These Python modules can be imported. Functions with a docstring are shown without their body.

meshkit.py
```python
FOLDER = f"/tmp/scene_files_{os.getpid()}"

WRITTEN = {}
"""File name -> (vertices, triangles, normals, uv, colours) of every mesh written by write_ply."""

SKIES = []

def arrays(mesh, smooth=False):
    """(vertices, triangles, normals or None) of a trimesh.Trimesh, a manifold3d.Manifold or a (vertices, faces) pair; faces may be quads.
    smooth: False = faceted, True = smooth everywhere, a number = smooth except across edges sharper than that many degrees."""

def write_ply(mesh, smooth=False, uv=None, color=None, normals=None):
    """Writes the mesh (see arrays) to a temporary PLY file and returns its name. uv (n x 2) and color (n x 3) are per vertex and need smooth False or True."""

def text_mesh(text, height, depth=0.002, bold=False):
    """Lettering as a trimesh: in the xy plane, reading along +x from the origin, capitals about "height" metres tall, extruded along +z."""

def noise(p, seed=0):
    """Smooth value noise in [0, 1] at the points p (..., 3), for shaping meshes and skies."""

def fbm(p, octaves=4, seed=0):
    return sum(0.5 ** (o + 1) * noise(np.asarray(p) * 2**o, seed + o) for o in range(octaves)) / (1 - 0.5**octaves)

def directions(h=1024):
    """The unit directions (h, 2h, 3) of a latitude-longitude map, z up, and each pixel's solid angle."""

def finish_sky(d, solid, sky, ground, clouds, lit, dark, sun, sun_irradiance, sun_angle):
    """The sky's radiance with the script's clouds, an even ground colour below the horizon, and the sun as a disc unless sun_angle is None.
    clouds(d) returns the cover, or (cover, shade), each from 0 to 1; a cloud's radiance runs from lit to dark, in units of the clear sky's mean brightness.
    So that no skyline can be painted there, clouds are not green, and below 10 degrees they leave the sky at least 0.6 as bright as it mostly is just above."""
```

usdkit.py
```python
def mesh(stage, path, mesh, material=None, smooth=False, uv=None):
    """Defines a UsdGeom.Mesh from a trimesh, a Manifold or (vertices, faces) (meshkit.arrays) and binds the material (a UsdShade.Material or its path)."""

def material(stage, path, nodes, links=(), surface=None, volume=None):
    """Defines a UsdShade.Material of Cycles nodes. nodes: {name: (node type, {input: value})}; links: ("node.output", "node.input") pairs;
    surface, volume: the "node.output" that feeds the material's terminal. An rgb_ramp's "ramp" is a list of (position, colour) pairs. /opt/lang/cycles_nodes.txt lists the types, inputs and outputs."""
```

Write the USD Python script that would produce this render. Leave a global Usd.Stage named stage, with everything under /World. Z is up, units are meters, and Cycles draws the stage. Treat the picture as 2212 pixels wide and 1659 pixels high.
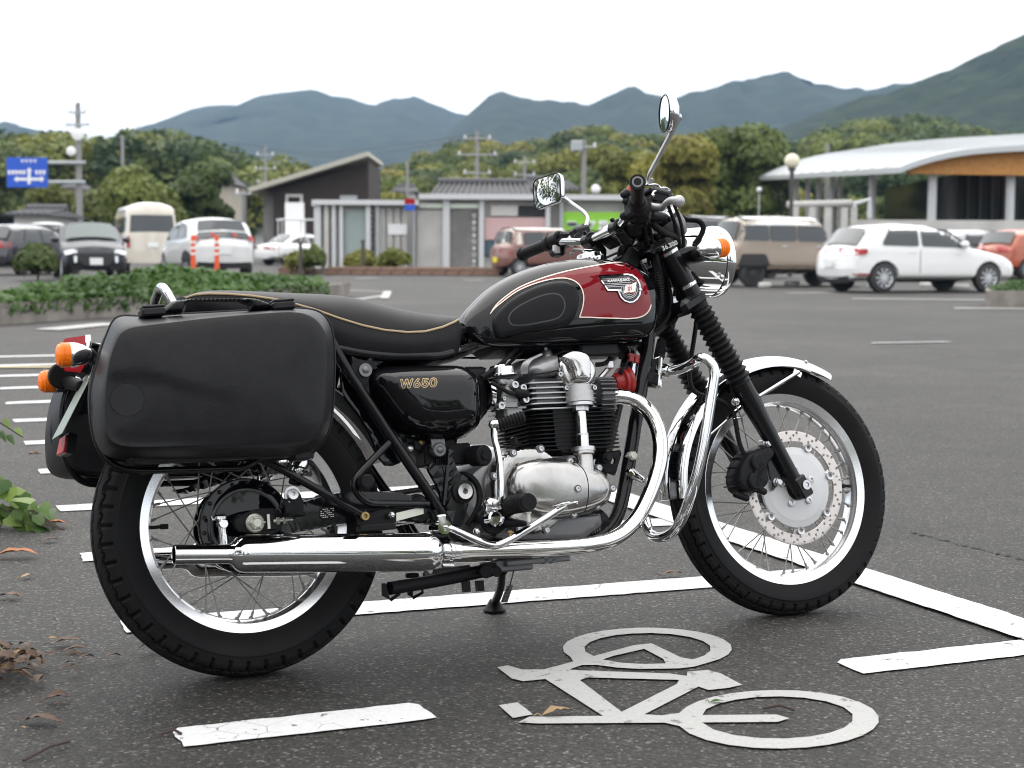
import math, numpy as np, trimesh, usdkit, shapely
import shapely.geometry as sg
from shapely import affinity, ops
from scipy.spatial import Delaunay, ConvexHull
from scipy.interpolate import CubicSpline
from pxr import Usd, UsdGeom, UsdLux, UsdShade, Gf, Sdf, Vt
import meshkit

# ------------------------------------------------------------------ camera, sky, sun, exposure
stage = Usd.Stage.CreateInMemory()
UsdGeom.SetStageUpAxis(stage, UsdGeom.Tokens.z)
UsdGeom.SetStageMetersPerUnit(stage, 1.0)
UsdGeom.Xform.Define(stage, '/World')
UsdGeom.Scope.Define(stage, '/World/Looks')
CAM_H, PITCH, ROLL, FPX = 0.93163, 0.07987, 0.005, 3393.03      # height, tilt, roll, focal length in units of a 2212 wide frame
cam = UsdGeom.Camera.Define(stage, '/World/camera')
cam.CreateHorizontalApertureAttr(36.0)
cam.CreateVerticalApertureAttr(27.0)
cam.CreateFocalLengthAttr(36.0 * FPX / 2212)
cam.CreateClippingRangeAttr(Gf.Vec2f(0.05, 20000))
cam.CreateFStopAttr(5.6)
cam.CreateFocusDistanceAttr(3.85)
cam.CreateExposureAttr(0.04)
_r, _u = np.array([1., 0, 0]), np.array([0, math.sin(PITCH), math.cos(PITCH)])
_f = np.array([0, math.cos(PITCH), -math.sin(PITCH)])
_c, _s = math.cos(ROLL), math.sin(ROLL)
_rr, _uu = _c * _r + _s * _u, _c * _u - _s * _r
cam.AddTransformOp().Set(Gf.Matrix4d(*[*_rr, 0], *[*_uu, 0], *[*(-_f), 0], 0, 0, CAM_H, 1))

SUN_EL, SUN_AZ = math.radians(58), math.radians(-25)            # azimuth from +y towards +x
sun = UsdLux.DistantLight.Define(stage, '/World/sun')
sun.CreateNormalizeAttr(True); sun.CreateIntensityAttr(0.4); sun.CreateAngleAttr(75.0); sun.CreateColorAttr(Gf.Vec3f(1, .97, .93))
sun.AddRotateZOp().Set(-math.degrees(SUN_AZ)); sun.AddRotateXOp().Set(-(90 - math.degrees(SUN_EL)))
sky = UsdLux.DomeLight.Define(stage, '/World/sky')
skym = usdkit.material(stage, '/World/Looks/sky', {
    'sk': ('sky_texture', {'sky_type': 'single_scattering', 'sun_disc': False, 'sun_elevation': SUN_EL, 'sun_rotation': SUN_AZ}),
    'tc': ('texture_coordinate', {}),
    'mp': ('mapping', {'scale': (1., 1., 3.)}),
    'n': ('noise_texture', {'scale': 2.2, 'detail': 5, 'roughness': 0.55}),
    'rp': ('rgb_ramp', {'ramp': [(0.3, (12.5, 12.6, 12.8)), (0.7, (15.5, 15.3, 15.1))]}),
    'mx': ('mix', {'mix_type': 'mix', 'fac': 0.96}), 'sx': ('separate_xyz', {}), 'zr': ('map_range', {'from_min': 0., 'from_max': 1., 'to_min': 1.0, 'to_max': 1.45, 'clamp': True}), 'zm': ('mix', {'mix_type': 'multiply', 'fac': 1.}), 'zc': ('combine_xyz', {}),
    'bg': ('background_shader', {'strength': 0.1})},
    [('tc.generated', 'mp.vector'), ('mp.vector', 'n.vector'), ('n.fac', 'rp.fac'), ('sk.color', 'mx.color1'), ('tc.generated', 'sx.vector'), ('sx.z', 'zr.value'), ('zr.result', 'zc.x'), ('zr.result', 'zc.y'), ('zr.result', 'zc.z'), ('rp.color', 'zm.color1'), ('zc.vector', 'zm.color2'), ('zm.color', 'mx.color2'), ('mx.color', 'bg.color')],
    surface='bg.background')
UsdShade.MaterialBindingAPI.Apply(sky.GetPrim()).Bind(skym)
sky.GetPrim().SetCustomDataByKey('kind', 'structure')

# ------------------------------------------------------------------ helpers
rng = np.random.default_rng(7)
def rot(axis, a):
    axis = np.asarray(axis, float); axis = axis / np.linalg.norm(axis)
    K = np.array([[0, -axis[2], axis[1]], [axis[2], 0, -axis[0]], [-axis[1], axis[0], 0]])
    return np.eye(3) + np.sin(a) * K + (1 - np.cos(a)) * K @ K
YAW, LEAN, BX, BY = 0.44634, 0.20752, -0.57886, 3.43989         # where the motorcycle stands and how far it leans on its side stand
BR = rot([0, 0, 1], YAW) @ rot([1, 0, 0], -LEAN); BT = np.array([BX, BY, 0])
EYE = np.array([0, 0, CAM_H])
def ray(x, y):
    u, v = x - 1106, y - 829.5
    u, v = _c * u + _s * v, -_s * u + _c * v
    X, U = u / FPX, -v / FPX
    return np.array([X, math.cos(PITCH) + U * math.sin(PITCH), -math.sin(PITCH) + U * math.cos(PITCH)])
def G(x, y, z=0.0):                                             # point on level ground that was measured in the photograph
    d = ray(x, y); t = (z - CAM_H) / d[2]
    return (EYE + t * d)[:2]
BO = BR.T @ (EYE - BT)
def P(x, y, yb):                                                # measured point in the motorcycle's own frame, yb metres left of its middle plane
    d = BR.T @ ray(x, y); t = (yb - BO[1]) / d[1]; q = BO + t * d
    return np.array([q[0], yb, q[2]])
def PX(x, y, yb): q = P(x, y, yb); return (q[0], q[2])
def W(x, y, depth):                                             # measured point at a given distance in front of the camera
    d = ray(x, y); return EYE + d * depth / d[1]

_used = {}
def path_of(name, parent=None):
    base = '/World' if parent is None else str(parent.GetPath() if hasattr(parent, 'GetPath') else parent)
    n = _used.get((base, name), 0); _used[(base, name)] = n + 1
    return f'{base}/{name}' + (f'_{n:03d}' if n else '')
def tag(prim, label=None, category=None, group=None, kind=None):
    prim = prim.GetPrim() if hasattr(prim, 'GetPrim') else prim
    for k, v in (('label', label), ('category', category), ('group', group), ('kind', kind)):
        if v: prim.SetCustomDataByKey(k, v)
    return prim
def obj(name, mesh, mat, parent=None, label=None, category=None, group=None, kind=None, smooth=35):
    if isinstance(mesh, list): mesh = cat(mesh)
    m = usdkit.mesh(stage, path_of(name, parent), mesh, M[mat] if isinstance(mat, str) else mat, smooth=smooth)
    return tag(m, label, category, group, kind)
def thing(name, label, category, loc=(0, 0, 0), rotz=0.0, group=None, kind=None, extra=None, scale=None):
    x = UsdGeom.Xform.Define(stage, path_of(name))
    x.AddTranslateOp().Set(Gf.Vec3d(*map(float, loc))); x.AddRotateZOp().Set(math.degrees(rotz))
    if extra is not None: x.AddRotateXOp().Set(math.degrees(extra))
    if scale is not None: x.AddScaleOp().Set(Gf.Vec3f(*([float(scale)] * 3 if np.ndim(scale) == 0 else map(float, scale))))
    return tag(x, label, category, group, kind)
def copy_of(root, name, label, category, loc, rotz=0.0, group=None, scale=None, tilt=None):
    x = UsdGeom.Xform.Define(stage, path_of(name))
    x.GetPrim().GetReferences().AddInternalReference(root.GetPath())
    x.GetPrim().SetInstanceable(True)
    x.ClearXformOpOrder()
    x.AddTranslateOp(opSuffix='c').Set(Gf.Vec3d(*map(float, loc))); x.AddRotateZOp(opSuffix='c').Set(math.degrees(rotz))
    if tilt is not None: x.AddRotateXOp(opSuffix='c').Set(math.degrees(tilt))
    if scale is not None: x.AddScaleOp(opSuffix='c').Set(Gf.Vec3f(*([float(scale)] * 3 if np.ndim(scale) == 0 else map(float, scale))))
    return tag(x, label, category, group)

# ---- materials
M = {}
def mat(name, color, rough=.5, metal=0., bump=None, var=None, spec=.5, coat=0., extra=None, coords='position'):
    """bump: (scale, strength, distance); var: (scale, colour two, low, high)"""
    n = {'p': ('principled_bsdf', {'base_color': color, 'roughness': rough, 'metallic': metal, 'specular_ior_level': spec, 'coat_weight': coat, 'coat_roughness': .02, **(extra or {})})}
    l = []
    if bump or var:
        if coords == 'position': n['g'] = ('geometry', {}); src = 'g.position'
        else: n['g'] = ('texture_coordinate', {}); src = 'g.object'
    if var:
        n['vn'] = ('noise_texture', {'scale': var[0], 'detail': 4}); n['vr'] = ('rgb_ramp', {'ramp': [(var[2], color), (var[3], var[1])]})
        l += [(src, 'vn.vector'), ('vn.fac', 'vr.fac'), ('vr.color', 'p.base_color')]
    if bump:
        n['bn'] = ('noise_texture', {'scale': bump[0], 'detail': 3}); n['b'] = ('bump', {'strength': bump[1], 'distance': bump[2]})
        l += [(src, 'bn.vector'), ('bn.fac', 'b.height'), ('b.normal', 'p.normal')]
    M[name] = usdkit.material(stage, '/World/Looks/' + name, n, l, surface='p.BSDF')
    return M[name]
mat('chrome', (.70, .70, .71), .035, 1.)
mat('chrome_worn', (.74, .73, .71), .12, 1., var=(9, (.62, .55, .45), .5, .75))
mat('polished_alloy', (.50, .49, .48), .20, 1., bump=(60, .08, .002), var=(14, (.39, .38, .365), .35, .7))
mat('bright_alloy', (.60, .59, .58), .09, 1., bump=(25, .04, .002))
mat('pad_rubber', (.010, .010, .011), .5, bump=(220, .1, .001), spec=.14)
mat('carb_alloy', (.24, .24, .24), .45, .85, bump=(300, .15, .001))
mat('cast_alloy', (.42, .42, .42), .45, .9, bump=(300, .15, .001))
mat('satin_alloy', (.30, .30, .305), .42, .65, bump=(200, .05, .001))
mat('dark_alloy', (.15, .15, .155), .42, .85, bump=(300, .1, .001))
mat('rim_alloy', (.80, .80, .81), .2, 1.)
mat('disc_steel', (.56, .52, .49), .34, .95, bump=(500, .1, .0005))
mat('disc_carrier', (.55, .55, .55), .5, .75)
mat('steel', (.55, .55, .56), .3, 1.)
mat('spoke_steel', (.30, .29, .28), .42, .9)
mat('black_paint', (.002, .002, .0025), .03, 0., spec=.40)
mat('black_frame', (.003, .003, .0035), .14, 0., bump=(40, .03, .002), spec=.32)
mat('black_satin', (.0060, .0060, .0068), .36, bump=(180, .1, .001), spec=.16)
mat('black_fins', (.006, .006, .0065), .45, spec=.18)
mat('black_rubber', (.0055, .0055, .006), .5, spec=.16, bump=(120, .1, .001))
mat('black_plastic', (.0075, .0075, .0085), .40, bump=(260, .42, .0016), var=(30, (.0095, .0095, .0105), .4, .6), spec=.20)
mat('plastic_smooth', (.0065, .0065, .0075), .34, spec=.22)
mat('tyre_rubber', (.0055, .0055, .006), .6, spec=.16, bump=(150, .12, .001), var=(6, (.011, .0105, .010), .5, .75))
mat('seat_vinyl', (.009, .0085, .0095), .42, spec=.17, bump=(140, .12, .001))
mat('piping', (.36, .27, .16), .5)
mat('maroon', (.150, .0065, .011), .035, spec=.42)
mat('cream_line', (.80, .66, .56), .2)
mat('badge_black', (.01, .01, .012), .15)
mat('badge_white', (.82, .80, .76), .3)
mat('badge_red', (.5, .05, .03), .3)
mat('gold', (.62, .46, .22), .35, .3)
mat('brown', (.05, .03, .022), .3)
mat('red_plastic', (.28, .016, .014), .32)
mat('amber_lens', (.85, .17, .005), .12, extra={'subsurface_weight': .25, 'subsurface_scale': .01})
mat('red_lens', (.33, .005, .012), .08)
mat('mirror', (.93, .93, .94), .0, 1.)
mat('white_plate', (.27, .31, .27), .4)
mat('label_print', (.7, .7, .68), .5)
mat('zinc', (.55, .55, .48), .35, .8)
mat('brass', (.30, .22, .10), .4, .9)
mat('exhaust_blued', (.76, .75, .73), .05, 1., var=(5, (.66, .58, .46), .55, .8))

# ---- mesh helpers (all return trimesh)
def tm(v, f): return trimesh.Trimesh(np.asarray(v, float), np.asarray(f, int), process=False)
def cat(ms): return trimesh.util.concatenate([m for m in ms if m is not None])
def moved(m, t=(0, 0, 0), R=None):
    m = m.copy()
    if R is not None: m.vertices = m.vertices @ np.asarray(R).T
    m.vertices = m.vertices + np.asarray(t, float); return m
def mirror(m):
    m = m.copy(); m.vertices = m.vertices * [1, -1, 1]; m.faces = m.faces[:, ::-1]; return m
def spline(pts, n=24, closed=False):
    p = np.asarray(pts, float)
    if closed: p = np.vstack([p, p[:1]])
    d = np.r_[0, np.cumsum(np.linalg.norm(np.diff(p, axis=0), axis=1) ** .5)]
    cs = CubicSpline(d, p, bc_type='periodic' if closed else 'natural')
    t = np.linspace(0, d[-1], n + 1)
    return cs(t[:-1] if closed else t)
def rounded(pts, r, k=6):                                       # polyline whose corners are arcs of about r
    p = [np.asarray(q, float) for q in pts]; out = [p[0]]
    for a, b, c in zip(p, p[1:], p[2:]):
        u, w = a - b, c - b; lu, lw = np.linalg.norm(u), np.linalg.norm(w); d = min(r, .49 * lu, .49 * lw)
        s, e = b + u / lu * d, b + w / lw * d
        for t in np.linspace(0, 1, k + 1): out.append((1 - t) ** 2 * s + 2 * t * (1 - t) * b + t * t * e)
    out.append(p[-1]); return np.array(out)
def sweep(path, prof, scale=None, closed=False, caps=True, up=None):
    """prof: (k,2) closed section; path (n,3); parallel-transport frames"""
    p = np.asarray(path, float); n = len(p)
    if closed: t = np.roll(p, -1, 0) - np.roll(p, 1, 0)
    else: t = np.gradient(p, axis=0)
    t /= np.linalg.norm(t, axis=1, keepdims=True) + 1e-12
    a = np.cross(t[0], up if up is not None else ([0, 0, 1.] if abs(t[0][2]) < .9 else [1., 0, 0])); a /= np.linalg.norm(a)
    V = []; sc = np.ones(n) if scale is None else np.broadcast_to(scale, (n,))
    for i in range(n):
        if up is not None: a = np.cross(t[i], up)
        else: a = a - t[i] * (a @ t[i])
        a /= np.linalg.norm(a) + 1e-12; b = np.cross(a, t[i])
        V.append(p[i] + sc[i] * (prof[:, :1] * a + prof[:, 1:] * b))
    k = len(prof); V = np.vstack(V); F = []
    for i in range(n if closed else n - 1):
        i2 = (i + 1) % n
        for j in range(k):
            q = (i * k + j, i * k + (j + 1) % k, i2 * k + (j + 1) % k, i2 * k + j); F += [(q[0], q[1], q[2]), (q[0], q[2], q[3])]
    if caps and not closed:
        c0, c1 = len(V), len(V) + 1; V = np.vstack([V, V[:k].mean(0), V[-k:].mean(0)])
        for j in range(k): F += [(c0, (j + 1) % k, j), (c1, (n - 1) * k + j, (n - 1) * k + (j + 1) % k)]
    m = tm(V, F); m.fix_normals() if False else None
    return m
def ring(r, k=14, rz=None):
    a = np.arange(k) * 2 * np.pi / k; return np.c_[r * np.cos(a), (rz or r) * np.sin(a)]
def tube(pts, r, sides=14, smooth=0, bend=0, scale=None, caps=True, closed=False):
    p = np.asarray(pts, float)
    if bend: p = rounded(p, bend)
    if smooth: p = spline(p, smooth, closed)
    m = sweep(p, ring(r, sides), scale, caps=caps, closed=closed)
    if m.volume < 0: m.faces = m.faces[:, ::-1]
    return m
def pipe_end(p0, p1, r, t=.0015, k=20):                         # an open pipe with wall thickness
    return revolve([(r - t, 0), (r, 0), (r, 1), (r - t, 1)], p0, p1, k=k, unit=True, close=True)
def frame_to(d):
    d = np.asarray(d, float); d = d / np.linalg.norm(d)
    a = np.cross([0, 0, 1.] if abs(d[2]) < .95 else [1., 0, 0], d); a /= np.linalg.norm(a)
    return np.c_[a, np.cross(d, a), d]
def revolve(prof, p0, p1, k=28, unit=False, close=False):
    """prof: (r, h) points; h along p0->p1 in metres (or as a share of the length)"""
    p0, p1 = np.asarray(p0, float), np.asarray(p1, float); L = np.linalg.norm(p1 - p0); R = frame_to(p1 - p0)
    pr = np.array(prof, float)
    if unit: pr = pr * [1, L]
    if close: pr = np.vstack([pr, pr[:1]])
    a = np.arange(k) * 2 * np.pi / k
    V = np.stack([pr[:, None, 0] * np.cos(a), pr[:, None, 0] * np.sin(a), np.broadcast_to(pr[:, None, 1], (len(pr), k))], -1)
    V = (V.reshape(-1, 3) @ R.T) + p0; F = []
    for i in range(len(pr) - 1):
        for j in range(k):
            q = (i * k + j, i * k + (j + 1) % k, (i + 1) * k + (j + 1) % k, (i + 1) * k + j)
            if pr[i, 0] > 1e-9: F.append((q[0], q[1], q[2]))
            if pr[i + 1, 0] > 1e-9: F.append((q[0], q[2], q[3]))
    m = trimesh.Trimesh(V, F, process=False); m.merge_vertices()
    if m.volume < 0: m.faces = m.faces[:, ::-1]
    return m
def cyl(p0, p1, r, k=20, ch=None):
    ch = min(r * .15, .003) if ch is None else ch; L = np.linalg.norm(np.asarray(p1, float) - np.asarray(p0, float))
    return revolve([(0, 0), (r - ch, 0), (r, ch), (r, L - ch), (r - ch, L), (0, L)], p0, p1, k)
def bolt(p, d, r=.006, h=.006, head='hex'):
    d = np.asarray(d, float) / np.linalg.norm(d); p = np.asarray(p, float)
    if head == 'hex': return cyl(p - d * .002, p + d * h, r, 6)
    if head == 'socket': return revolve([(0, -.002), (r, -.002), (r, h * .85), (r * .88, h), (r * .5, h), (r * .5, h * .35), (0, h * .35)], p, p + d, 16)
    return revolve([(0, -.002), (r, -.002), (r * .95, h * .4), (r * .6, h * .85), (0, h)], p, p + d, 16)
def washer_bolt(p, d, r): return cat([revolve([(r * .55, 0), (r, 0), (r, .003), (r * .55, .003)], p, np.asarray(p) + np.asarray(d), 18, close=True), bolt(p, d, r * .62, .007, 'socket')])
def box(c, s, R=None, ch=.0):
    s = np.asarray(s, float) / 2
    if ch: 
        pts = [];
        for sx in (-1, 1):
            for sy in (-1, 1):
                for sz in (-1, 1):
                    q = np.array([sx, sy, sz]); e = s - ch
                    for ax in range(3):
                        v = q * e; v[ax] = q[ax] * s[ax]; pts.append(v)
        m = hull(pts)
    else: m = trimesh.creation.box(2 * s)
    return moved(m, c, R)
def hull(pts): 
    h = trimesh.convex.convex_hull(np.asarray(pts, float)); return h
def bone(p0, p1, r0, r1, k=2):
    s = trimesh.creation.icosphere(k, 1.0).vertices
    return hull(np.vstack([s * r0 + np.asarray(p0), s * r1 + np.asarray(p1)]))
def sph(c, r, k=3):
    m = trimesh.creation.icosphere(k, 1.0); m.vertices = m.vertices * r + np.asarray(c); return m
def resample(xy, step):
    l = sg.LinearRing(xy) if not isinstance(xy, sg.LinearRing) else xy
    n = max(6, int(round(l.length / step)))
    return np.array([l.interpolate(i / n, normalized=True).coords[0] for i in range(n)])
def fill2d(poly, step, insets=()):
    """2D triangulation of a polygon with grid points and rings at the given insets; returns pts, faces, distance to the edge, outer ring sizes"""
    poly = poly if isinstance(poly, sg.Polygon) else sg.Polygon(poly)
    rings = [resample(poly.exterior, step)] + [resample(r, step) for r in poly.interiors]
    edge = [len(r) for r in rings]; pts = list(rings)
    for d in insets:
        q = poly.buffer(-d)
        for g in getattr(q, 'geoms', [q]):
            if not g.is_empty:
                pts.append(resample(g.exterior, step)); pts += [resample(r, step) for r in g.interiors]
    x0, y0, x1, y1 = poly.bounds; inn = poly.buffer(-(max(insets) if insets else 0) - step * .6)
    if not inn.is_empty:
        gx, gy = np.meshgrid(np.arange(x0, x1, step), np.arange(y0, y1, step)); gx = gx + (np.arange(gx.shape[0])[:, None] % 2) * step / 2
        gp = np.c_[gx.ravel(), gy.ravel()]; gp = gp[shapely.contains_xy(inn, gp[:, 0], gp[:, 1])]
        if len(gp): pts.append(gp)
    pts = np.vstack(pts)
    _, keep = np.unique(np.round(pts, 7), axis=0, return_index=True); keep = np.sort(keep); pts = pts[keep]
    tri = Delaunay(pts).simplices; c = pts[tri].mean(1)
    tri = tri[shapely.contains_xy(poly.buffer(1e-9), c[:, 0], c[:, 1])]
    a = pts[tri]; e1_, e2_ = a[:, 1] - a[:, 0], a[:, 2] - a[:, 0]; ar = e1_[:, 0] * e2_[:, 1] - e1_[:, 1] * e2_[:, 0]; tri = tri[np.abs(ar) > 1e-12]; ar = ar[np.abs(ar) > 1e-12]
    tri[ar < 0] = tri[ar < 0][:, ::-1]
    dist = shapely.distance(poly.boundary, shapely.points(pts)); 
    return pts, tri, dist, edge
def dome(poly, y0, depth, r, step=.012, bulge=0., fn=None, side=-1, back=True, power=2.0):
    """cover seen from the side: outline in (x, z), base plane y0, rounded edge of radius r, total depth, towards side (-1 = right)"""
    poly = poly if isinstance(poly, sg.Polygon) else sg.Polygon(poly)
    if not poly.is_valid: poly = poly.buffer(0)
    ins = [r * (1 - math.cos(a)) for a in np.linspace(0, math.pi / 2, 7)[1:]]
    pts, tri, d, edge = fill2d(poly, step, ins)
    t = np.clip(d / r, 0, 1); h = depth * (1 - (1 - t) ** power) ** (1 / power)
    if bulge: D = d.max(); h = h + bulge * (1 - (1 - d / D) ** 2)
    if fn is not None: h = h + fn(pts[:, 0], pts[:, 1], d)
    V = np.c_[pts[:, 0], y0 + side * h, pts[:, 1]]
    F = tri if side < 0 else tri[:, ::-1]
    if back:
        n = len(V); V2 = np.c_[pts[:, 0], np.full(n, y0 - side * .0005), pts[:, 1]]
        F2 = F[:, ::-1] + n; E = np.sort(np.vstack([F[:, [0, 1]], F[:, [1, 2]], F[:, [2, 0]]]), 1)
        De = np.vstack([F[:, [0, 1]], F[:, [1, 2]], F[:, [2, 0]]]); key, inv, cnt = np.unique(E, axis=0, return_inverse=True, return_counts=True)
        be = De[cnt[inv.ravel()] == 1]
        W_ = np.vstack([np.c_[be[:, 1], be[:, 0], be[:, 0] + n], np.c_[be[:, 1], be[:, 0] + n, be[:, 1] + n]])
        return tm(np.vstack([V, V2]), np.vstack([F, F2, W_]))
    return tm(V, F)
def plate(poly, y0, t, side=-1, ch=.002, step=.02):             # flat plate with a small chamfer
    return dome(poly, y0, t, ch, step=step, side=side)
def loft(sections, caps=True):
    """sections: list of (k,3) rings"""
    k = len(sections[0]); V = np.vstack(sections); F = []
    for i in range(len(sections) - 1):
        for j in range(k):
            q = (i * k + j, i * k + (j + 1) % k, (i + 1) * k + (j + 1) % k, (i + 1) * k + j); F += [(q[0], q[1], q[2]), (q[0], q[2], q[3])]
    if caps:
        c0, c1 = len(V), len(V) + 1; V = np.vstack([V, sections[0].mean(0), sections[-1].mean(0)]); o = (len(sections) - 1) * k
        for j in range(k): F += [(c0, (j + 1) % k, j), (c1, o + j, o + (j + 1) % k)]
    m = tm(V, F)
    if m.volume < 0: m.faces = m.faces[:, ::-1]
    return m
def poly2(pts, y): return sg.Polygon([PX(a, b, y) for a, b in pts]).buffer(0)
def spoly(pts, y, n=80): return sg.Polygon(spline([PX(a, b, y) for a, b in pts], n, closed=True)).buffer(0)
# ------------------------------------------------------------------ ground, markings, hills, haze
SL = .009
def gz(x, y): return SL * np.clip(np.asarray(y, float) - 6, 0, 120)      # the car park rises slightly towards the back
def TG(px, py, sl=SL):                                                    # measured ground point on that slope
    d = ray(px, py); t = (CAM_H + sl * 6) / (sl * d[1] - d[2]); q = EYE + t * d
    if q[1] < 6: q[:2] = G(px, py); q[2] = 0
    return q
asphalt = usdkit.material(stage, '/World/Looks/asphalt', {
    'g': ('geometry', {}),
    'n1': ('noise_texture', {'scale': .35, 'detail': 6, 'roughness': .6}),
    'n2': ('noise_texture', {'scale': 75, 'detail': 4, 'roughness': .75}),
    'v': ('voronoi_texture', {'scale': 125}),
    'v2': ('voronoi_texture', {'scale': 165}), 'vs': ('separate_color', {}), 'r4': ('rgb_ramp', {'ramp': [(0, (.38, .37, .36)), (.45, (.78, .77, .76)), (.75, (1.15, 1.14, 1.12)), (.92, (1.9, 1.86, 1.8)), (1., (5.0, 4.9, 4.7))]}), 'm3': ('mix', {'mix_type': 'multiply', 'fac': 1.}), 'n3': ('noise_texture', {'scale': 2.6, 'detail': 5, 'roughness': .6}),
    'r1': ('rgb_ramp', {'ramp': [(.26, (.0235, .022, .0205)), (.5, (.0385, .0366, .0342)), (.74, (.061, .058, .0545))]}),
    'r2': ('rgb_ramp', {'ramp': [(.28, (.35, .35, .35)), (.5, (.95, .95, .95)), (.66, (1.15, 1.15, 1.15)), (.8, (2.4, 2.35, 2.3))]}),
    'r3': ('rgb_ramp', {'ramp': [(.28, (.74, .74, .74)), (.72, (1.2, 1.19, 1.17))]}),
    'm1': ('mix', {'mix_type': 'multiply', 'fac': 1.}), 'm2': ('mix', {'mix_type': 'multiply', 'fac': 1.}),
    'b': ('bump', {'strength': .7, 'distance': .006}), 'b2': ('bump', {'strength': .5, 'distance': .004}),
    'p': ('principled_bsdf', {'roughness': .68, 'specular_ior_level': .42})},
    [('g.position', 'n1.vector'), ('g.position', 'n2.vector'), ('g.position', 'n3.vector'), ('g.position', 'v.vector'), ('n1.fac', 'r1.fac'), ('n2.fac', 'r2.fac'), ('n3.fac', 'r3.fac'),
     ('r1.color', 'm1.color1'), ('r2.color', 'm1.color2'), ('m1.color', 'm2.color1'), ('r3.color', 'm2.color2'), ('g.position', 'v2.vector'), ('v2.color', 'vs.color'), ('vs.r', 'r4.fac'), ('m2.color', 'm3.color1'), ('r4.color', 'm3.color2'), ('m3.color', 'p.base_color'),
     ('n2.fac', 'b.height'), ('v.distance', 'b2.height'), ('b.normal', 'b2.normal'), ('b2.normal', 'p.normal')], surface='p.BSDF')
def paint_mat(name, col, lo, hi, tone, CRK=13, gap=(.57, .70)):
    M[name] = usdkit.material(stage, '/World/Looks/' + name, {
        'g': ('geometry', {}), 'n': ('noise_texture', {'scale': 26, 'detail': 6, 'roughness': .7}), 'n2': ('noise_texture', {'scale': 140, 'detail': 2}), 'n4': ('noise_texture', {'scale': 3.2, 'detail': 3}),
        'vc': ('voronoi_texture', {'scale': CRK, 'feature': 'distance_to_edge'}), 'cr': ('rgb_ramp', {'ramp': [(.0, (.35, .35, .35)), (.006, (.35, .35, .35)), (.018, (1, 1, 1))]}),
        'r': ('rgb_ramp', {'ramp': [(lo, (1, 1, 1)), (hi, (0, 0, 0))]}), 'gm': ('rgb_ramp', {'ramp': [(gap[0], (1, 1, 1)), (gap[1], (0, 0, 0))]}),
        'cm': ('mix', {'mix_type': 'lighten', 'fac': 1.}), 'dk': ('mix', {'mix_type': 'multiply', 'fac': 1.}),
        't': ('rgb_ramp', {'ramp': [(.3, tuple(c * .86 for c in col)), (.7, col)]}),
        'mx': ('mix', {'mix_type': 'mix', 'color2': tone}), 'b': ('bump', {'strength': .5, 'distance': .003}),
        'p': ('principled_bsdf', {'roughness': .6})},
        [('g.position', 'n.vector'), ('g.position', 'n2.vector'), ('g.position', 'n4.vector'), ('g.position', 'vc.vector'), ('vc.distance', 'cr.fac'), ('n4.fac', 'gm.fac'), ('cr.color', 'cm.color1'), ('gm.color', 'cm.color2'),
         ('n.fac', 'r.fac'), ('n2.fac', 't.fac'), ('t.color', 'dk.color1'), ('cm.color', 'dk.color2'), ('r.color', 'mx.fac'), ('dk.color', 'mx.color1'), ('mx.color', 'p.base_color'), ('n2.fac', 'b.height'), ('b.normal', 'p.normal')], surface='p.BSDF')
paint_mat('line_paint', (.72, .715, .71), .35, .39, (.12, .118, .115))
paint_mat('old_paint', (.44, .435, .42), .35, .40, (.16, .155, .15), 13, (.9, .95))
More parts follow.
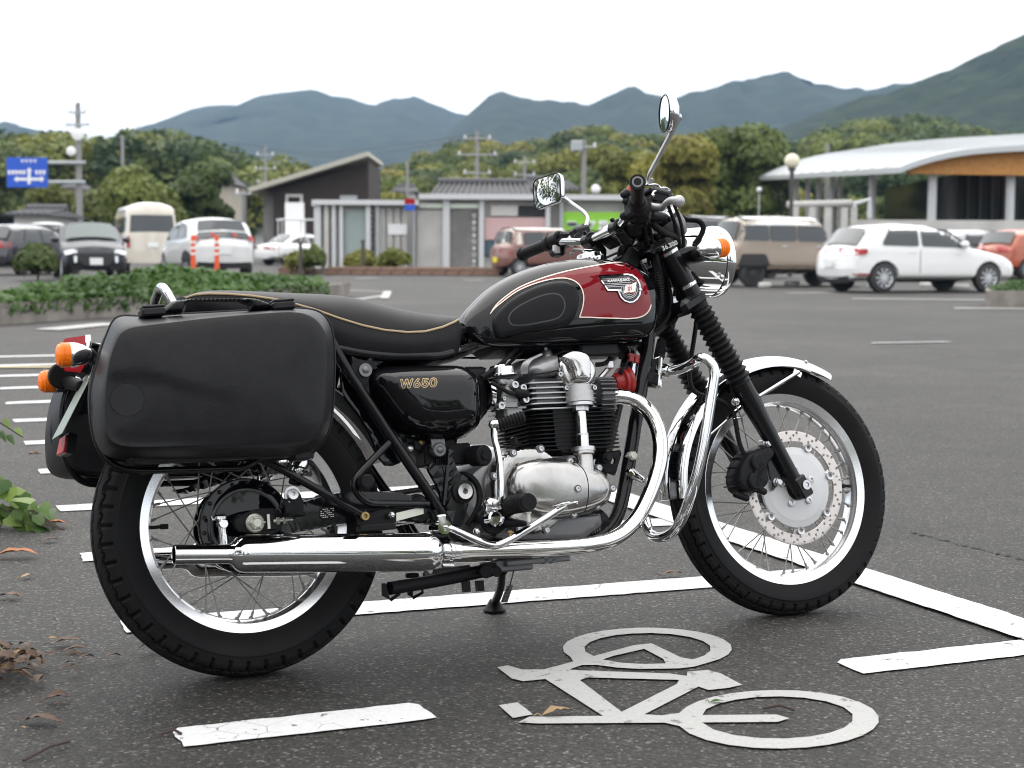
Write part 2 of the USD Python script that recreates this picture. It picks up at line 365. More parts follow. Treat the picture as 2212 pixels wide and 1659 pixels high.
mat('yellow_paint', (.5, .4, .2), .6)
# one sheet from under the camera to the horizon
ys = np.r_[-60, -30, -12, -4, 0, 2, 4, 6, 9, 14, 20, 30, 45, 60, 80, 100, 126, 160, 240, 400, 700, 1200, 2000, 3200]
xs = np.r_[-3200, -1500, -700, -300, -120, -60, -30, -15, -6, 0, 6, 15, 30, 60, 120, 300, 700, 1500, 3200]
gx, gy = np.meshgrid(xs, ys); nx = len(xs)
V = np.c_[gx.ravel(), gy.ravel(), gz(gx, gy).ravel()]; F = []
for i in range(len(ys) - 1):
    for j in range(nx - 1): a = i * nx + j; F += [(a, a + 1, a + nx + 1), (a, a + nx + 1, a + nx)]
obj('ground', tm(V, F), asphalt, kind='structure', smooth=False)

def flat(poly, z=.004, name='line_marking', mat_='line_paint', step=.5, **kw):
    """painted marking as a thin sheet that follows the ground"""
    poly = sg.Polygon(poly) if not isinstance(poly, sg.Polygon) else poly
    p, f, _, _ = fill2d(poly, step)
    return obj(name, tm(np.c_[p, gz(p[:, 0], p[:, 1]) + z], f), mat_, smooth=False, **kw)
def ragged(poly, amp=.006, step=.02, seed=0):
    r = np.random.default_rng(seed); q = resample(sg.Polygon(poly).exterior, step)
    return sg.Polygon(q + r.normal(0, amp, q.shape)).buffer(0)
def stripe(a, b, w, seed=0, z=.004, mat_='line_paint', **kw):
    a, b = np.asarray(a, float)[:2], np.asarray(b, float)[:2]; d = (b - a) / np.linalg.norm(b - a); n = np.array([-d[1], d[0]]) * w / 2
    return flat(ragged([a - n, b - n, b + n, a + n], .0022, .02 if a[1] < 9 else .1, seed), z, mat_=mat_, step=.035 if a[1] < 9 else .12, **kw)
ux, uy = np.array([.925, .379]), np.array([-.379, .925])                  # along a parking slot, across the slots
A0 = np.array([-.665, 2.965])
MK = dict(category='road marking')
lab = 'white painted dash of the motorcycle slots '
stripe((-.645, 2.976), (-.172, 3.17), .125, 1, label='short white dash on the asphalt below the rear tyre, nearest the bottom edge', **MK)
stripe((.77, 3.532), (1.34, 3.766), .125, 2, label='white dash in front of the front tyre joining the corner of the end line', **MK)
a, b = np.array([1.335, 3.80]), np.array([.43, 6.03]); a = a + (a - b) * .4
stripe(a, b + (b - a) * .5, .155, 3, z=.008, label='long white end line running from the right edge back behind the front wheel', **MK)
stripe((-.975, 3.893), (1.02, 4.648), .145, 4, label='long cracked white line passing under the rear wheel and behind the side stand', **MK)
stripe((-1.33, 4.80), (.65, 5.55), .14, 5, label='white line behind the muffler and the rear spokes', **MK)
far_names = ['white line level with the lower pannier frame, seen left of the rear wheel', 'white line just behind the left pannier bottom', 'white line below the left pannier reflector', 'thin white line beside the number plate', 'white line left of the plate, fourth from the farthest of the slots', 'white line under the lower amber indicator', 'white line level with the lower amber indicator', 'white line just above the lower amber indicator', 'farthest white slot line left of the tail lights']
for k in range(9):
    s = np.array([-1.672, 5.737]) + k * np.array([-.357, .955])
    stripe(s, s + ux * 2.15, .14, 6 + k, label=far_names[k], group=None, **MK)
# bicycle symbol, traced on the ground
def gp(pts): return [tuple(G(x, y)) for x, y in pts]
def gring(cx, cy, ax, ay, w=None, n=64):
    t = np.linspace(0, 2 * np.pi, n, endpoint=False); return sg.Polygon(gp([(cx + ax * math.cos(a), cy + ay * math.sin(a)) for a in t]))
def ks(x, y): return (1800 + x * 1.00904) / 1.82278, (2350 + y * 1.00904) / 1.82278   # from an enlarged crop to the frame
def kp(pts): return sg.Polygon(gp([ks(*q) for q in pts]))
def kring(cx, cy, ax, ay):
    t = np.linspace(0, 2 * np.pi, 64, endpoint=False); return kp([(cx + ax * math.cos(a), cy + ay * math.sin(a)) for a in t])
sym = [kring(1252, 485, 395, 115).difference(kring(1247, 478, 300, 83)), kring(742, 207, 331, 81).difference(kring(743, 208, 248, 61)),
       kp([(235, 493), (262, 478), (285, 474), (1292, 466), (1300, 495), (240, 502)]),
       kp([(330, 318), (425, 290), (660, 470), (570, 472)]),
       kp([(148, 275), (185, 270), (250, 290), (330, 292), (700, 192), (760, 187), (770, 200), (560, 248), (430, 292), (300, 318), (310, 328), (232, 340)]),
       kp([(395, 318), (440, 292), (890, 308), (910, 332)]),
       kp([(885, 300), (1000, 290), (1122, 355), (965, 372)]),
       kp([(610, 472), (730, 466), (965, 345), (890, 330)]),
       kp([(700, 192), (758, 187), (940, 275), (880, 290)]),
       kp([(160, 428), (240, 418), (295, 466), (218, 480)])]
symbol = ops.unary_union(sym)
bp, bf = [], []
bs = thing('bicycle_symbol', 'grey painted bicycle symbol on the asphalt in front of the motorcycle', 'road marking')
for g in symbol.geoms if hasattr(symbol, 'geoms') else [symbol]:
    p, f, _, _ = fill2d(g, .05); obj('painted_area', tm(np.c_[p, np.full(len(p), .004)], f), 'old_paint', bs, smooth=False)

mat('crack_dark', (.012, .011, .010), .9)
r_ = np.random.default_rng(21); cp = np.array([G(1965 + 270 * t, 1150 + 66 * t + r_.normal(0, 1.2)) for t in np.linspace(0, 1, 40)]); cn = np.array([0, 1.])
wv = .006 + .004 * r_.random(40); obj('asphalt_crack', tm(np.vstack([np.c_[cp - cn * wv[:, None], np.full(40, .003)], np.c_[cp + cn * wv[:, None], np.full(40, .003)]]), [(i, i + 1, i + 41) for i in range(39)] + [(i, i + 41, i + 40) for i in range(39)]), 'crack_dark', label='thin dark crack in the asphalt right of the front wheel', category='crack', smooth=False)
# ------------------------------------------------------------------ motorcycle
bike = thing('motorcycle', 'black and maroon classic motorcycle leaning on its side stand in the foreground', 'motorcycle', (BX, BY, 0), YAW, extra=-LEAN)
WB, RR, RF = 1.4633, .3326, .3308
RC, FC = np.array([0, 0, RR]), np.array([WB, 0, RF])
Y = np.array([0, 1., 0])
def tyre(R, hw, rb, blocks, seed):
    """tyre round the y axis with shoulder blocks and zigzag grooves"""
    na = blocks * 12; H = R - rb
    s = np.linspace(-1, 1, 57)                                            # across
    yy, rr = [], []
    for q in s:                                                          # round profile, nipped in at the beads
        a = q * math.radians(122)
        y_ = hw * math.sin(a) / math.sin(math.radians(90)) if abs(a) < math.pi / 2 else hw * math.copysign(1, a) * (1 - .36 * ((abs(a) - math.pi / 2) / math.radians(32)) ** 1.6)
        c = math.cos(a); r_ = R - H * .5 * (1 - c) / 1.0 if abs(a) < math.pi / 2 else R - H * .5 - H * .5 * ((abs(a) - math.pi / 2) / math.radians(32))
        yy.append(y_); rr.append(r_)
    yy, rr = np.array(yy), np.array(rr)
    th = np.arange(na) * 2 * np.pi / na
    T, S = np.meshgrid(th, s, indexing='ij'); Yg = np.broadcast_to(yy, T.shape).copy(); Rg = np.broadcast_to(rr, T.shape).copy()
    ph = (T * blocks / (2 * np.pi)) % 1.0
    a = np.abs(S) * 122
    ph2 = (ph + .5 * (S > 0)) % 1
    zig = np.abs(ph2 - .5) * 2
    g = np.zeros_like(T)
    g = np.maximum(g, np.clip(1 - np.abs(a - (34 + 10 * zig)) / 3.4, 0, 1))           # zigzag groove round the tyre
    g = np.maximum(g, np.clip(1 - np.abs(a - 9 - 4 * zig) / 3., 0, 1))
    notch = np.clip(1 - np.abs(ph2 - .5 - .0 * a) / .10, 0, 1) * ((a > 38) & (a < 70))       # notches between the shoulder blocks
    g = np.maximum(g, notch)
    dep = .0072 * np.clip(g * 2.2, 0, 1)
    lip = .0024 * np.clip((a - 64) / 2, 0, 1) * (a < 86)                             # blocks stand a little proud of the side wall
    side = .0008 * ((a > 97) & (a < 100))
    ca, sa = np.cos(np.radians(a)), np.sin(np.radians(a))
    Rg = Rg - (dep + lip) * np.maximum(ca, .25); Yg = Yg - np.sign(S) * (dep + lip - side) * sa
    V = np.c_[(Rg * np.cos(T)).ravel(), Yg.ravel(), (Rg * np.sin(T)).ravel()]
    k = len(s); I, J = np.meshgrid(np.arange(na), np.arange(k - 1), indexing='ij'); I2 = (I + 1) % na
    q = np.stack([I * k + J, I * k + J + 1, I2 * k + J + 1, I2 * k + J], -1).reshape(-1, 4)
    m = tm(V, np.vstack([q[:, [0, 1, 2]], q[:, [0, 2, 3]]]))
    if m.volume < 0: m.faces = m.faces[:, ::-1]
    return m
def rim(ro, hw, rw):
    pr = [(ro - .004, -hw), (ro, -hw + .003), (ro - .002, -hw + .007), (ro - .012, -hw + .010), (rw + .012, -hw * .35), (rw + .012, hw * .35), (ro - .012, hw - .010), (ro - .002, hw - .007), (ro, hw - .003), (ro - .004, hw),
          (ro - .024, hw - .005), (ro - .027, hw - .011), (rw + .003, hw * .55), (rw, hw * .32), (rw, -hw * .32), (rw + .003, -hw * .55), (ro - .027, -hw + .011), (ro - .024, -hw + .005)]
    return revolve(pr, (0, 0, 0), (0, 1, 0), 128, close=True)
def spokes(name, parent, C, rh, rw, hy, n=36, r=.0017, rot0=0.):
    for i in range(n):
        sd = 1 if i % 2 else -1; pr_ = (i // 2) % 2
        a = 2 * np.pi * i / n + rot0; off = math.radians(62) * (1 if pr_ else -1)
        p1 = C + np.array([rw * math.cos(a), sd * .006, rw * math.sin(a)]); b = a + off
        p0 = C + np.array([rh * math.cos(b), sd * hy, rh * math.sin(b)])
        d = (p1 - p0) / np.linalg.norm(p1 - p0)
        obj(name, [tube([p0, p1], r, 6), tube([p1 - d * .016, p1 - d * .001], .0031, 8), sph(p1 + d * .0005, .0058, 1)], 'spoke_steel', parent)
M['tyre_detail'] = M['tyre_rubber']
# rear wheel
w = obj('wheel', moved(rim(.2403, .0405, .206), RC), 'rim_alloy', bike, label='rear wheel with drum brake')
obj('tyre', moved(tyre(RR, .066, .236, 48, 1), RC), 'tyre_rubber', w)
spokes('spoke', w, RC, .092, .206, .040, rot0=.05)
hub = [revolve([(.0, -.048), (.075, -.048), (.078, -.050), (.082, -.050), (.084, -.046), (.090, -.044), (.104, -.044), (.107, -.040), (.107, -.032), (.098, -.030), (.070, -.01), (.062, .01), (.070, .03), (.1, .034), (.1, .042), (.0, .044)], RC, RC + Y, 72)]
hub += [bolt(RC + [.0965 * math.cos(a), -.044, .0965 * math.sin(a)], (0, -1, 0), .0052, .003, 'dome') for a in np.arange(18) * 2 * np.pi / 18 + .1]
obj('brake_drum', hub, 'black_paint', w)
obj('drum_ring', revolve([(.0765, -.0495), (.0795, -.0515), (.0818, -.0515), (.0835, -.048)], RC, RC + Y, 72), 'dark_alloy', w)
q = P(331 * 1.0, 1122, -.0); 
obj('valve_stem', [cyl(RC + [-.205, -.01, .012], RC + [-.178, -.014, .012], .004), cyl(RC + [-.186, -.014, .012], RC + [-.168, -.015, .012], .0058)], 'black_rubber', w)
# axle, adjuster, swing arm
AX = P(551, 1130, -.118)
arm_y = -.100
arm = poly2([(500, 1128), (512, 1112), (560, 1106), (604, 1096), (610, 1118), (640, 1086), (740, 1060), (860, 1062), (940, 1085), (960, 1110), (940, 1135), (860, 1128), (760, 1130), (640, 1150), (602, 1160), (598, 1142), (540, 1152), (508, 1146)], arm_y)
obj('swing_arm', [plate(arm.buffer(.0), arm_y + .012, .024, ch=.004), mirror(plate(arm, arm_y + .012, .024, ch=.004)), cyl(P(905, 1100, -.115), P(905, 1100, -.115) * [1, -1, 1], .032)], 'black_frame', bike)
obj('axle_plate', plate(spoly([(503, 1130), (520, 1112), (600, 1103), (604, 1148), (540, 1152), (512, 1146)], -.11), -.111, .005), 'black_satin', bike)
sl = PX(548, 1130, -.117)
obj('axle_slot', plate(sg.box(sl[0] - .035, sl[1] - .014, sl[0] + .05, sl[1] + .014).buffer(.004), -.1155, .003), 'black_satin', bike)
obj('axle_nut', [cyl(AX + [0, .003, 0], AX + [0, -.004, 0], .021, 24), cyl(AX, AX + [0, -.016, 0], .0165, 6), cyl(AX, AX + [0, -.020, 0], .0105), tube([AX + [-.024, -.018, 0], AX + [.018, -.018, 0]], .0022, 8)]
    + [box(AX + np.array([.0125 * math.cos(a), -.019, .0125 * math.sin(a)]), (.006, .007, .004), rot([0, 1, 0], -a), .001) for a in np.arange(6) * np.pi / 3], 'zinc', bike)
q = P(590, 1126, -.116)
obj('chain_adjuster', [cyl(q, q + [.045, 0, .002], .0045, 12), cyl(q + [.006, 0, 0], q + [.014, 0, 0], .009, 6), cyl(q + [.022, 0, 0], q + [.028, 0, 0], .0085, 6), box(q + [-.012, 0, 0], (.006, .014, .032))], 'zinc', bike)
# brake arm in front of the drum
q = P(481, 1132, -.085)
obj('brake_lever', [bone(q, q + [.0, -.002, -.055], .011, .009, 2), cyl(q + [0, .02, 0], q + [0, -.012, 0], .0105), box(q + [-.004, 0, .014], (.026, .018, .014), ch=.004), bolt(q + [-.018, -.0, .014], (-1, 0, 0), .005, .006)], 'chrome', bike)
# chain guard
gd = sg.Polygon([PX(*p, .07) for p in [(375, 1060), (400, 1066), (450, 1052), (520, 1030), (640, 1020), (760, 1045), (820, 1080), (820, 1065), (740, 1030), (640, 1000), (540, 1005), (455, 1030), (405, 1055)]]).buffer(.002)
obj('chain_guard', plate(gd, .085, .03), 'black_paint', bike)
lg = sg.Polygon([PX(*p, .09) for p in [(340, 1200), (400, 1197), (470, 1202), (500, 1218), (720, 1218), (720, 1236), (500, 1237), (470, 1228), (345, 1226)]])
ch = []
for k, t in enumerate(np.linspace(0, 1, 26)):
    q = P(690 + 250 * t, 1075 - 24 * t + 6 * math.sin(3 * t), .062); ch.append(bone(q + [-.006, 0, 0], q + [.006, 0, 0], .0065, .0065, 1))
obj('chain', ch, 'dark_alloy', bike)
# front wheel
w2 = obj('wheel', moved(rim(.2552, .0334, .221), FC), 'rim_alloy', bike, label='front wheel with brake disc')
obj('tyre', moved(tyre(RF, .0505, .251, 52, 2), FC), 'tyre_rubber', w2)
spokes('spoke', w2, FC, .046, .221, .036, rot0=.09)
obj('hub', revolve([(0, -.055), (.03, -.055), (.034, -.045), (.05, -.04), (.052, -.034), (.03, -.028), (.026, 0), (.03, .028), (.052, .034), (.05, .04), (.0, .045)], FC, FC + Y, 40), 'dark_alloy', w2)
yd = -.0715
disc = sg.Point(0, 0).buffer(.1496, 96).difference(sg.Point(0, 0).buffer(.1215, 96))
bob = [2 * np.pi * k / 7 + .22 for k in range(7)]
tabs = [affinity.rotate(sg.Polygon([(.106, -.011), (.13, -.02), (.13, .02), (.106, .011)]), math.degrees(a), origin=(0, 0)) for a in bob]
disc = ops.unary_union([disc] + tabs)
holes = []
for k in range(84):
    a = 2 * np.pi * k / 84; r_ = (.1285, .1365, .1435)[(k * 2) % 3]
    if k % 6 != 5: holes.append(sg.Point(r_ * math.cos(a), r_ * math.sin(a)).buffer(.0034, 3))
disc = disc.difference(ops.unary_union(holes))
dm = dome(affinity.translate(disc, FC[0], FC[2]), yd + .005, .005, .0006, step=.0055)
obj('brake_disc', dm, 'disc_steel', w2)
obj('disc_carrier', revolve([(.024, -.009), (.045, -.009), (.05, -.0075), (.085, -.006), (.088, -.0045), (.104, -.002), (.106, .0), (.106, .004), (.024, .004)], FC + [0, yd, 0], FC + [0, yd + 1, 0], 72, close=True), 'disc_carrier', w2)
for a in bob:
    c = FC + np.array([.1125 * math.cos(a), yd + .002, .1125 * math.sin(a)])
    obj('disc_button', [revolve([(.0055, 0), (.0055, .009), (.0105, .010), (.0115, .008), (.0115, 0)], c, c - Y, 18, close=True)], 'steel', w2)
for k in range(5):
    a = 2 * np.pi * k / 5 + 2.9; c = FC + np.array([.047 * math.cos(a), yd - .009, .047 * math.sin(a)]); obj('disc_bolt', bolt(c, (0, -1, 0), .0095, .005, 'socket'), 'steel', w2)
obj('wheel_spacer', revolve([(0, 0), (.034, 0), (.034, -.008), (.028, -.009), (.026, -.016), (.0, -.018)], FC + [0, yd - .005, 0], FC + [0, yd + 1, 0], 32), 'black_rubber', w2)
q = FC + np.array([.221 * math.cos(-.02), -.004, .221 * math.sin(-.02)]) 
obj('valve_stem', [cyl(q, q + [-.022, -.004, .001], .004), cyl(q + [-.016, -.003, .001], q + [-.036, -.005, .002], .0062)], 'black_rubber', w2)

# ------------------------------------------------------------------ front fork, fender, headlight
FY = -.098
def Q(x, y, yb): return P(x, y, yb)
ax_f = Q(1735, 1048, -.110)
dirF = np.array([-math.sin(math.radians(27)), 0, math.cos(math.radians(27))])
top_m = Q(1432, 523, FY)                                                  # top of the right fork tube
legb = Q(1722, 1050, FY)
dF = top_m - legb; LF = np.linalg.norm(dF); dF /= LF
def fp(px, py): q = Q(px, py, FY); return legb + dF * ((q - legb) @ dF)    # nearest point on the fork line
bot_g, top_g = fp(1610, 812), fp(1518, 664)
def both(m): return [m, mirror(m)]
for sgn in (0, 1):
    f_ = (lambda m: m) if not sgn else mirror
    leg = obj('fork_leg', f_(cat([revolve([(0, -.028), (.017, -.026), (.0205, -.01), (.0205, .12), (.0235, .19), (.0265, .235), (.0275, .26), (.0275, np.linalg.norm(bot_g - legb) + .01), (0, np.linalg.norm(bot_g - legb) + .012)], legb, legb + dF, 28),
        box(ax_f + [-.004, .012, -.004], (.036, .05, .058), rot([0, 1, 0], math.radians(-27)), .004)])), 'black_satin' if False else 'black_frame', bike)
    if not sgn: obj('axle_end', f_(cat([revolve([(.0065, 0), (.0065, .004), (.0125, .004), (.0125, -.01)], ax_f + [0, -.013, 0], ax_f + [0, -.02, 0], 20), cyl(ax_f + [0, -.012, 0], ax_f + [0, -.0145, 0], .0072, 6)])), 'steel', leg)
    L = np.linalg.norm(top_g - bot_g); n = 13; pr = [(.026, -.012), (.0285, -.01)]
    for k in range(n):
        r0 = .0335 - .003 * k / n; h0 = L * k / n; hh = L / n
        pr += [(r0 - .0075, h0 + hh * .02), (r0, h0 + hh * .42), (r0 + .0005, h0 + hh * .5), (r0 - .001, h0 + hh * .62)]
    pr += [(.0235, L), (.026, L + .002), (.0265, L + .016), (.02, L + .018)]
    obj('fork_gaiter', f_(revolve(pr, bot_g, top_g, 32)), 'black_rubber', bike)
    tube_lo, tube_hi = top_g + dF * .012, top_m
    obj('fork_cover', f_(cyl(tube_lo, tube_hi - dF * .012, .0255, 28)), 'black_frame', bike)
    obj('fork_trim', f_(cat([revolve([(.0255, 0), (.0268, .001), (.0268, .009), (.0255, .01)], c, c + dF, 28) for c in (tube_lo + dF * .052, tube_hi - dF * .036)])), 'chrome', bike)
    obj('fork_cap', f_(cat([cyl(tube_hi - dF * .014, tube_hi + dF * .012, .027, 28), cyl(tube_hi + dF * .012, tube_hi + dF * .03, .016, 6)])), 'black_frame', bike)
steer_lo = top_g + dF * .025; steer_hi = top_m - dF * .004
so = np.array([-.038, 0, -.016])
def clampm(c, h): return cat([dome(sg.box(-.03, -.03, .03, .03), 0, .01, .004) if False else box(c * [1, 0, 1] + so * .4, (.085, .25, h), rot([0, 1, 0], math.radians(-27)), .012)])
obj('triple_clamp', clampm(steer_lo, .04), 'black_frame', bike); obj('triple_clamp', clampm(steer_hi, .026), 'black_frame', bike)
q = steer_lo + np.array([-.012, -.022, .0]); obj('clamp_bolt', revolve([(0, 0), (.006, 0), (.006, .003), (.0115, .003), (.0115, 0)], q, q - Y, 18), 'black_satin', bike)
hp0, hp1 = steer_lo * [1, 0, 1] + so * 1.5 - dF * .03, steer_hi * [1, 0, 1] + so * 1.5 + dF * .02
obj('steering_stem', cyl(hp0, hp1, .032), 'black_frame', bike)
# fender: arc round the front wheel
def fender(C, r, a0, a1, hw, n=60, crown=.022, lip=.006, skirt=.02):
    a = np.linspace(a0, a1, n); y = np.linspace(-1, 1, 25)
    prof = np.array([(t * hw, -crown * (abs(t) ** 2.4)) for t in y])
    prof = np.vstack([[-hw, -crown - skirt], [-hw - .0025, -crown - skirt - .001], [-hw - .003, -crown - skirt + lip * .5], prof * [1.0, 1] , [hw + .003, -crown - skirt + lip * .5], [hw + .0025, -crown - skirt - .001], [hw, -crown - skirt]])
    inner = np.c_[prof[::-1, 0] * .965, prof[::-1, 1] - .003]; inner[:, 1] = np.maximum(inner[:, 1], -crown - skirt)
    sec = np.vstack([prof, inner]); S = []
    for t in a: S.append(np.c_[C[0] + (r + sec[:, 1]) * math.cos(t), sec[:, 0], C[2] + (r + sec[:, 1]) * math.sin(t)])
    return loft(S)
def ang(px, py, y, C): q = P(px, py, y) - C; return math.atan2(q[2], q[0])
fa0 = ang(1783, 803, -.02, FC); fa1 = ang(1438, 1080, -.045, FC); fa1 = fa1 + 2 * np.pi if fa1 < 0 else fa1
FR_ = np.linalg.norm((P(1660, 770, 0.0) - FC)[[0, 2]])
obj('fender', fender(FC, max(FR_, .352), fa0, fa1, .058, skirt=.012), 'chrome', bike)
for s in (-1, 1):
    h0 = P(1722, 806, -.062) * [1, -s, 1]; h1 = P(1600, 880, -.068) * [1, -s, 1]; h2 = P(1515, 955, -.062) * [1, -s, 1]
    obj('fender_stay', [tube([h0 + [.006, 0, .003], h0, h1, P(1570, 905, -.075) * [1, -s, 1]], .0055, 10), tube([P(1572, 905, -.07) * [1, -s, 1], h2], .004, 10), box(h0, (.026, .004, .014), rot([0, 1, 0], .5))], 'chrome', bike)
q = P(1742, 784, -.045); obj('fender_bolt', bolt(q + [0, 0, .004], (.3, -.6, .7), .005, .003, 'dome'), 'steel', bike)
# brake caliper
cal = spoly([(1590, 1000), (1605, 978), (1632, 966), (1660, 962), (1668, 985), (1652, 1010), (1655, 1038), (1640, 1062), (1610, 1068), (1588, 1060), (1582, 1030)], -.085, 60)
cb = dome(cal, -.055, .055, .012)
c1, c2 = P(1637, 1000, -.108), P(1630, 1040, -.108)
pots = [cyl(c1 + [0, .02, 0], c1 - [0, .012, 0], .0235, 28, .004), cyl(c2 + [0, .02, 0], c2 - [0, .012, 0], .0225, 28, .004), bone(c1 - [0, .002, 0], c2 - [0, .002, 0], .010, .010)]
fins = []
for k, (xa, ya, xb, yb_) in enumerate([(1588, 988, 1625, 992), (1580, 1008, 1620, 1012), (1577, 1028, 1618, 1030), (1574, 1050, 1612, 1046)]):
    p, q = P(xa, ya, -.075), P(xb, yb_, -.075); fins.append(hull([p + [0, -.012, 0], p + [0, .025, 0], q + [0, -.03, .006], q + [0, .03, .006], q + [0, -.03, -.006], q + [0, .03, -.006], p + [0, -.012, -.003], p + [0, .025, -.003]]))
cali = obj('brake_caliper', [cb] + pots + fins + [bone(P(1590, 1068, -.09), P(1612, 1076, -.09), .009, .009), bone(P(1612, 1050, -.1), P(1650, 1062, -.1), .008, .009)], 'black_satin', bike)
def lettering(text, h, p, dx, dz, n, depth=.0012, bold=True):
    """raised lettering: starts at p, reads along dx, up along dz, faces n"""
    m = meshkit.text_mesh(text, h, depth, bold); R = np.c_[np.asarray(dx), np.asarray(dz), np.asarray(n)]
    m.vertices = m.vertices @ R.T + np.asarray(p); return m
tdir = (c1 - c2) / np.linalg.norm(c1 - c2)
obj('caliper_lettering', lettering('TOKICO', .0115, c2 + [.006, -.0122, -.016], tdir, [-tdir[2], 0, tdir[0]], [0, -1, 0], .001), 'black_rubber', cali)
for px, py in ((1658, 960), (1680, 1042)):
    q = P(px if px > 1660 else 1658, py if px > 1660 else 958, -.098)
    obj('caliper_bolt', [cyl(q + [0, .03, 0], q, .012, 20), cyl(q, q - [0, .008, 0], .0105, 6), cyl(q, q - [0, .012, 0], .0075)], 'steel', bike)
obj('caliper_bracket', [hull([P(1650, 950, -.08), P(1672, 945, -.08), P(1690, 1035, -.08), P(1670, 1060, -.08), P(1650, 950, -.092), P(1672, 945, -.092), P(1690, 1035, -.092), P(1670, 1060, -.092)])], 'black_frame', bike)
# brake hose and speedometer cable, ribbed
def hose(pts, r, n=60, ribs=True):
    p = spline(pts, n * (3 if ribs else 1)); sc = 1 + .12 * np.sin(np.arange(len(p)) * 2 * np.pi / 3 + .3) if ribs else None
    return tube(p, r, 9, scale=sc)
obj('brake_hose', hose([P(1505, 690, -.03), P(1498, 740, -.03), P(1490, 800, -.04), P(1500, 845, -.05), P(1545, 862, -.07), P(1580, 885, -.085), P(1592, 930, -.085), P(1600, 965, -.08), P(1610, 985, -.09)], .0062, 70), 'black_rubber', bike)
obj('hose_clip', [cyl(P(1588, 868, -.1), P(1588, 868, -.108), .011, 18), sph(P(1588, 866, -.112), .008, 2), tube([P(1588, 872, -.11), P(1596, 890, -.1), P(1600, 900, -.09), P(1585, 905, -.09)], .0022, 8)], 'chrome', bike)
# ------------------------------------------------------------------ measured crops of the photograph -> frame units
def k1(x, y): return 987.5 + .18849 * x, 713.2 + .18849 * y
def k2(x, y): return 987.5 + .18849 * x, 921.7 + .18849 * y
def k3(x, y): return 1261.8 + .13889 * x, 647.4 + .13889 * y
def k4(x, y): return 1305.7 + .13889 * x, 351.1 + .13889 * y
def k5(x, y): return 1097.2 + .13889 * x, 482.8 + .13889 * y
def k6(x, y): return 768.1 + .13889 * x, 740.6 + .13889 * y
def k7(x, y): return 82.3 + .23148 * x, 685.8 + .23148 * y
def k8(x, y): return 987.5 + .19841 * x, 548.6 + .19841 * y
def k9(x, y): return 548.6 + .19841 * x, 877.8 + .19841 * y
def kp_(x, y): return 164.6 + .29757 * x, 576 + .29757 * y
def K(k, pts): return [k(*q) for q in pts]
def P3(k, x, y, yb): return P(*k(x, y), yb)
EY = -.128
# ---- frame
def tb(pts, r, **kw): return tube([P(*q) for q in pts], r, bend=kw.pop('bend', .05), **kw)
def lr(m): return [m, mirror(m)]
fr = 'black_frame'
def frame_part(name, m, mt=fr, **kw):
    obj(name, m, mt, bike, **kw); obj(name, mirror(m), mt, bike)
frame_part('down_tube', tb([(1405, 690, -.035), (1398, 760, -.05), (1352, 1040, -.075), (1335, 1120, -.085), (1290, 1168, -.09), (1150, 1180, -.095), (985, 1182, -.1), (950, 1150, -.105), (935, 1100, -.11)], .0175, bend=.08))
obj('head_tube', cyl(hp0 + dF * .02, hp1 - dF * .02, .036), fr, bike)
obj('top_tube', tube([P(1400, 640, 0), P(1300, 690, 0), P(1050, 720, 0), P(900, 735, 0)], .024, bend=.1), fr, bike)
obj('gusset', plate(sg.Polygon([PX(*k3(*q), -.02) for q in [(690, 660), (1000, 640), (960, 900), (930, 1060), (900, 860), (820, 740)]]), -.012, .008), fr, bike)
frame_part('diagonal_tube', tb([(700, 700, -.115), (735, 775, -.120), (845, 945, -.122), (945, 1092, -.120), (985, 1165, -.110)], .0125, bend=.05))
frame_part('seat_rail', tb([(975, 762, -.09), (940, 770, -.105), (800, 768, -.115), (640, 735, -.12), (420, 690, -.115)], .0125))
frame_part('back_stay', tb([(800, 775, -.118), (780, 850, -.112), (760, 770, -.112)], .008))
obj('seat_bracket', plate(sg.Polygon([PX(*k6(*q), -.125) for q in [(-60, 220), (100, 270), (300, 290), (440, 285), (445, 300), (330, 350), (240, 450), (200, 600), (215, 760), (240, 850), (150, 740), (20, 560), (-60, 430)]]).buffer(.0005), -.124, .004), 'black_satin', bike)
q = P3(k6, 148, 425, -.13); obj('bracket_bolt', [revolve([(.008, 0), (.0155, 0), (.0155, .004), (.008, .004)], q, q - Y, 24, close=True), bolt(q - [0, .002, 0], -Y, .009, .006, 'dome')], 'dark_alloy', bike)
# passenger peg loop
obj('peg_loop', tb([(840, 957, -.125), (780, 1018, -.155), (762, 1040, -.165), (770, 1065, -.165), (795, 1088, -.16), (925, 1090, -.135)], .0085, bend=.03), fr, bike)
q = P(793, 1040, -.235)
obj('passenger_peg', [cyl(P(785, 1042, -.165), q, .0165, 24), cyl(q, q - [0, .004, 0], .0150, 24)], 'black_rubber', bike)
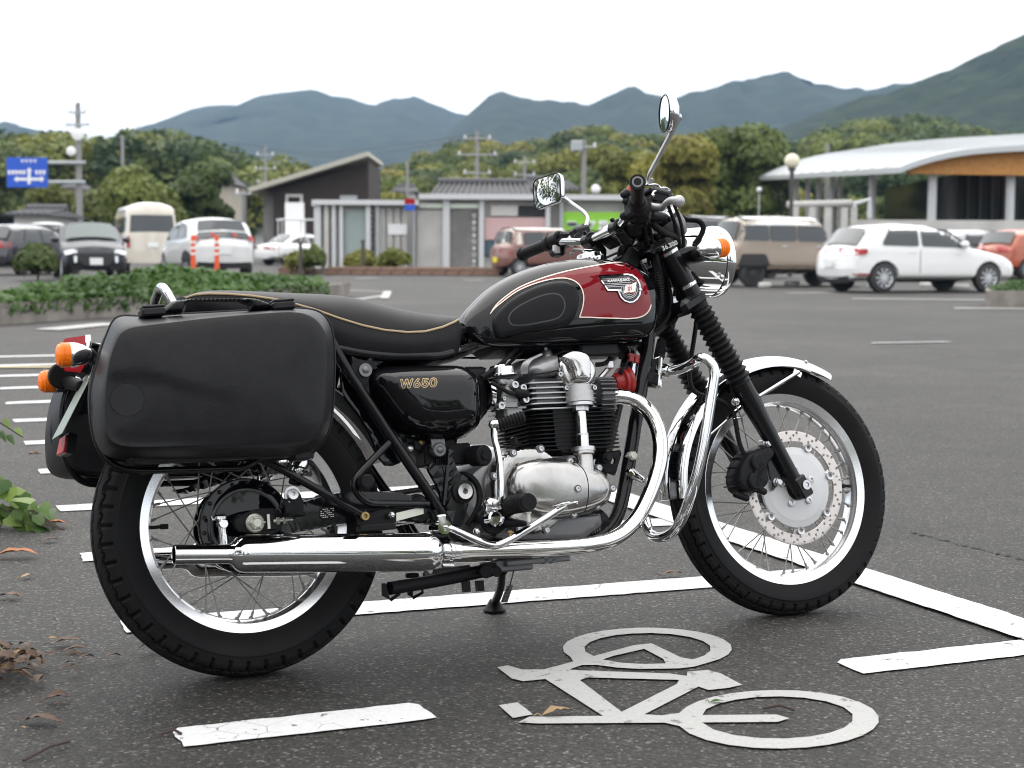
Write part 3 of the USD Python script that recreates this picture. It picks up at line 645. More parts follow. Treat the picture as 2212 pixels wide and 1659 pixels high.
# pivot plate
obj('pivot_plate', plate(sg.Polygon([PX(*k2(*q), -.125) for q in [(-70, 300), (20, 520), (130, 590), (180, 720), (150, 840), (60, 1150), (-60, 1120), (-150, 900), (-210, 700), (-330, 480), (-290, 400), (-200, 470), (-110, 440)]]).buffer(.001), -.113, .012), fr, bike)
q = P3(k2, 65, 745, -.127); obj('pivot_cap', [revolve([(.0, .0), (.027, 0), (.027, .004), (.022, .007), (.0, .007)], q, q - Y, 32)], 'black_satin', bike)
obj('pivot_bolt', revolve([(0, .003), (.007, .003), (.007, .011), (.018, .012), (.019, .009), (.019, 0)], q - [0, .004, 0], q - Y, 32), 'polished_alloy', bike)
obj('gusset_weld', tube([P3(k2, -110, 440, -.128), P3(k2, -125, 620, -.128), P3(k2, -150, 900, -.128)], .005, 8), fr, bike)
obj('side_brace', plate(sg.Polygon([PX(*k2(*q), -.118) for q in [(-120, 250), (-50, 240), (-60, 700), (-130, 1000), (-160, 990)]]), -.118, .010), fr, bike)
# muffler hanger and stay
obj('pannier_stay', tb([(550, 985, -.15), (600, 1008, -.15), (782, 1112, -.15)], .0095, bend=.02), fr, bike)
hg = sg.Polygon([PX(*q, -.15) for q in [(775, 1098), (800, 1112), (815, 1102), (845, 1100), (856, 1112), (855, 1132), (772, 1134), (772, 1118)]]).buffer(.002)
obj('muffler_hanger', plate(hg, -.145, .006), 'black_satin', bike)
obj('hanger_block', box(P(812, 1140, -.16), (.085, .03, .014), ch=.002), 'black_satin', bike)
q = P(787, 1115, -.158); obj('hanger_bolt', revolve([(0, .002), (.005, .002), (.005, .008), (.0095, .008), (.0095, -.004)], q, q - Y, 20), 'brass', bike)
q = P(843, 1113, -.158); obj('hanger_bolt', [cyl(q, q - [0, .012, 0], .0095, 6), sph(q - [0, .012, 0], .007, 2)], 'chrome', bike)
obj('peg_bar', hull([P(856, 1108, -.14), P(856, 1126, -.14), P(915, 1094, -.13), P(915, 1110, -.13), P(856, 1108, -.128), P(856, 1126, -.128), P(915, 1094, -.12), P(915, 1110, -.12)]), 'zinc', bike)
obj('data_label', plate(sg.Polygon([PX(*q, -.1125) for q in [(690, 1098), (722, 1094), (725, 1118), (690, 1126)]]), -.1125, .0008), 'black_satin', bike)
lp = []
for k in range(7):
    for j in range(5):
        if (k * 3 + j) % 4: q = P(694 + 4.3 * k, 1101 + 4.3 * j - .5 * k, -.1136); lp.append(box(q, (.0030, .0006, .0018)))
obj('label_print', lp, 'label_print', bike, kind='stuff')
# shock absorbers
for s in (0, 1):
    f_ = (lambda m: m) if not s else mirror
    lo, hi = P(632, 1066, -.132), P(668, 900, -.132)
    d = (hi - lo) / np.linalg.norm(hi - lo); L = np.linalg.norm(hi - lo) + .12
    sh = obj('shock_absorber', f_(cat([revolve([(0, .045), (.016, .045), (.0175, .052), (.0175, .056), (.022, .06), (.022, .07), (.02, .078), (.0, .08)], lo, hi, 28), revolve([(0, .083), (.027, .083), (.029, .09), (.029, .128), (.026, .134), (.0, .136)], lo, hi, 32)])), 'chrome', bike)
    cs = []
    for t in np.linspace(0, 1, 200): a = t * 2 * np.pi * 8; cs.append(lo + d * (.137 + t * (L - .16)) + frame_to(d) @ [.0235 * math.cos(a), .0235 * math.sin(a), 0])
    obj('spring', f_(tube(cs, .0042, 8)), 'chrome', sh)
    obj('shock_body', f_(cat([cyl(lo + d * .02, lo + d * .06, .014), cyl(lo + d * .13, lo + d * (L - .02), .0145)])), 'black_satin', sh)
    obj('lower_mount', f_(cat([plate(sg.Polygon([PX(*q, -.15) for q in [(617, 1112), (613, 1082), (622, 1062), (634, 1056), (646, 1062), (654, 1085), (655, 1112)]]).buffer(.001), -.148, .008), box(P(636, 1112, -.135), (.042, .03, .01), ch=.002)])), 'black_satin', sh)
    q = P(632, 1068, -.156); obj('mount_bolt', f_(cat([revolve([(.0, .002), (.0045, .002), (.0045, .007), (.011, .008), (.0125, .006), (.0125, 0)], q, q - Y, 24), revolve([(.013, -.006), (.0185, -.006), (.0185, -.001), (.013, -.001)], q, q - Y, 24, close=True)])), 'steel', sh)
# ---- crankcase and engine cover

obj('crankcase', dome(sg.Polygon([PX(*q, -.09) for q in [(1045, 985), (1100, 960), (1270, 960), (1300, 1010), (1308, 1080), (1240, 1160), (1080, 1165), (1000, 1150), (985, 1060), (1010, 1010)]]), .09, .18, .02), 'cast_alloy', bike)
obj('lower_crankcase', dome(sg.Polygon([PX(*q, -.10) for q in [(1060, 1120), (1300, 1105), (1305, 1140), (1260, 1172), (1100, 1175), (1060, 1168)]]), -.05, .06, .012), 'dark_alloy', bike)
obj('oil_filter', [cyl(P(1240, 1150, -.07), P(1305, 1125, -.07), .034, 28, .006)], 'black_satin', bike)
obj('filter_print', [revolve([(.0344, h), (.0346, h + .0002), (.0346, h + .004), (.0344, h + .0042)], P(1240, 1150, -.07), P(1305, 1125, -.07), 28) for h in (.03, .037, .044, .051)], 'dark_alloy', bike, kind='stuff')
cov = spoly(K(k2, [(412, 700), (425, 560), (500, 400), (640, 272), (800, 225), (960, 232), (1060, 272), (1150, 335), (1270, 352), (1390, 345), (1560, 345), (1600, 440), (1690, 500), (1765, 600), (1806, 710), (1790, 830), (1720, 915), (1600, 980), (1460, 1022), (1300, 1062), (1210, 1095), (1120, 1165), (1020, 1212), (900, 1228), (760, 1200), (600, 1100), (480, 960), (425, 830)]), -.150, 150)
inn = spoly(K(k2, [(600, 700), (612, 570), (690, 440), (830, 378), (1000, 362), (1200, 372), (1340, 392), (1480, 440), (1650, 500), (1745, 600), (1778, 720), (1730, 850), (1620, 930), (1450, 990), (1200, 1040), (950, 1030), (750, 930), (640, 820)]), -.165, 110)
cover = obj('engine_cover', dome(cov, -.10, .045, .009, step=.012), 'polished_alloy', bike)
inn = inn.buffer(.004); cdm = dome(inn, -.142, .034, .034, step=.010, bulge=.010, power=2.0); obj('cover_dome', cdm, 'polished_alloy', cover, smooth=60)
def onseam(pts, y, r): return tube(spline([P3(k2, a, b, y) for a, b in pts], 30), r, 6)
seam = sg.LineString([PX(*k2(*q), -.172) for q in [(1340, 352), (1400, 400), (1470, 490), (1500, 620), (1508, 760), (1490, 900), (1460, 1010)]])
for a, b in [(645, 300), (960, 252), (1295, 395), (1625, 472), (1782, 706), (1605, 902), (1335, 1002), (1028, 1185), (715, 1175), (430, 565), (1382, 712)]:
    yb = -.147 if (a, b) not in ((1382, 712), (1605, 902), (1625, 472), (1335, 1002), (1295, 395)) else (-.186 if a == 1382 else -.160)
    q = P3(k2, a, b, yb); obj('cover_bolt', [bolt(q, -Y, .0062, .004, 'socket')], 'steel', cover); obj('bolt_recess', revolve([(.0064, -.010), (.0096, -.010), (.0096, .0012), (.0064, .0008)], q, q - Y, 20, close=True), 'dark_alloy', cover)
# ---- cylinder with cooling fins
cx0, cx1 = P(1098, 900, 0)[0], P(1296, 900, 0)[0]
zt, zb_ = P(1200, 876, -.1)[2], P(1200, 985, -.1)[2]
tilt = 0.0
obj('cylinder_block', box(((cx0 + cx1) / 2, 0, (zt + zb_) / 2), (cx1 - cx0 - .05, .20, zt - zb_ + .02), ch=.02), 'black_fins', bike)
def fin(z, x0, x1, hw, t, r=.04, wave=0.): 
    p = sg.box(x0 + r, -hw + r, x1 - r, hw - r).buffer(r, 8)
    m = trimesh.creation.extrude_polygon(p, t, engine='earcut'); m.apply_translation([0, 0, z]); return m
nf = 12
for k in range(nf):
    z = zb_ + .012 + (zt - zb_ - .016) * k / (nf - 1)
    obj('cooling_fin', fin(z, cx0 + .004, cx1 - .006, .128 - (.008 if k > nf - 2 else 0), .0026), 'black_fins', bike)
obj('cylinder_web', plate(sg.Polygon([PX(*k1(*q), -.128) for q in [(1090, 900), (1360, 900), (1400, 1420), (1140, 1410)]]), -.100, .026, step=.03), 'black_fins', bike)
# ---- cylinder head: alloy fins, camshaft cover, bevel drive housing
hx0, hx1 = P(1145, 850, -.13)[0], P(1276, 850, -.13)[0]
hz0, hz1 = P(1200, 882, -.12)[2], P(1200, 826, -.12)[2]
obj('cylinder_head', box(((hx0 + hx1) / 2, 0, (hz0 + hz1) / 2 + .008), (hx1 - hx0 - .024, .232, hz1 - hz0 + .01), ch=.012), 'dark_alloy', bike)
for k in range(6):
    z = hz0 + (hz1 - hz0) * (k / 5) - .002
    obj('head_fin', fin(z, hx0, hx1, .132, .0032, .012), 'cast_alloy', bike)
camp = spoly(K(k1, [(735, 480), (750, 390), (840, 320), (980, 260), (1100, 225), (1260, 232), (1420, 270), (1500, 400), (1500, 560), (1300, 620), (1050, 610), (880, 610), (830, 560), (760, 540)]), -.10, 80)
obj('cam_cover', dome(camp, .115, .206, .024, step=.009, bulge=.036), 'satin_alloy', bike)
rb = []
for k in range(5):
    o = k * 13
    rb.append(tube([P3(k1, 735 + o * 1.2, 500 - o * .1, -.098), P3(k1, 742 + o * 1.2, 400, -.108), P3(k1, 800 + o, 345 - o * .2, -.106), P3(k1, 960 + o * .2, 275 + o * .1, -.09)], .0026, 6, bend=.02))
for r_ in rb: obj('cover_rib', r_, 'cast_alloy', bike)
q = P3(k1, 1018, 235, -.06); obj('cover_plug', [revolve([(0, -.02), (.02, -.02), (.012, 0), (.0, .0)], q, q + [0, 0, 1], 20), cyl(q, q + [0, 0, .008], .006, 6)], 'steel', bike)
obj('cover_gasket', tube([P3(k1, 750, 520, -.112), P3(k1, 900, 505, -.121), P3(k1, 1050, 485, -.124), P3(k1, 1140, 465, -.124)], .0018, 6, smooth=16), 'black_rubber', bike)
bev = spoly(K(k1, [(1140, 430), (1150, 340), (1230, 250), (1340, 222), (1450, 240), (1540, 320), (1600, 430), (1600, 540), (1545, 640), (1470, 690), (1290, 690), (1210, 640), (1160, 540)]), -.13, 80)
obj('bevel_housing', dome(bev, -.10, .042, .016, step=.007), 'bright_alloy', bike)
fac = spoly(K(k1, [(1190, 310), (1250, 255), (1340, 226), (1440, 244), (1510, 290), (1532, 400), (1535, 560), (1500, 595), (1400, 600), (1345, 580), (1320, 500), (1260, 380)]), -.155, 60)
obj('bevel_face', dome(fac, -.143, .017, .006, step=.006, bulge=.005), 'bright_alloy', bike)
for a, b in [(1243, 665), (1563, 662), (1170, 510)]:
    q = P3(k1, a, b, -.133); obj('housing_bolt', bolt(q, -Y, .0062, .008, 'socket'), 'steel', bike)
s1 = P3(k1, 1395, 640, -.138); s2 = P3(k1, 1450, 1420, -.150)
dd = (s2 - s1) / np.linalg.norm(s2 - s1); Ls = np.linalg.norm(s2 - s1)
def hh(y): return (P3(k1, 1400, y, -.14) - s1) @ dd
obj('bevel_collar', revolve([(0, 0), (.030, 0), (.030, hh(700)), (.0335, hh(705)), (.0335, hh(780)), (.035, hh(784)), (.035, hh(835)), (.028, hh(842)), (.0, hh(842))], s1, s2, 40), 'cast_alloy', bike)
obj('bevel_nut', [revolve([(.0, hh(842)), (.033, hh(842)), (.033, hh(876)), (.0, hh(876))], s1, s2, 14), revolve([(.0, hh(876)), (.0195, hh(878)), (.0195, hh(930)), (.0, hh(930))], s1, s2, 6)], 'steel', bike)
obj('bevel_shaft_tube', revolve([(0, hh(928)), (.0125, hh(930)), (.0135, hh(1000)), (.0135, hh(1200)), (.0155, hh(1212)), (.0155, Ls - .004), (0, Ls - .003)], s1, s2, 32), 'chrome', bike)
obj('shaft_band', revolve([(.0136, hh(1190)), (.0158, hh(1192)), (.0158, hh(1212)), (.0155, hh(1214))], s1, s2, 32), 'steel', bike)
obj('shaft_boss', [revolve([(0, Ls - .01), (.026, Ls - .01), (.027, Ls), (.022, Ls + .004), (.024, Ls + .06), (.0, Ls + .06)], s1, s2, 32)], 'polished_alloy', cover)
obj('boss_nut', revolve([(0, Ls - .016), (.029, Ls - .016), (.029, Ls - .006), (.0, Ls - .006)], s1, s2, 12), 'steel', bike)
# exhaust port with finned clamp
pa, pb = P3(k1, 1600, 760, -.085), P3(k1, 1900, 752, -.098)
pd = (pb - pa) / np.linalg.norm(pb - pa)
fc = P3(k1, 1690, 756, -.09)
for k, s in enumerate((1, -1)):
    f_ = (lambda m: m) if s == 1 else mirror
    cl = obj('exhaust_clamp', f_(cyl(fc - pd * .018, fc + pd * .018, .037, 32)), 'dark_alloy', bike)
    for j in range(22):
        a = 2 * np.pi * j / 22; R = frame_to(pd); rd = R @ [math.cos(a), math.sin(a), 0]; tn = R @ [-math.sin(a), math.cos(a), 0]
        obj('clamp_fin', f_(box(fc + rd * .041, (.014, .0035, .042), np.c_[rd, tn, pd], .001)), 'dark_alloy', cl)
for k, z in enumerate(np.linspace(hz0, hz1 - .01, 6)):
    obj('head_fin', fin(z, hx1 - .05, hx1 + .030, .118, .003, .02), 'cast_alloy', bike)
# carburettor
def cb_(x, y, yb=-.105): return P3(k1, x, y, yb)
q = cb_(510, 600)
carb = obj('carburettor', [dome(sg.Polygon([PX(*k1(*a), -.11) for a in [(440, 530), (690, 530), (680, 600), (620, 660), (690, 720), (740, 900), (500, 905), (440, 860), (470, 720), (500, 640), (440, 590)]]), -.06, .062, .010, step=.01), plate(sg.Polygon([PX(*k1(*a), -.125) for a in [(515, 820), (690, 815), (700, 890), (520, 895)]]), -.118, .012), plate(sg.Polygon([PX(*k1(*a), -.125) for a in [(488, 560), (580, 555), (582, 622), (490, 625)]]), -.118, .008)], 'carb_alloy', bike)
tp = cb_(515, 520, -.09)
obj('carburettor_cap', revolve([(0, -.002), (.038, -.002), (.038, .002), (.032, .004), (.031, .019), (.026, .024), (0, .025)], tp, tp + [-.04, 0, 1], 36), 'chrome', carb)
obj('float_bowl', [box(cb_(600, 960, -.09), (.05, .06, .03), ch=.006), box(cb_(590, 908, -.09), (.062, .066, .004))], 'carb_alloy', carb)
for a, b, r_ in [(645, 630, .0085), (490, 870, .0085), (740, 665, .008), (770, 800, .008), (520, 790, .004), (525, 845, .003)]:
    q = cb_(a, b, -.124); obj('carburettor_screw', revolve([(0, .006), (r_ * .6, .006), (r_ * .6, .012), (r_, .012), (r_, -.01)], q, q - Y, 18), 'steel', carb)
obj('choke_cap', [bone(cb_(700, 720, -.135), cb_(780, 730, -.135), .0105, .0105), tube([cb_(380, 600, -.13), cb_(500, 660, -.138), cb_(600, 718, -.138), cb_(700, 722, -.135)], .005, 8, smooth=12)], 'black_rubber', carb)
obj('intake_boot', [revolve([(.026, 0), (.034, .004), (.036, .016), (.028, .028), (.024, .05), (.026, .075)], cb_(345, 740, -.085), cb_(520, 735, -.085), 28)], 'black_rubber', bike)
obj('boot_band', revolve([(.0365, 0), (.0385, .001), (.0385, .012), (.0365, .013)], cb_(325, 740, -.085), cb_(520, 735, -.085), 32), 'chrome', bike)
obj('intake_manifold', cyl(cb_(720, 740, -.085), cb_(860, 740, -.085), .025), 'black_rubber', bike)
# hoses and cables under the tank
for pts, r_ in [([k1(280, 540) + (-.11,), k1(480, 400) + (-.1,), k1(640, 250) + (-.08,), k1(690, 180) + (-.05,)], .005), ([k1(300, 560) + (-.09,), k1(440, 480) + (-.1,), k1(560, 330) + (-.07,), k1(600, 190) + (-.05,)], .0045), ([k1(560, 420) + (-.07,), k1(640, 340) + (-.06,), k1(800, 200) + (-.05,)], .004), ([k1(1590, 395) + (-.06,), k1(1680, 385) + (-.06,), k1(1755, 320) + (-.05,), k1(1750, 240) + (-.04,)], .006), ([k1(1440, 250) + (-.05,), k1(1600, 250) + (-.05,), k1(1750, 270) + (-.04,), k1(1900, 300) + (-.03,)], .009)]:
    obj('hose', tube([P(*a) for a in pts], r_, 10, smooth=24), 'black_rubber', bike)
obj('ignition_coil', [box(P3(k1, 1560, 240, -.05), (.11, .07, .035), ch=.006)], 'black_plastic', bike)
obj('under_tank_tray', dome(sg.Polygon([PX(*q, -.03) for q in [(1030, 742), (1395, 735), (1390, 752), (1250, 765), (1060, 768)]]), .04, .10, .01), 'black_satin', bike)
# kick starter
kk = obj('kick_lever', [tube([P3(k2, 425, 20, -.185), P3(k2, 425, 120, -.185), P3(k2, 490, 380, -.195), P3(k2, 500, 700, -.200), P3(k2, 495, 830, -.2), P3(k2, 470, 880, -.195)], .0082, 14, bend=.03), bone(P3(k1, 415, 1085, -.185), P3(k1, 455, 1075, -.19), .0115, .0105), bone(P3(k2, 380, 890, -.178), P3(k2, 470, 890, -.19), .017, .0145), bone(P3(k2, 365, 960, -.178), P3(k2, 380, 890, -.178), .013, .016)], 'chrome', bike)
q = P3(k2, 445, 880, -.208); obj('lever_screw', bolt(q, -Y, .009, .004, 'dome'), 'steel', kk)
kr = [cyl(P3(k1, 465, 1090, -.19), P3(k1, 770, 990, -.205), .0125, 24)]
ka, kb = P3(k1, 465, 1090, -.19), P3(k1, 770, 990, -.205)
for k in range(8): kr.append(cyl(ka + (kb - ka) * (.03 + k * .12), ka + (kb - ka) * (.03 + k * .12 + .075), .0155, 24, .002))
obj('kick_rubber', kr, 'black_rubber', kk)
q = P3(k2, 450, 1045, -.19); obj('kick_shaft', [revolve([(0, -.06), (.020, -.06), (.020, 0), (.0145, .002), (.0145, -.004), (.0, -.004)], q, q - Y, 28)], 'chrome', bike)
q = P3(k2, 400, 1060, -.14); obj('kick_boss', cyl(q + [0, .03, 0], q - [0, .012, 0], .036, 32), 'black_satin', bike)
# foot peg
fa, fb = P3(k2, 600, 900, -.20), P3(k2, 828, 862, -.305)
pg = obj('foot_peg', [revolve([(0, 0), (.019, 0), (.0205, .004), (.0205, np.linalg.norm(fb - fa) - .004), (.0185, np.linalg.norm(fb - fa)), (0, np.linalg.norm(fb - fa))], fa, fb, 32)], 'black_rubber', bike)
for k in range(7): 
    c = fa + (fb - fa) * (.08 + .11 * k); obj('peg_ridge', revolve([(.0205, 0), (.0218, .001), (.0218, .004), (.0205, .005)], c, fb, 28), 'black_rubber', pg)
obj('peg_slot', box(fb + [0, -.0006, -.002], (.038, .001, .0018)), 'black_fins', pg)
obj('peg_feeler', [cyl(P3(k2, 815, 985, -.29), P3(k2, 820, 1095, -.29), .0048, 14), cyl(P3(k2, 815, 975, -.29), P3(k2, 815, 1000, -.29), .007, 6)], 'zinc', pg)
obj('peg_bracket', [bone(P3(k2, 520, 980, -.16), P3(k2, 640, 930, -.21), .018, .014), bone(P3(k2, 560, 1100, -.17), P3(k2, 770, 1110, -.2), .012, .007)], 'black_satin', bike)
# brake pedal
bp_ = [P3(k2, -230, 1090, -.205), P3(k2, -60, 1170, -.21), P3(k2, 150, 1270, -.215), P3(k2, 350, 1350, -.22), P3(k2, 460, 1365, -.222), P3(k2, 600, 1300, -.225), P3(k2, 900, 1120, -.235), P3(k2, 1180, 945, -.24), P3(k2, 1240, 905, -.24)]
bp_ = [P(955, 1137, -.2)] + bp_[1:]
ped = obj('brake_pedal', [tube(bp_, .0085, 14, bend=.03), tube(spline([P3(k2, 1130, 912, -.242), P3(k2, 1200, 890, -.246), P3(k2, 1290, 878, -.246), P3(k2, 1370, 885, -.244)], 12), .0045, 10), box(P3(k2, 1240, 888, -.24), (.055, .03, .004), rot([0, 1, 0], -.1), .0015)], 'chrome', bike)
q = P(957, 1139, -.205); obj('pedal_pivot', [cyl(q + [0, .05, 0], q - [0, .004, 0], .0155, 24), revolve([(0, .003), (.008, .003), (.008, .009), (.016, .009), (.016, 0)], q, q - Y, 24), box(q + [-.002, .004, .02], (.024, .018, .016), ch=.003)], 'chrome', ped)
obj('pedal_boss', cyl(P(955, 1142, -.12), P(955, 1142, -.19), .023), fr, bike)
obj('pedal_stop', [cyl(P3(k2, 608, 1190, -.225), P3(k2, 608, 1290, -.225), .004), cyl(P3(k2, 608, 1200, -.225), P3(k2, 608, 1222, -.225), .0075, 6)], 'brass', ped)
q = P3(k2, 215, 1205, -.16); obj('frame_nut', [cyl(q, q - [0, .006, 0], .012, 6), sph(q - [0, .006, 0], .0085, 2)], 'chrome', bike)
# engine mount plates and bolts in front
obj('mount_plate', plate(sg.Polygon([PX(*k2(*q), -.10) for q in [(1600, 420), (1640, 310), (1880, 265), (1895, 300), (1820, 560), (1700, 500)]]).difference(sg.Point(*PX(*k2(1785, 385), -.1)).buffer(.009)).buffer(.001), -.09, .008), 'black_satin', bike)
q = P3(k2, 1690, 362, -.104); obj('mount_bolt', [cyl(q, q - [0, .018, 0], .013, 20), cyl(q, q - [0, .024, 0], .009, 6)], 'black_satin', bike)
q = P3(k2, 2005, 335, -.09); obj('mount_bolt', [cyl(q + [0, .03, 0], q - [0, .008, 0], .0125, 6), cyl(q, q - [0, .012, 0], .009)], 'zinc', bike)
obj('side_cap', [cyl(P3(k2, 180, 335, -.10), P3(k2, 320, 330, -.14), .025, 24), cyl(P3(k2, 320, 330, -.14), P3(k2, 335, 325, -.147), .012, 6)], 'black_rubber', bike)
obj('oil_filler', [cyl(P3(k1, 640, 1325, -.11), P3(k1, 640, 1300, -.11), .024, 20), box(P3(k1, 655, 1275, -.11), (.014, .02, .022), ch=.003)], 'black_satin', bike)
for k, (a, b, c, d) in enumerate([(100, 560, 240, 720), (240, 620, 260, 900), (180, 850, 120, 1100)]):
    obj('breather_hose', tube([P3(k2, 40, 540, -.09), P3(k2, 180, 590 + 12 * k, -.115 + .008 * k), P3(k2, 265 - 8 * k, 760, -.12), P3(k2, 225, 950, -.12 + .006 * k), P3(k2, 120, 1120, -.11)], .0062, 8, smooth=30), 'black_rubber', bike)
# battery box, air box and rear inner parts: dark bodies behind the side cover
obj('air_box', dome(sg.Polygon([PX(*q, 0) for q in [(800, 790), (1035, 790), (1040, 900), (1000, 950), (900, 950), (830, 900)]]), .10, .18, .02), 'plastic_smooth', bike)
obj('battery_box', dome(sg.Polygon([PX(*k6(*q), -.07) for q in [(690, 1360), (1600, 1380), (1560, 1900), (900, 1720), (690, 1560)]]), .08, .165, .008), 'black_satin', bike)
for a, b, m_ in [(860, 1645, 'steel'), (1170, 1625, 'steel'), (1030, 1540, 'brass')]:
    q = P3(k6, a, b, -.086); obj('box_screw', bolt(q, -Y, .0075, .004, 'dome'), m_, bike)
q = P3(k6, 1315, 1660, -.12); obj('cover_mount', [cyl(q + [0, .03, 0], q, .017, 24), bolt(q, -Y, .009, .006, 'dome'), box(q + [0, .01, .03], (.034, .004, .05))], 'dark_alloy', bike)
obj('regulator', [box(P3(k2, -160, 330, -.06), (.12, .06, .05), ch=.004)] + [box(P3(k2, -250 + 22 * k, 330, -.092), (.003, .012, .045)) for k in range(9)], 'black_satin', bike)
obj('frame_cross_member', cyl(P(900, 1095, .11), P(900, 1095, -.11), .03), fr, bike)
# ---- exhaust
def pipe_y(t): return -.092 - .105 * min(1, t / .75)
hd = [(1311, 856), (1335, 856), (1362, 861), (1390, 877), (1411, 903), (1424, 940), (1426, 985), (1417, 1030), (1398, 1080), (1372, 1125), (1335, 1158), (1290, 1174), (1240, 1181), (1150, 1186), (1050, 1189), (985, 1191)]
hp = np.array([P(a, b, pipe_y(i / (len(hd) - 1))) for i, (a, b) in enumerate(hd)])
hs = spline(hp, 90)
for s in (0, 1):
    f_ = (lambda m: m) if not s else mirror
    hdr = obj('exhaust_header', f_(tube(hs, .0193, 28)), 'exhaust_blued', bike)
    m0, m1 = P(945, 1192, -.2), P(375, 1198, -.2)
    d = (m1 - m0); Lm = np.linalg.norm(d)
    def sx(px): return np.linalg.norm(P(px, 1195, -.2) - m0) * (1 if px < 945 else -1)
    R0 = .0425
    muf = obj('muffler', f_(revolve([(.0, sx(953)), (.021, sx(953)), (.026, sx(951)), (.034, sx(944)), (.0395, sx(934)), (.0425, sx(918)), (.0425, sx(880)), (.0405, sx(530)), (.039, sx(519)), (.034, sx(510)), (.026, sx(503)), (.0215, sx(497)), (.0205, sx(488)), (.0205, sx(376)), (.0195, sx(375)), (.0188, sx(377)), (.0188, sx(440)), (0, sx(442))], m0, m1, 64)), 'chrome', bike)
    n0 = P(990, 1191, -.198)
    obj('muffler_clamp', f_(cat([revolve([(0, 0), (.0225, 0), (.0225, .016), (.0245, .018), (.0245, .026), (.0225, .028), (.0225, .05), (.0, .05)], n0, m0, 36), cyl(P(980, 1222, -.205), P(955, 1222, -.205), .005)])), 'chrome', muf)
    obj('muffler_seam', f_(tube([P(515, 1217, -.2) , P(560, 1236, -.2), P(900, 1236, -.2)], .0012, 6)), 'chrome', muf) if False else None
# ---- engine guard
eg = [P(1430, 800, -.06), P(1452, 801, -.09), P(1500, 782, -.24), P(1520, 774, -.285), P(1540, 792, -.30), P(1541, 830, -.30), P(1530, 900, -.295), P(1512, 1000, -.285), P(1490, 1075, -.265), P(1462, 1140, -.22), P(1432, 1160, -.17), P(1405, 1152, -.11), P(1394, 1122, -.085)]
gs = spline(eg, 110)
for s in (0, 1):
    f_ = (lambda m: m) if not s else mirror
    obj('engine_guard', f_(tube(gs, .0128, 20)), 'chrome', bike)
    obj('guard_plate', f_(cat([bone(P(1362, 1022, -.09), P(1385, 1035, -.095), .0135, .010), cyl(P(1362, 1024, -.105), P(1362, 1024, -.115), .008, 6)])), 'chrome', bike)
    obj('guard_clamp', f_(cat([revolve([(0, -.01), (.018, -.01), (.018, .016), (.0128, .024), (0, .024)], gs[0], gs[3], 24), box(gs[0] + [-.012, .0, -.005], (.012, .03, .08), rot([0, 1, 0], .15), .004)])), 'chrome', bike)
obj('side_light_box', [plate(sg.Polygon([PX(*k3(*q), -.03) for q in [(1170, 600), (1290, 650), (1230, 950), (1100, 920)]]), -.02, .02), cyl(P3(k3, 1030, 1150, -.05), P3(k3, 1000, 1330, -.05), .026), hull([P3(k3, 990, 920, -.06), P3(k3, 1190, 920, -.06), P3(k3, 1090, 1330, -.06), P3(k3, 990, 1350, -.06), P3(k3, 990, 920, .0), P3(k3, 1190, 920, .0), P3(k3, 1090, 1330, .0), P3(k3, 990, 1350, .0)])], 'black_satin', bike)
# horn with its red connectors
h0, h1 = P3(k3, 440, 1290, -.05), P3(k3, 800, 1240, -.045)
hn = obj('horn', [revolve([(0, .004), (.018, .004), (.022, .009), (.024, .02), (.027, .023), (.035, .025), (.035, .032), (.032, .034), (.037, .039), (.037, .047), (.0, .05)], h0 + [0, 0, .0], h1, 36)], 'red_plastic', bike)
obj('horn_bracket', [tube([P3(k3, 240, 1230, -.05), P3(k3, 390, 1060, -.05), P3(k3, 500, 900, -.04)], .007, 8), box(P3(k3, 400, 1010, -.055), (.02, .012, .022), ch=.003)], 'steel', hn)
for a, b, c in [(730, 905, 1), (815, 930, 0)]:
    q = P3(k3, a, b, -.05); cn = obj('wire_connector', [box(q, (.014, .010, .02), rot([0, 1, 0], .15), .002), box(q + [0, 0, .008], (.018, .011, .006), rot([0, 1, 0], .15), .001)], 'red_plastic', bike)
    obj('wire', tube([q + [0, 0, .01], q + [-.006, 0, .03], q + [-.02, .005, .045], q + [-.03, .02, .07]], .0016, 6, smooth=14), 'dark_alloy', cn)
    obj('wire', tube([q - [0, 0, .01], q + [-.004, 0, -.03], q + [-.03, -.005, -.05], P3(k3, 600, 1150, -.06)], .0013, 6, smooth=14), 'black_rubber', cn)
obj('wire_loom', [tube([P3(k3, 560, 1190, -.06), P3(k3, 590, 1090, -.065), P3(k3, 640, 1040, -.06), P3(k3, 600, 1000, -.05)], .006, 8, smooth=12), tube([P3(k3, 620, 1180, -.06), P3(k3, 650, 1090, -.065), P3(k3, 680, 1040, -.06)], .005, 8, smooth=10)], 'black_rubber', bike)
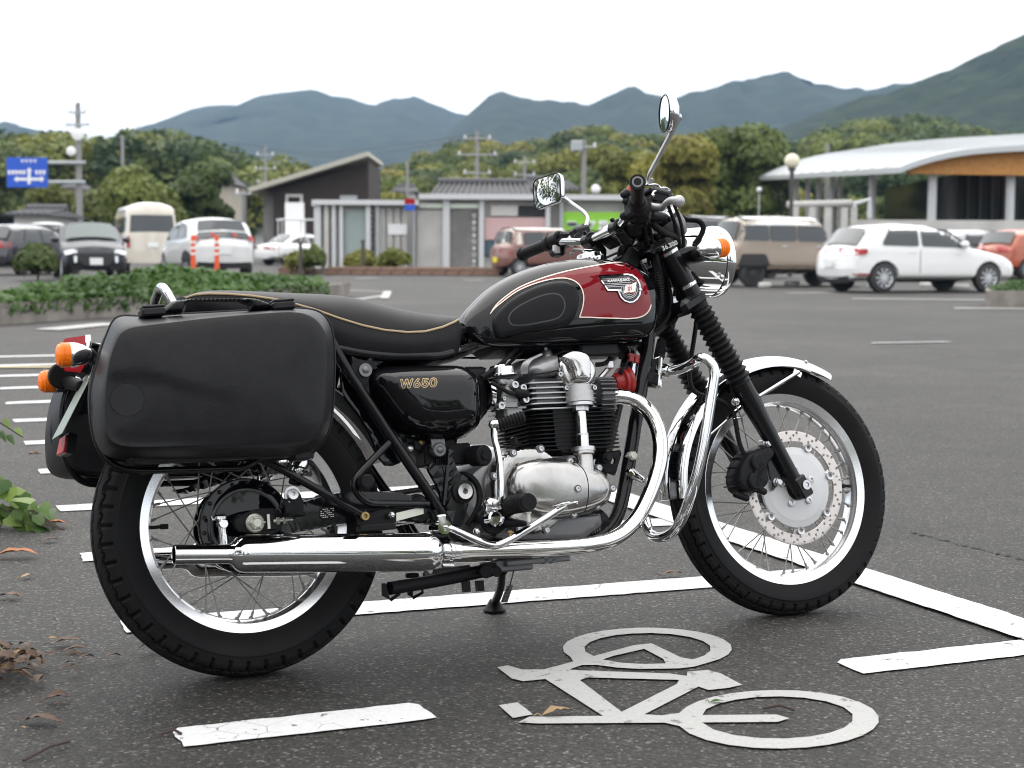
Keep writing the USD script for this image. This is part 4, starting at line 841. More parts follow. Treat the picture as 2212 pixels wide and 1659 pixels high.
# ---- centre stand, side stand
def ks_(x, y): return (1300 + x / 1.58) / 1.82278, (2000 + y / 1.58) / 1.82278
def S3(x, y, yb): return P(*ks_(x, y), yb)
st = [tube([S3(970, 390, y_), S3(700, 440, y_), S3(360, 505, y_)], .016, 14, scale=np.array([1.25, 1.1, .85])) for y_ in (-.10,)]
obj('centre_stand', [tube([S3(985, 385, -.06), S3(700, 445, -.07), S3(370, 500, -.1)], .0155, 14, smooth=8), tube([S3(985, 385, .06), S3(700, 445, .07), S3(370, 500, .1)], .0155, 14, smooth=8), tube([S3(900, 410, -.06), S3(900, 410, .06)], .012),
    hull([S3(318, 470, -.115), S3(345, 468, -.115), S3(320, 545, -.115), S3(375, 575, -.115), S3(318, 470, -.085), S3(345, 468, -.085), S3(320, 545, -.085), S3(375, 575, -.085)]),
    hull([S3(475, 440, .085), S3(515, 440, .085), S3(480, 540, .085), S3(515, 560, .085), S3(475, 440, .115), S3(515, 440, .115), S3(480, 540, .115), S3(515, 560, .115)]),
    tube([S3(375, 573, -.1), S3(430, 535, -.1), S3(430, 505, -.1)], .004, 8), tube([S3(515, 560, .1), S3(575, 525, .1), S3(570, 490, .1)], .004, 8), box(S3(845, 490, -.07), (.018, .012, .025)), box(S3(930, 485, -.07), (.018, .012, .025)), cyl(S3(970, 395, -.09), S3(970, 395, -.105), .016, 20), cyl(S3(1035, 395, -.09), S3(1035, 395, -.105), .013, 20), hull([S3(940, 350, -.085), S3(1030, 340, -.085), S3(1060, 400, -.085), S3(1000, 430, -.085), S3(940, 420, -.085), S3(940, 350, -.06), S3(1030, 340, -.06), S3(1060, 400, -.06), S3(1000, 430, -.06)])], 'black_satin', bike)
sp = []
sa, sb_ = S3(650, 405, -.03), S3(870, 380, -.03)
for t in np.linspace(0, 1, 180): a = t * 2 * np.pi * 17; sp.append(sa + (sb_ - sa) * t + np.array([0, .0085 * math.cos(a), .0085 * math.sin(a)]))
obj('stand_spring', [tube(sp, .0024, 6), tube([sa, sa + [-.02, 0, -.004], sa + [-.028, 0, .004]], .0024, 6), sph(S3(595, 412, -.03), .008, 2)], 'dark_alloy', bike)
# side stand: the foot stands on the ground left of the bike
ft = BR.T @ (np.r_[G(1068, 1322), 0.004] - BT)
foot_d = BR.T @ np.array([0, 0, 1.])
tp = P(1085, 1232, .10)
obj('side_stand', [tube([tp, tp * .55 + ft * .45 + [.004, 0, 0], ft + foot_d * .02], .0105, 14, smooth=8), revolve([(0, 0), (.03, 0), (.031, .004), (.022, .012), (.012, .03), (0, .032)], ft, ft + foot_d, 24), bone(tp + [0, 0, .015], tp, .018, .014), box(tp + [.02, -.02, .02], (.09, .05, .02), ch=.004)], 'black_satin', bike)
sa, sb_ = tp * .62 + ft * .38 + [.026, -.01, 0], tp * .2 + ft * .8 + [.02, -.008, 0]; sp = []
for t in np.linspace(0, 1, 130): a = t * 2 * np.pi * 12; sp.append(sa + (sb_ - sa) * t + np.array([.0075 * math.cos(a), .0075 * math.sin(a), 0]))
obj('stand_spring', [tube(sp, .0022, 6), tube([tp + [.028, -.01, .0], sa], .002, 6)], 'dark_alloy', bike)
obj('skid_tubes', [box(S3(1210, 335, -.02), (.17, .16, .014), ch=.003), box(S3(1130, 355, -.07), (.10, .03, .03), ch=.004), box(S3(1335, 322, -.09), (.012, .02, .02)), box(S3(1385, 318, -.09), (.012, .02, .02))], 'dark_alloy', bike)
obj('muffler_rubber', [cyl(S3(510, 435, -.02), S3(510, 405, -.02), .016)], 'black_rubber', bike)
# ------------------------------------------------------------------ tank, seat, side covers
def to_px(B):
    Wd = np.asarray(B) @ BR.T + BT - EYE
    X = Wd[:, 0]; D = Wd[:, 1] * math.cos(PITCH) - Wd[:, 2] * math.sin(PITCH); U = Wd[:, 2] * math.cos(PITCH) + Wd[:, 1] * math.sin(PITCH)
    u, v = FPX * X / D, -FPX * U / D
    return np.c_[1106 + _c * u - _s * v, 829.5 + _s * u + _c * v]
from scipy.interpolate import LinearNDInterpolator, NearestNDInterpolator
class Skin:
    """the side of a body that faces the right rear, so that emblems and lines measured in the photograph can be laid on it"""
    def __init__(s, m):
        m = trimesh.Trimesh(m.vertices, m.faces, process=True); n = m.vertex_normals
        d = BO - m.vertices; d /= np.linalg.norm(d, axis=1, keepdims=True); ok = (n * d).sum(1) > .03
        q = to_px(m.vertices[ok]); s.p = LinearNDInterpolator(q, m.vertices[ok]); s.n = LinearNDInterpolator(q, n[ok]); s.pn = NearestNDInterpolator(q, m.vertices[ok]); s.nn = NearestNDInterpolator(q, n[ok])
    def __call__(s, q, off):
        q = np.atleast_2d(q); a, b = s.p(q), s.n(q); bad = np.isnan(a).any(1)
        if bad.any(): a[bad] = s.pn(q[bad]); b[bad] = s.nn(q[bad])
        b /= np.linalg.norm(b, axis=1, keepdims=True); return a + b * off
    def patch(s, poly, off, step=5., thick=None, edge=0., bulge=0.):
        poly = poly if not isinstance(poly, (list, np.ndarray)) else sg.Polygon(poly)
        ms = []
        for g in getattr(poly, 'geoms', [poly]):
            ins = [edge * t for t in (.12, .35, .65, 1.)] if edge else ()
            p, f, d, _ = fill2d(g, step, ins)
            o = np.full(len(p), off)
            if edge: t = np.clip(d / edge, 0, 1); o = off * (1 - (1 - t) ** 2) ** .5 + .0004
            if bulge: o = o + bulge * (1 - (1 - d / d.max()) ** 2)
            V = s(p, 0.); V2 = s(p, 1.) - V; V = V + V2 * o[:, None]
            c = V[f]; nn = np.cross(c[:, 1] - c[:, 0], c[:, 2] - c[:, 0]); fl = (nn * V2[f[:, 0]]).sum(1) < 0; f = f.copy(); f[fl] = f[fl][:, ::-1]
            if thick:
                Vb = V - V2 * thick; n = len(V)
                De = np.vstack([f[:, [0, 1]], f[:, [1, 2]], f[:, [2, 0]]]); E = np.sort(De, 1); _, inv, cnt = np.unique(E, axis=0, return_inverse=True, return_counts=True); be = De[cnt[inv.ravel()] == 1]
                f = np.vstack([f, np.c_[be[:, 1], be[:, 0], be[:, 0] + n], np.c_[be[:, 1], be[:, 0] + n, be[:, 1] + n]]); V = np.vstack([V, Vb])
            ms.append(tm(V, f))
        return cat(ms)
    def line(s, pts, r, n=60, closed=False, off=0., sides=8): return tube(s(spline(pts, n, closed), off), r, sides, closed=closed, caps=not closed)
# ---- tank
tops = [(1003, 694), (1012, 676), (1028, 656), (1050, 633), (1075, 612), (1110, 592), (1150, 576), (1200, 563), (1250, 557), (1290, 557), (1325, 562), (1355, 571), (1380, 587), (1396, 612), (1403, 640), (1405, 668)]
bots = [(1014, 706), (1022, 722), (1040, 738), (1062, 747), (1100, 748), (1160, 746), (1230, 744), (1300, 741), (1360, 738), (1385, 732), (1398, 715), (1402, 690)]
tp_ = np.array([P(a, b, -.035)[[0, 2]] for a, b in tops]); bt_ = np.array([P(a, b, -.07)[[0, 2]] for a, b in bots])
x0t, x1t = max(tp_[0, 0], bt_[0, 0]), min(tp_[-1, 0], bt_[-1, 0]); x1t = max(tp_[-1, 0], bt_[-1, 0])
from scipy.interpolate import PchipInterpolator
def fz(tab, x):
    o = np.argsort(tab[:, 0]); return PchipInterpolator(tab[o, 0], tab[o, 1], extrapolate=False)(np.clip(x, tab[o[0], 0], tab[o[-1], 0]))
xs_ = x0t + (x1t - x0t) * (1 - np.cos(np.linspace(0, np.pi, 110))) / 2
tank_w = PchipInterpolator([0, .03, .08, .18, .32, .5, .68, .82, .92, .97, 1], [.040, .056, .074, .096, .114, .131, .142, .142, .126, .105, .078])
S = []
for x in xs_:
    u = (x - x0t) / (x1t - x0t); w = tank_w(u); zt_, zb2 = fz(tp_, x), fz(bt_, x)
    if zt_ - zb2 < .02: m_ = (zt_ + zb2) / 2; zt_, zb2 = m_ + .012, m_ - .012
    zm = zb2 + .36 * (zt_ - zb2); q = []
    for a in np.linspace(0, np.pi / 2, 26): q.append((w * math.sin(a) ** (2 / 2.35), zm + (zt_ - zm) * math.cos(a) ** (2 / 2.1)))
    for a in np.linspace(0, 1, 15)[1:]: q.append((w * (1 - .20 * a ** 2.2 - .12 * max(0, a - .86) / .14), zm - (zm - zb2) * math.sin(a * math.pi / 2) ** .9))
    q = np.array(q); full = np.vstack([q, np.c_[-q[::-1, 0], q[::-1, 1]][:-1]])
    S.append(np.c_[np.full(len(full), x), full])
tank_m = loft(S); tank = obj('fuel_tank', tank_m, 'black_paint', bike, smooth=60)
sk = Skin(tank_m)
seamp = np.array([P(a, b - 1.5, -.098) for a, b in bots[1:-1]])
frame_part('tank_seam', tube(spline(seamp, 60), .0032, 8), 'black_paint')
up = K(k5, [(1820, 600), (1700, 603), (1500, 625), (1200, 672), (950, 730), (700, 800), (450, 890), (250, 970), (80, 1040)]) 
outl_top = K(k8, [(1820, 92), (1700, 97), (1500, 128), (1250, 175), (1000, 240), (800, 310), (650, 380), (540, 455), (450, 530), (390, 605), (338, 700)])
outl_low = K(k8, [(338, 700), (385, 620), (480, 535), (620, 430), (780, 350), (950, 295), (1080, 270), (1180, 268), (1260, 290), (1320, 330), (1360, 395), (1375, 470), (1368, 560), (1350, 630), (1330, 688)])
outl_bot = K(k8, [(1330, 690), (1450, 692), (1650, 700), (1850, 706), (1980, 692), (2060, 650), (2100, 590), (2108, 520), (2085, 410), (2040, 290), (1980, 200), (1900, 135), (1820, 92)])
outl = np.vstack([spline(outl_top, 60)[:-1], spline(outl_low, 70)[:-1], rounded(np.vstack([outl_bot[:4], ]), 1)[:-1], spline(outl_bot[3:], 60)[:-1]])
pan_px = sg.Polygon(outl).buffer(0)
red = sk.patch(pan_px, .0007, 6.)
p_ = obj('painted_panel', red, 'maroon', tank, smooth=60); obj('painted_panel', mirror(red), 'maroon', tank, smooth=60)
strp = pan_px.buffer(.9).difference(pan_px.buffer(-1.5))
strp = strp.difference(sg.Polygon(K(k8, [(1840, 80), (2140, 80), (2140, 470), (2105, 560), (1950, 260)])))
sm = sk.patch(strp, .0012, 2.2)
obj('pinstripe', sm, 'cream_line', tank); obj('pinstripe', mirror(sm), 'cream_line', tank)
# knee pad
kpad = sg.Polygon(spline(K(k8, [(380, 760), (400, 690), (470, 600), (600, 490), (780, 390), (950, 330), (1100, 305), (1220, 320), (1290, 370), (1325, 460), (1310, 600), (1260, 720), (1180, 790), (1000, 830), (700, 870), (480, 925), (410, 890)]), 90, True)).buffer(0)
kin = sg.Polygon(spline(K(k8, [(560, 710), (600, 640), (720, 560), (880, 490), (1000, 460), (1100, 470), (1150, 540), (1140, 630), (1080, 700), (950, 735), (800, 765), (650, 780), (580, 765)]), 70, True)).buffer(0)
pad = sk.patch(kpad, .0125, 4., edge=13.); obj('knee_pad', pad, 'black_satin', tank, smooth=60); obj('knee_pad', mirror(pad), 'black_satin', tank, smooth=60)
gr = sk.patch(kin.buffer(2.0).difference(kin.buffer(-1.0)), .0131, 2.); obj('pad_groove', gr, 'badge_black', tank)
cn = sk.patch(kin.buffer(-1), .0090, 4.5, edge=4.); cn.vertices = cn.vertices; 
pin = sk.patch(kin.buffer(-.8), .0135, 4., bulge=.001); obj('pad_centre', pin, 'pad_rubber', tank, smooth=60)
# badge: black enamel shield with raised metal border, lettering, flag and rings
bo = sg.Polygon(K(k5, [(1390, 830), (1480, 818), (1850, 800), (1930, 818), (2000, 870), (2040, 950), (2052, 1040), (2045, 1120), (2000, 1190), (1940, 1232), (1880, 1242), (1800, 1215), (1740, 1160), (1705, 1080), (1695, 1060), (1540, 1058)])).buffer(-1).buffer(1)
bi = sg.Polygon(K(k5, [(1418, 850), (1490, 838), (1850, 820), (1924, 838), (1990, 890), (2028, 968), (2036, 1044), (2027, 1118), (1985, 1176), (1932, 1216), (1875, 1222), (1802, 1196), (1750, 1140), (1722, 1070), (1712, 1036), (1552, 1034)]))
badge = obj('badge', sk.patch(bo, .0035, 2.5, thick=.004), 'badge_black', tank)
obj('badge_border', sk.patch(bo.difference(bi), .0050, 1.6, thick=.003), 'chrome', badge)
cxb, cyb = k5(1880, 1050)
lines = []
for k, r_ in enumerate((.30, .47, .64, .80)):
    a = np.linspace(-1.2 if k > 1 else -.6, math.pi * (.97 if k > 1 else 1.0), 26); R_ = 20.5 * r_
    pts = np.c_[cxb + R_ * np.cos(a), cyb + R_ * np.sin(a)]
    lines.append(sg.LineString(pts).buffer(.42))
for y0_, y1_, xe in ((880, 862, 1880), (905, 888, 1540), (950, 930, 1900), (975, 956, 1890), (1000, 985, 1800)):
    xs0 = 1440 + (y0_ - 860) * .72
    if y0_ == 905: lines.append(sg.LineString(K(k5, [(xs0, 900), (1540, 897)])).buffer(.4)); lines.append(sg.LineString(K(k5, [(1890, 880), (1950, 905)])).buffer(.4))
    else: lines.append(sg.LineString(K(k5, [(xs0, y0_), (xe, y1_)])).buffer(.4))
for k, xx in enumerate((1755, 1780, 1805)): lines.append(sg.LineString(K(k5, [(xx, 1000), (xx, 1060 - 4 * k)])).buffer(.35))
flag = sg.Polygon(spline(K(k5, [(1820, 975), (1870, 960), (1920, 955), (1980, 930), (1975, 985), (1955, 1075), (1900, 1082), (1850, 1078), (1780, 1105), (1800, 1050)]), 50, True)).buffer(.2)
obj('badge_line', [sk.patch(g, .0042, .9) for g in lines], 'steel', badge, kind='stuff')
obj('badge_flag', sk.patch(flag, .0052, 1.2, thick=.001), 'badge_white', badge)
red_bits = [sg.LineString(K(k5, a)).buffer(w_) for a, w_ in [([(1970, 905), (1985, 925)], 1.0), ([(1780, 1104), (1850, 1086), (1900, 1090), (1950, 1076)], .55), ([(1920, 1080), (1935, 1105), (1915, 1100)], .7), ([(1845, 1000), (1862, 1010), (1850, 1030), (1866, 1045), (1848, 1060)], .6), ([(1880, 985), (1876, 1062)], .7), ([(1910, 995), (1895, 1010), (1912, 1030), (1896, 1048)], .6), ([(1822, 978), (1870, 963), (1920, 958)], .4)]]
obj('flag_mark', [sk.patch(g, .0058, .9) for g in red_bits], 'badge_red', badge, kind='stuff')
def glyphs(text, bold=False):
    m = meshkit.text_mesh(text, 1.0, .01, bold); n = m.face_normals[:, 2] > .9
    return ops.unary_union([sg.Polygon(t[:, :2]).buffer(.002) for t in m.triangles[n]])
def place_text(gp_, p0, p1, shear=0., hgt=None):
    """lay a 2D text polygon between two measured points"""
    x0, y0, x1, y1 = gp_.bounds; p0, p1 = np.array(p0), np.array(p1); e = (p1 - p0) / (x1 - x0); up_ = np.array([e[1], -e[0]])
    if hgt: up_ = up_ / np.linalg.norm(up_) * hgt / (y1 - y0)
    return affinity.affine_transform(gp_, [e[0], up_[0] + shear * e[0], e[1], up_[1] + shear * e[1], p0[0] - e[0] * x0, p0[1] - e[1] * x0])
kw = glyphs('KAWASAKI', True)
kt = place_text(kw, k5(1540, 928), k5(1880, 910), hgt=5.4)
obj('badge_lettering', sk.patch(kt.buffer(.05), .0056, .8, thick=.001), 'badge_white', badge, kind='stuff')
for a, b in ((1730, 1058), (2047, 1036)):
    q = sk(k5(a, b), .004)[0]; q2 = sk(k5(a, b), .02)[0]; obj('badge_screw', bolt(q, q2 - q, .0055, .003, 'dome'), 'steel', badge)
# filler cap
fc_ = P(1275, 560, .02); fc_[2] -= .006
obj('filler_cap', revolve([(0, -.01), (.042, -.01), (.044, 0), (.044, .006), (.036, .009), (.034, .018), (.028, .022), (.0, .024)], fc_, fc_ + [-.1, 0, 1], 40), 'chrome', tank)
obj('cap_latch', box(fc_ + [-.003, -.0, .027], (.03, .012, .008), ch=.002), 'chrome', tank)
# ---- seat
pip = [(408, 640), (422, 636), (450, 635.5), (490, 637), (540, 641), (590, 648), (630, 657), (680, 671), (730, 689), (780, 704), (830, 714.5), (880, 719), (920, 716.5), (960, 706), (990, 693), (1005, 685)]
pw = np.array([P(a, b, -.125) for a, b in pip])
bs_ = [(408, 667), (500, 703), (640, 735), (720, 752), (760, 769), (830, 776), (900, 777), (960, 773), (1000, 762), (1010, 735), (1012, 715)]
pb_ = np.array([P(a, b, -.11) for a, b in bs_])
stt = np.array([P(a, b, -.045) for a, b in [(400, 641), (420, 633), (450, 629), (480, 628.5), (560, 630), (640, 632), (690, 633.5), (740, 637), (780, 644), (820, 654.5), (860, 664.5), (900, 672), (940, 678), (970, 681), (1000, 682)]])
sx0, sx1 = pw[0, 0], pw[-1, 0]; S = []
for u in (1 - np.cos(np.linspace(0, np.pi, 60))) / 2:
    x = sx0 + (sx1 - sx0) * u; zp = np.interp(x, pw[:, 0], pw[:, 2]); zb3 = min(np.interp(x, pb_[:, 0], pb_[:, 2]), zp - .012)
    w = np.interp(u, [0, .02, .06, .15, .5, .75, .9, .97, 1], [.095, .113, .125, .130, .130, .126, .115, .1, .088])
    cr = max(.004, np.interp(x, stt[:, 0], stt[:, 2]) - zp) * 1.03
    q = [(w * t, zp + cr * (1 - t ** 2.4) ** .72) for t in np.sin(np.linspace(0, np.pi / 2, 15))]
    q += [(w + .010 * math.sin(t * math.pi * .9) - .016 * t ** 1.5, zp + (zb3 - zp) * t) for t in np.linspace(.06, 1, 14)]
    q = np.array(q); full = np.vstack([q, np.c_[-q[::-1, 0], q[::-1, 1]][:-1]]); S.append(np.c_[np.full(len(full), x), full])
seat_m = loft(S); seat = obj('seat', seat_m, 'seat_vinyl', bike, smooth=60)
pl = np.array([[x, -np.interp((x - sx0) / (sx1 - sx0), [0, .02, .06, .15, .5, .75, .9, .97, 1], [.095, .113, .125, .130, .130, .126, .115, .1, .088]) - .001, np.interp(x, pw[:, 0], pw[:, 2]) + .0012] for x in np.linspace(sx0 + .002, sx1 - .002, 80)])
obj('seat_piping', tube(pl, .0027, 8), 'piping', seat); obj('seat_piping', tube(pl * [1, -1, 1], .0027, 8), 'piping', seat)
obj('seat_base', dome(sg.Polygon([PX(*q, 0) for q in [(430, 668), (640, 725), (740, 752), (830, 768), (960, 768), (1010, 748), (1010, 770), (960, 782), (820, 784), (720, 770), (430, 690)]]), .09, .18, .008), 'plastic_smooth', bike)
# ---- side covers
scp = spoly(K(k6, [(205, 570), (220, 480), (290, 405), (420, 360), (650, 336), (1000, 326), (1560, 328), (1740, 358), (1880, 450), (1955, 580), (1985, 800), (1990, 1100), (1970, 1250), (1890, 1370), (1740, 1440), (1500, 1498), (1200, 1508), (1000, 1480), (850, 1420), (700, 1310), (560, 1150), (420, 950), (300, 780), (232, 680)]), -.125, 140)
sc = dome(scp, -.095, .06, .055, step=.010, bulge=.016, power=2.0)
side = obj('side_cover', sc, 'black_paint', bike, smooth=60); obj('side_cover', mirror(sc), 'black_paint', bike, smooth=60)
sks = Skin(dome(scp, -.095, .06, .055, step=.010, bulge=.016, power=2.0, back=False))
tx = place_text(glyphs('W650', True), k6(692, 702), k6(1258, 678), shear=.10, hgt=19.0)
obj('emblem_outline', sks.patch(tx.buffer(.75).difference(tx.buffer(-.12)), .0006, 1.3), 'gold', side)
obj('emblem_fill', sks.patch(tx.buffer(-.05), .0004, 1.3), 'brown', side)
sec_ = Skin(cdm); obj('cover_seam', sec_.line(K(k2, [(1345, 400), (1400, 440), (1465, 520), (1500, 640), (1506, 760), (1490, 880), (1462, 975)]), .0011, 40), 'black_fins', cover)
# ------------------------------------------------------------------ panniers, tail, handlebar, headlight
pan_pairs = [  # base outline, face outline (enlarged crop)
 ((300, 372), (345, 470)), ((235, 470), (285, 560)), ((180, 620), (245, 680)), ((135, 780), (222, 820)), ((108, 930), (212, 960)), ((112, 1120), (214, 1130)), ((150, 1290), (235, 1240)), ((225, 1375), (300, 1290)),
 ((420, 1408), (480, 1308)), ((800, 1410), (830, 1300)), ((1200, 1402), (1200, 1290)), ((1500, 1392), (1480, 1280)), ((1700, 1352), (1650, 1262)), ((1800, 1255), (1745, 1215)), ((1850, 1090), (1795, 1080)), ((1868, 850), (1812, 850)),
 ((1870, 610), (1822, 640)), ((1848, 450), (1805, 480)), ((1785, 348), (1730, 380)), ((1660, 308), (1620, 335)), ((1400, 312), (1380, 338)), ((1000, 334), (980, 372)), ((700, 352), (700, 404)), ((450, 364), (480, 430))]
pa_ = np.array([a for a, _ in pan_pairs], float); pf_ = np.array([b for _, b in pan_pairs], float)
def pring(t, y, shrink=0.):
    q = pa_ * (1 - t) + pf_ * t
    if shrink: q = q + (q.mean(0) - q) * shrink
    B = np.array([P(*kp_(*a), y) for a in q]); return spline(B, 150, True)
layers = [(0, -.175, .03), (0, -.178, .012), (0, -.186, .0), (.0, -.225, 0), (.10, -.262, 0), (.30, -.302, 0), (.52, -.334, 0), (.72, -.354, 0), (.88, -.365, 0), (1.0, -.370, 0)]
rings = [pring(*l) for l in layers]
sh = loft(rings, caps=False); back_cap = tm(np.vstack([rings[0], rings[0].mean(0)]), [(150, j, (j + 1) % 150) for j in range(150)])
face = sg.Polygon(rings[-1][:, [0, 2]]).buffer(0)
p, f, d, _ = fill2d(face, .012, (.004, .012, .024))
cx_ = np.array([PX(*kp_(a, b), -.375) for a, b in [(100, 800), (215, 800), (400, 796), (560, 808), (700, 842), (850, 895), (1050, 945), (1300, 965), (2000, 970)]])
zc = np.interp(p[:, 0], cx_[:, 0], cx_[:, 1]); fade = np.interp(p[:, 0], [cx_[0, 0], cx_[3, 0], cx_[6, 0], cx_[7, 0]], [1, 1, .45, 0])
stp = 1 / (1 + np.exp(np.clip((p[:, 1] - zc) / .0028, -40, 40))) * fade
dep = .006 * (1 - (1 - np.clip(d / .03, 0, 1)) ** 2) + .016 * (1 - (1 - d / d.max()) ** 2) - .0075 * stp * np.clip(d / .012, 0, 1)
cap = tm(np.c_[p[:, 0], -.370 - dep, p[:, 1]], f)
shell_m = cat([sh, back_cap, cap])
for s in (0, 1):
    f_ = (lambda m: m) if not s else mirror
    pn = obj('pannier', f_(shell_m), 'black_plastic', bike, smooth=50)
    rimr = pring(0, -.196); obj('lid_seam', f_(tube(rimr + (rimr.mean(0) - rimr) * -.004, .0035, 6, closed=True, caps=False)), 'plastic_smooth', pn)
    hpoly = sg.Polygon(rounded([PX(*kp_(*q), -.275) for q in [(635, 345), (645, 300), (690, 248), (820, 232), (1260, 226), (1330, 240), (1415, 275), (1420, 312)]], .012)).buffer(0)
    hol = sg.Polygon([PX(*kp_(*q), -.275) for q in [(785, 340), (800, 290), (850, 262), (1180, 262), (1235, 285), (1245, 325)]]).buffer(.004)
    hol = hol.union(affinity.translate(hol, 0, -.01))
    obj('carry_handle', f_(dome(hpoly.difference(hol), -.262, .034, .008, step=.009)), 'black_plastic', pn)
    for px in (550, 1495):
        dy = 0 if px == 550 else -46
        q = P(*kp_(px, 335 + dy), -.285)
        obj('latch', f_(cat([box(q, (.050, .04, .018), rot([0, 1, 0], -.06), .004), box(q + [.0, -.001, .011], (.046, .034, .006), rot([0, 1, 0], -.06), .002)])), 'plastic_smooth', pn)
    c_ = P(*kp_(373, 962), -.38); nb2 = cap.vertices[((cap.vertices[:, [0, 2]] - c_[[0, 2]]) ** 2).sum(1) < .045 ** 2]; cf_ = np.linalg.lstsq(np.c_[nb2[:, [0, 2]], np.ones(len(nb2))], nb2[:, 1], rcond=None)[0]; nrm_ = np.array([cf_[0], -1., cf_[1]]); nrm_ /= np.linalg.norm(nrm_); c_ = np.array([c_[0], cf_ @ [c_[0], c_[2], 1.] - .0014, c_[2]])
    obj('logo_disc', f_(revolve([(0, .0), (.0318, .0), (.0325, .0006), (.0332, -.0012), (.0345, -.0012), (.0350, -.012)], c_, c_ + nrm_, 56)), 'plastic_smooth', pn)
    kl = P(*kp_(140, 980), -.30)
    obj('side_slot', f_(tube([P(*kp_(150, 860), -.26), P(*kp_(128, 1000), -.26), P(*kp_(140, 1100), -.26)], .006, 8, smooth=10)), 'plastic_smooth', pn)
    br = [P(500, 690, -.17), P(240, 700, -.17), P(195, 830, -.185), P(200, 930, -.19), P(222, 985, -.195), P(255, 1012, -.2), P(300, 1017, -.2), P(530, 1012, -.2), P(565, 985, -.19), P(600, 950, -.175)]
    obj('pannier_rack', f_(tube(br, .0075, 12, bend=.05)), 'black_frame', bike)
    obj('hinge_strip', f_(cat([box(P(*kp_(1000, 1385), -.255), (.34, .04, .014), ch=.003), box(P(*kp_(430, 1385), -.255), (.03, .05, .02), ch=.004), box(P(*kp_(1620, 1375), -.25), (.04, .05, .02), ch=.004)])), 'plastic_smooth', pn)
# rear fender
ra0 = ang(812, 1006, -.05, RC)
obj('fender', fender(RC, .372, ra0, math.radians(128), .074, crown=.016, skirt=.002), 'chrome', bike)
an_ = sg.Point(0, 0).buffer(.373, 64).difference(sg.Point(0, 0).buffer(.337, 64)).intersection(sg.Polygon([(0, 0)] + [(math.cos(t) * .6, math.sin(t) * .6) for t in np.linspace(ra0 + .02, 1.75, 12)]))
obj('fender_lining', dome(affinity.translate(an_, RC[0], RC[2]), -.0750, .0022, .0008, step=.012), 'black_fins', bike)  # added black plate, no fender part, stands for the dark underside
tb_ = np.linspace(ra0 + .02, 1.75, 40); obj('fender_bead', tube(np.c_[.3675 * np.cos(tb_), np.full(40, -.0785), RR + .3675 * np.sin(tb_)], .0028, 8), 'chrome', bike)
obj('inner_guard', plate(sg.Polygon([PX(*q, -.05) for q in [(722, 775), (800, 785), (840, 900), (866, 985), (848, 1010), (818, 1008), (806, 990), (790, 945), (765, 902), (728, 856)]]), -.078, .008), 'black_paint', bike)
obj('fender_loop', tube([P(777, 842, -.09), P(779, 828, -.095), P(787, 824, -.095)], .003, 8), 'chrome', bike)
# grab rail
obj('grab_rail', tube([P(385, 680, -.115), P(368, 645, -.11), P(354, 622, -.10), P(346, 620, -.06), P(334, 652, .04), P(333, 672, .08), P(345, 690, .11)], .0105, 16, bend=.022), 'chrome', bike)
# tail light
def T3(x, y, yb): return P(*k7(x, y), yb)
lens = hull(np.vstack([[T3(a, b, s * c) for a, b, c in [(205, 268, .032), (250, 196, .038), (445, 166, .042), (450, 240, .044), (450, 420, .044), (395, 515, .036), (250, 500, .032), (215, 400, .034)]] for s in (-1, 1)]))
tl = obj('tail_light', hull(np.vstack([[T3(a, b, s * c) for a, b, c in [(440, 162, .044), (490, 160, .044), (498, 180, .042), (498, 300, .045), (470, 470, .04), (440, 480, .042)]] for s in (-1, 1)])), 'chrome', bike)
obj('lens', lens, 'red_lens', tl)
obj('light_housing', hull(np.vstack([[T3(a, b, s * c) for a, b, c in [(498, 232, .034), (585, 240, .03), (600, 290, .03), (575, 350, .03), (498, 345, .034)]] for s in (-1, 1)])), 'chrome', tl)
obj('light_bracket', hull(np.vstack([[T3(a, b, s * .03) for a, b in [(440, 405), (545, 440), (560, 560), (460, 530), (380, 500)]] for s in (-1, 1)])), 'black_satin', bike)
def indicator(pb, pf, r, parent=bike):
    d = pf - pb; L = np.linalg.norm(d)
    b = obj('turn_signal', revolve([(0, L * .36), (r * .97, L * .36), (r, L * .38), (r, L * .46), (r * .95, L * .56), (r * .8, L * .72), (r * .5, L * .9), (r * .25, L * .97), (0, L)], pb, pf, 32), 'chrome', parent)
    obj('lens', [revolve([(0, 0), (r * .55, .001), (r * .82, L * .05), (r * .95, L * .14), (r * .98, L * .37), (0, L * .375)], pb, pf, 32)], 'amber_lens', b)
    for k in range(4): h_ = L * (.12 + .06 * k); rr_ = r * .955; obj('lens_rib', revolve([(rr_, h_), (rr_ + .0014, h_ + .001), (rr_ + .0014, h_ + .0022), (rr_, h_ + .0032)], pb, pf, 32), 'amber_lens', b)
    return b
indicator(T3(163, 352, -.17), T3(520, 345, -.17), .0262)
obj('signal_stalk', [bone(T3(470, 350, -.165), T3(560, 430, -.06), .016, .012)], 'black_rubber', bike)
indicator(T3(0, 596, .17), T3(215, 600, .17) + [.05, 0, 0], .0262)
obj('signal_stalk', [bone(T3(215, 590, .16), T3(400, 640, .04), .017, .014), cyl(T3(210, 545, .13), T3(230, 545, .11), .03)], 'black_rubber', bike)
obj('signal_wire', tube(spline([T3(215, 600, .14), T3(175, 555, .13), T3(180, 510, .13), T3(230, 508, .13), T3(260, 550, .13), T3(330, 610, .12), T3(355, 650, .1)], 30), .0022, 6), 'badge_white', bike)
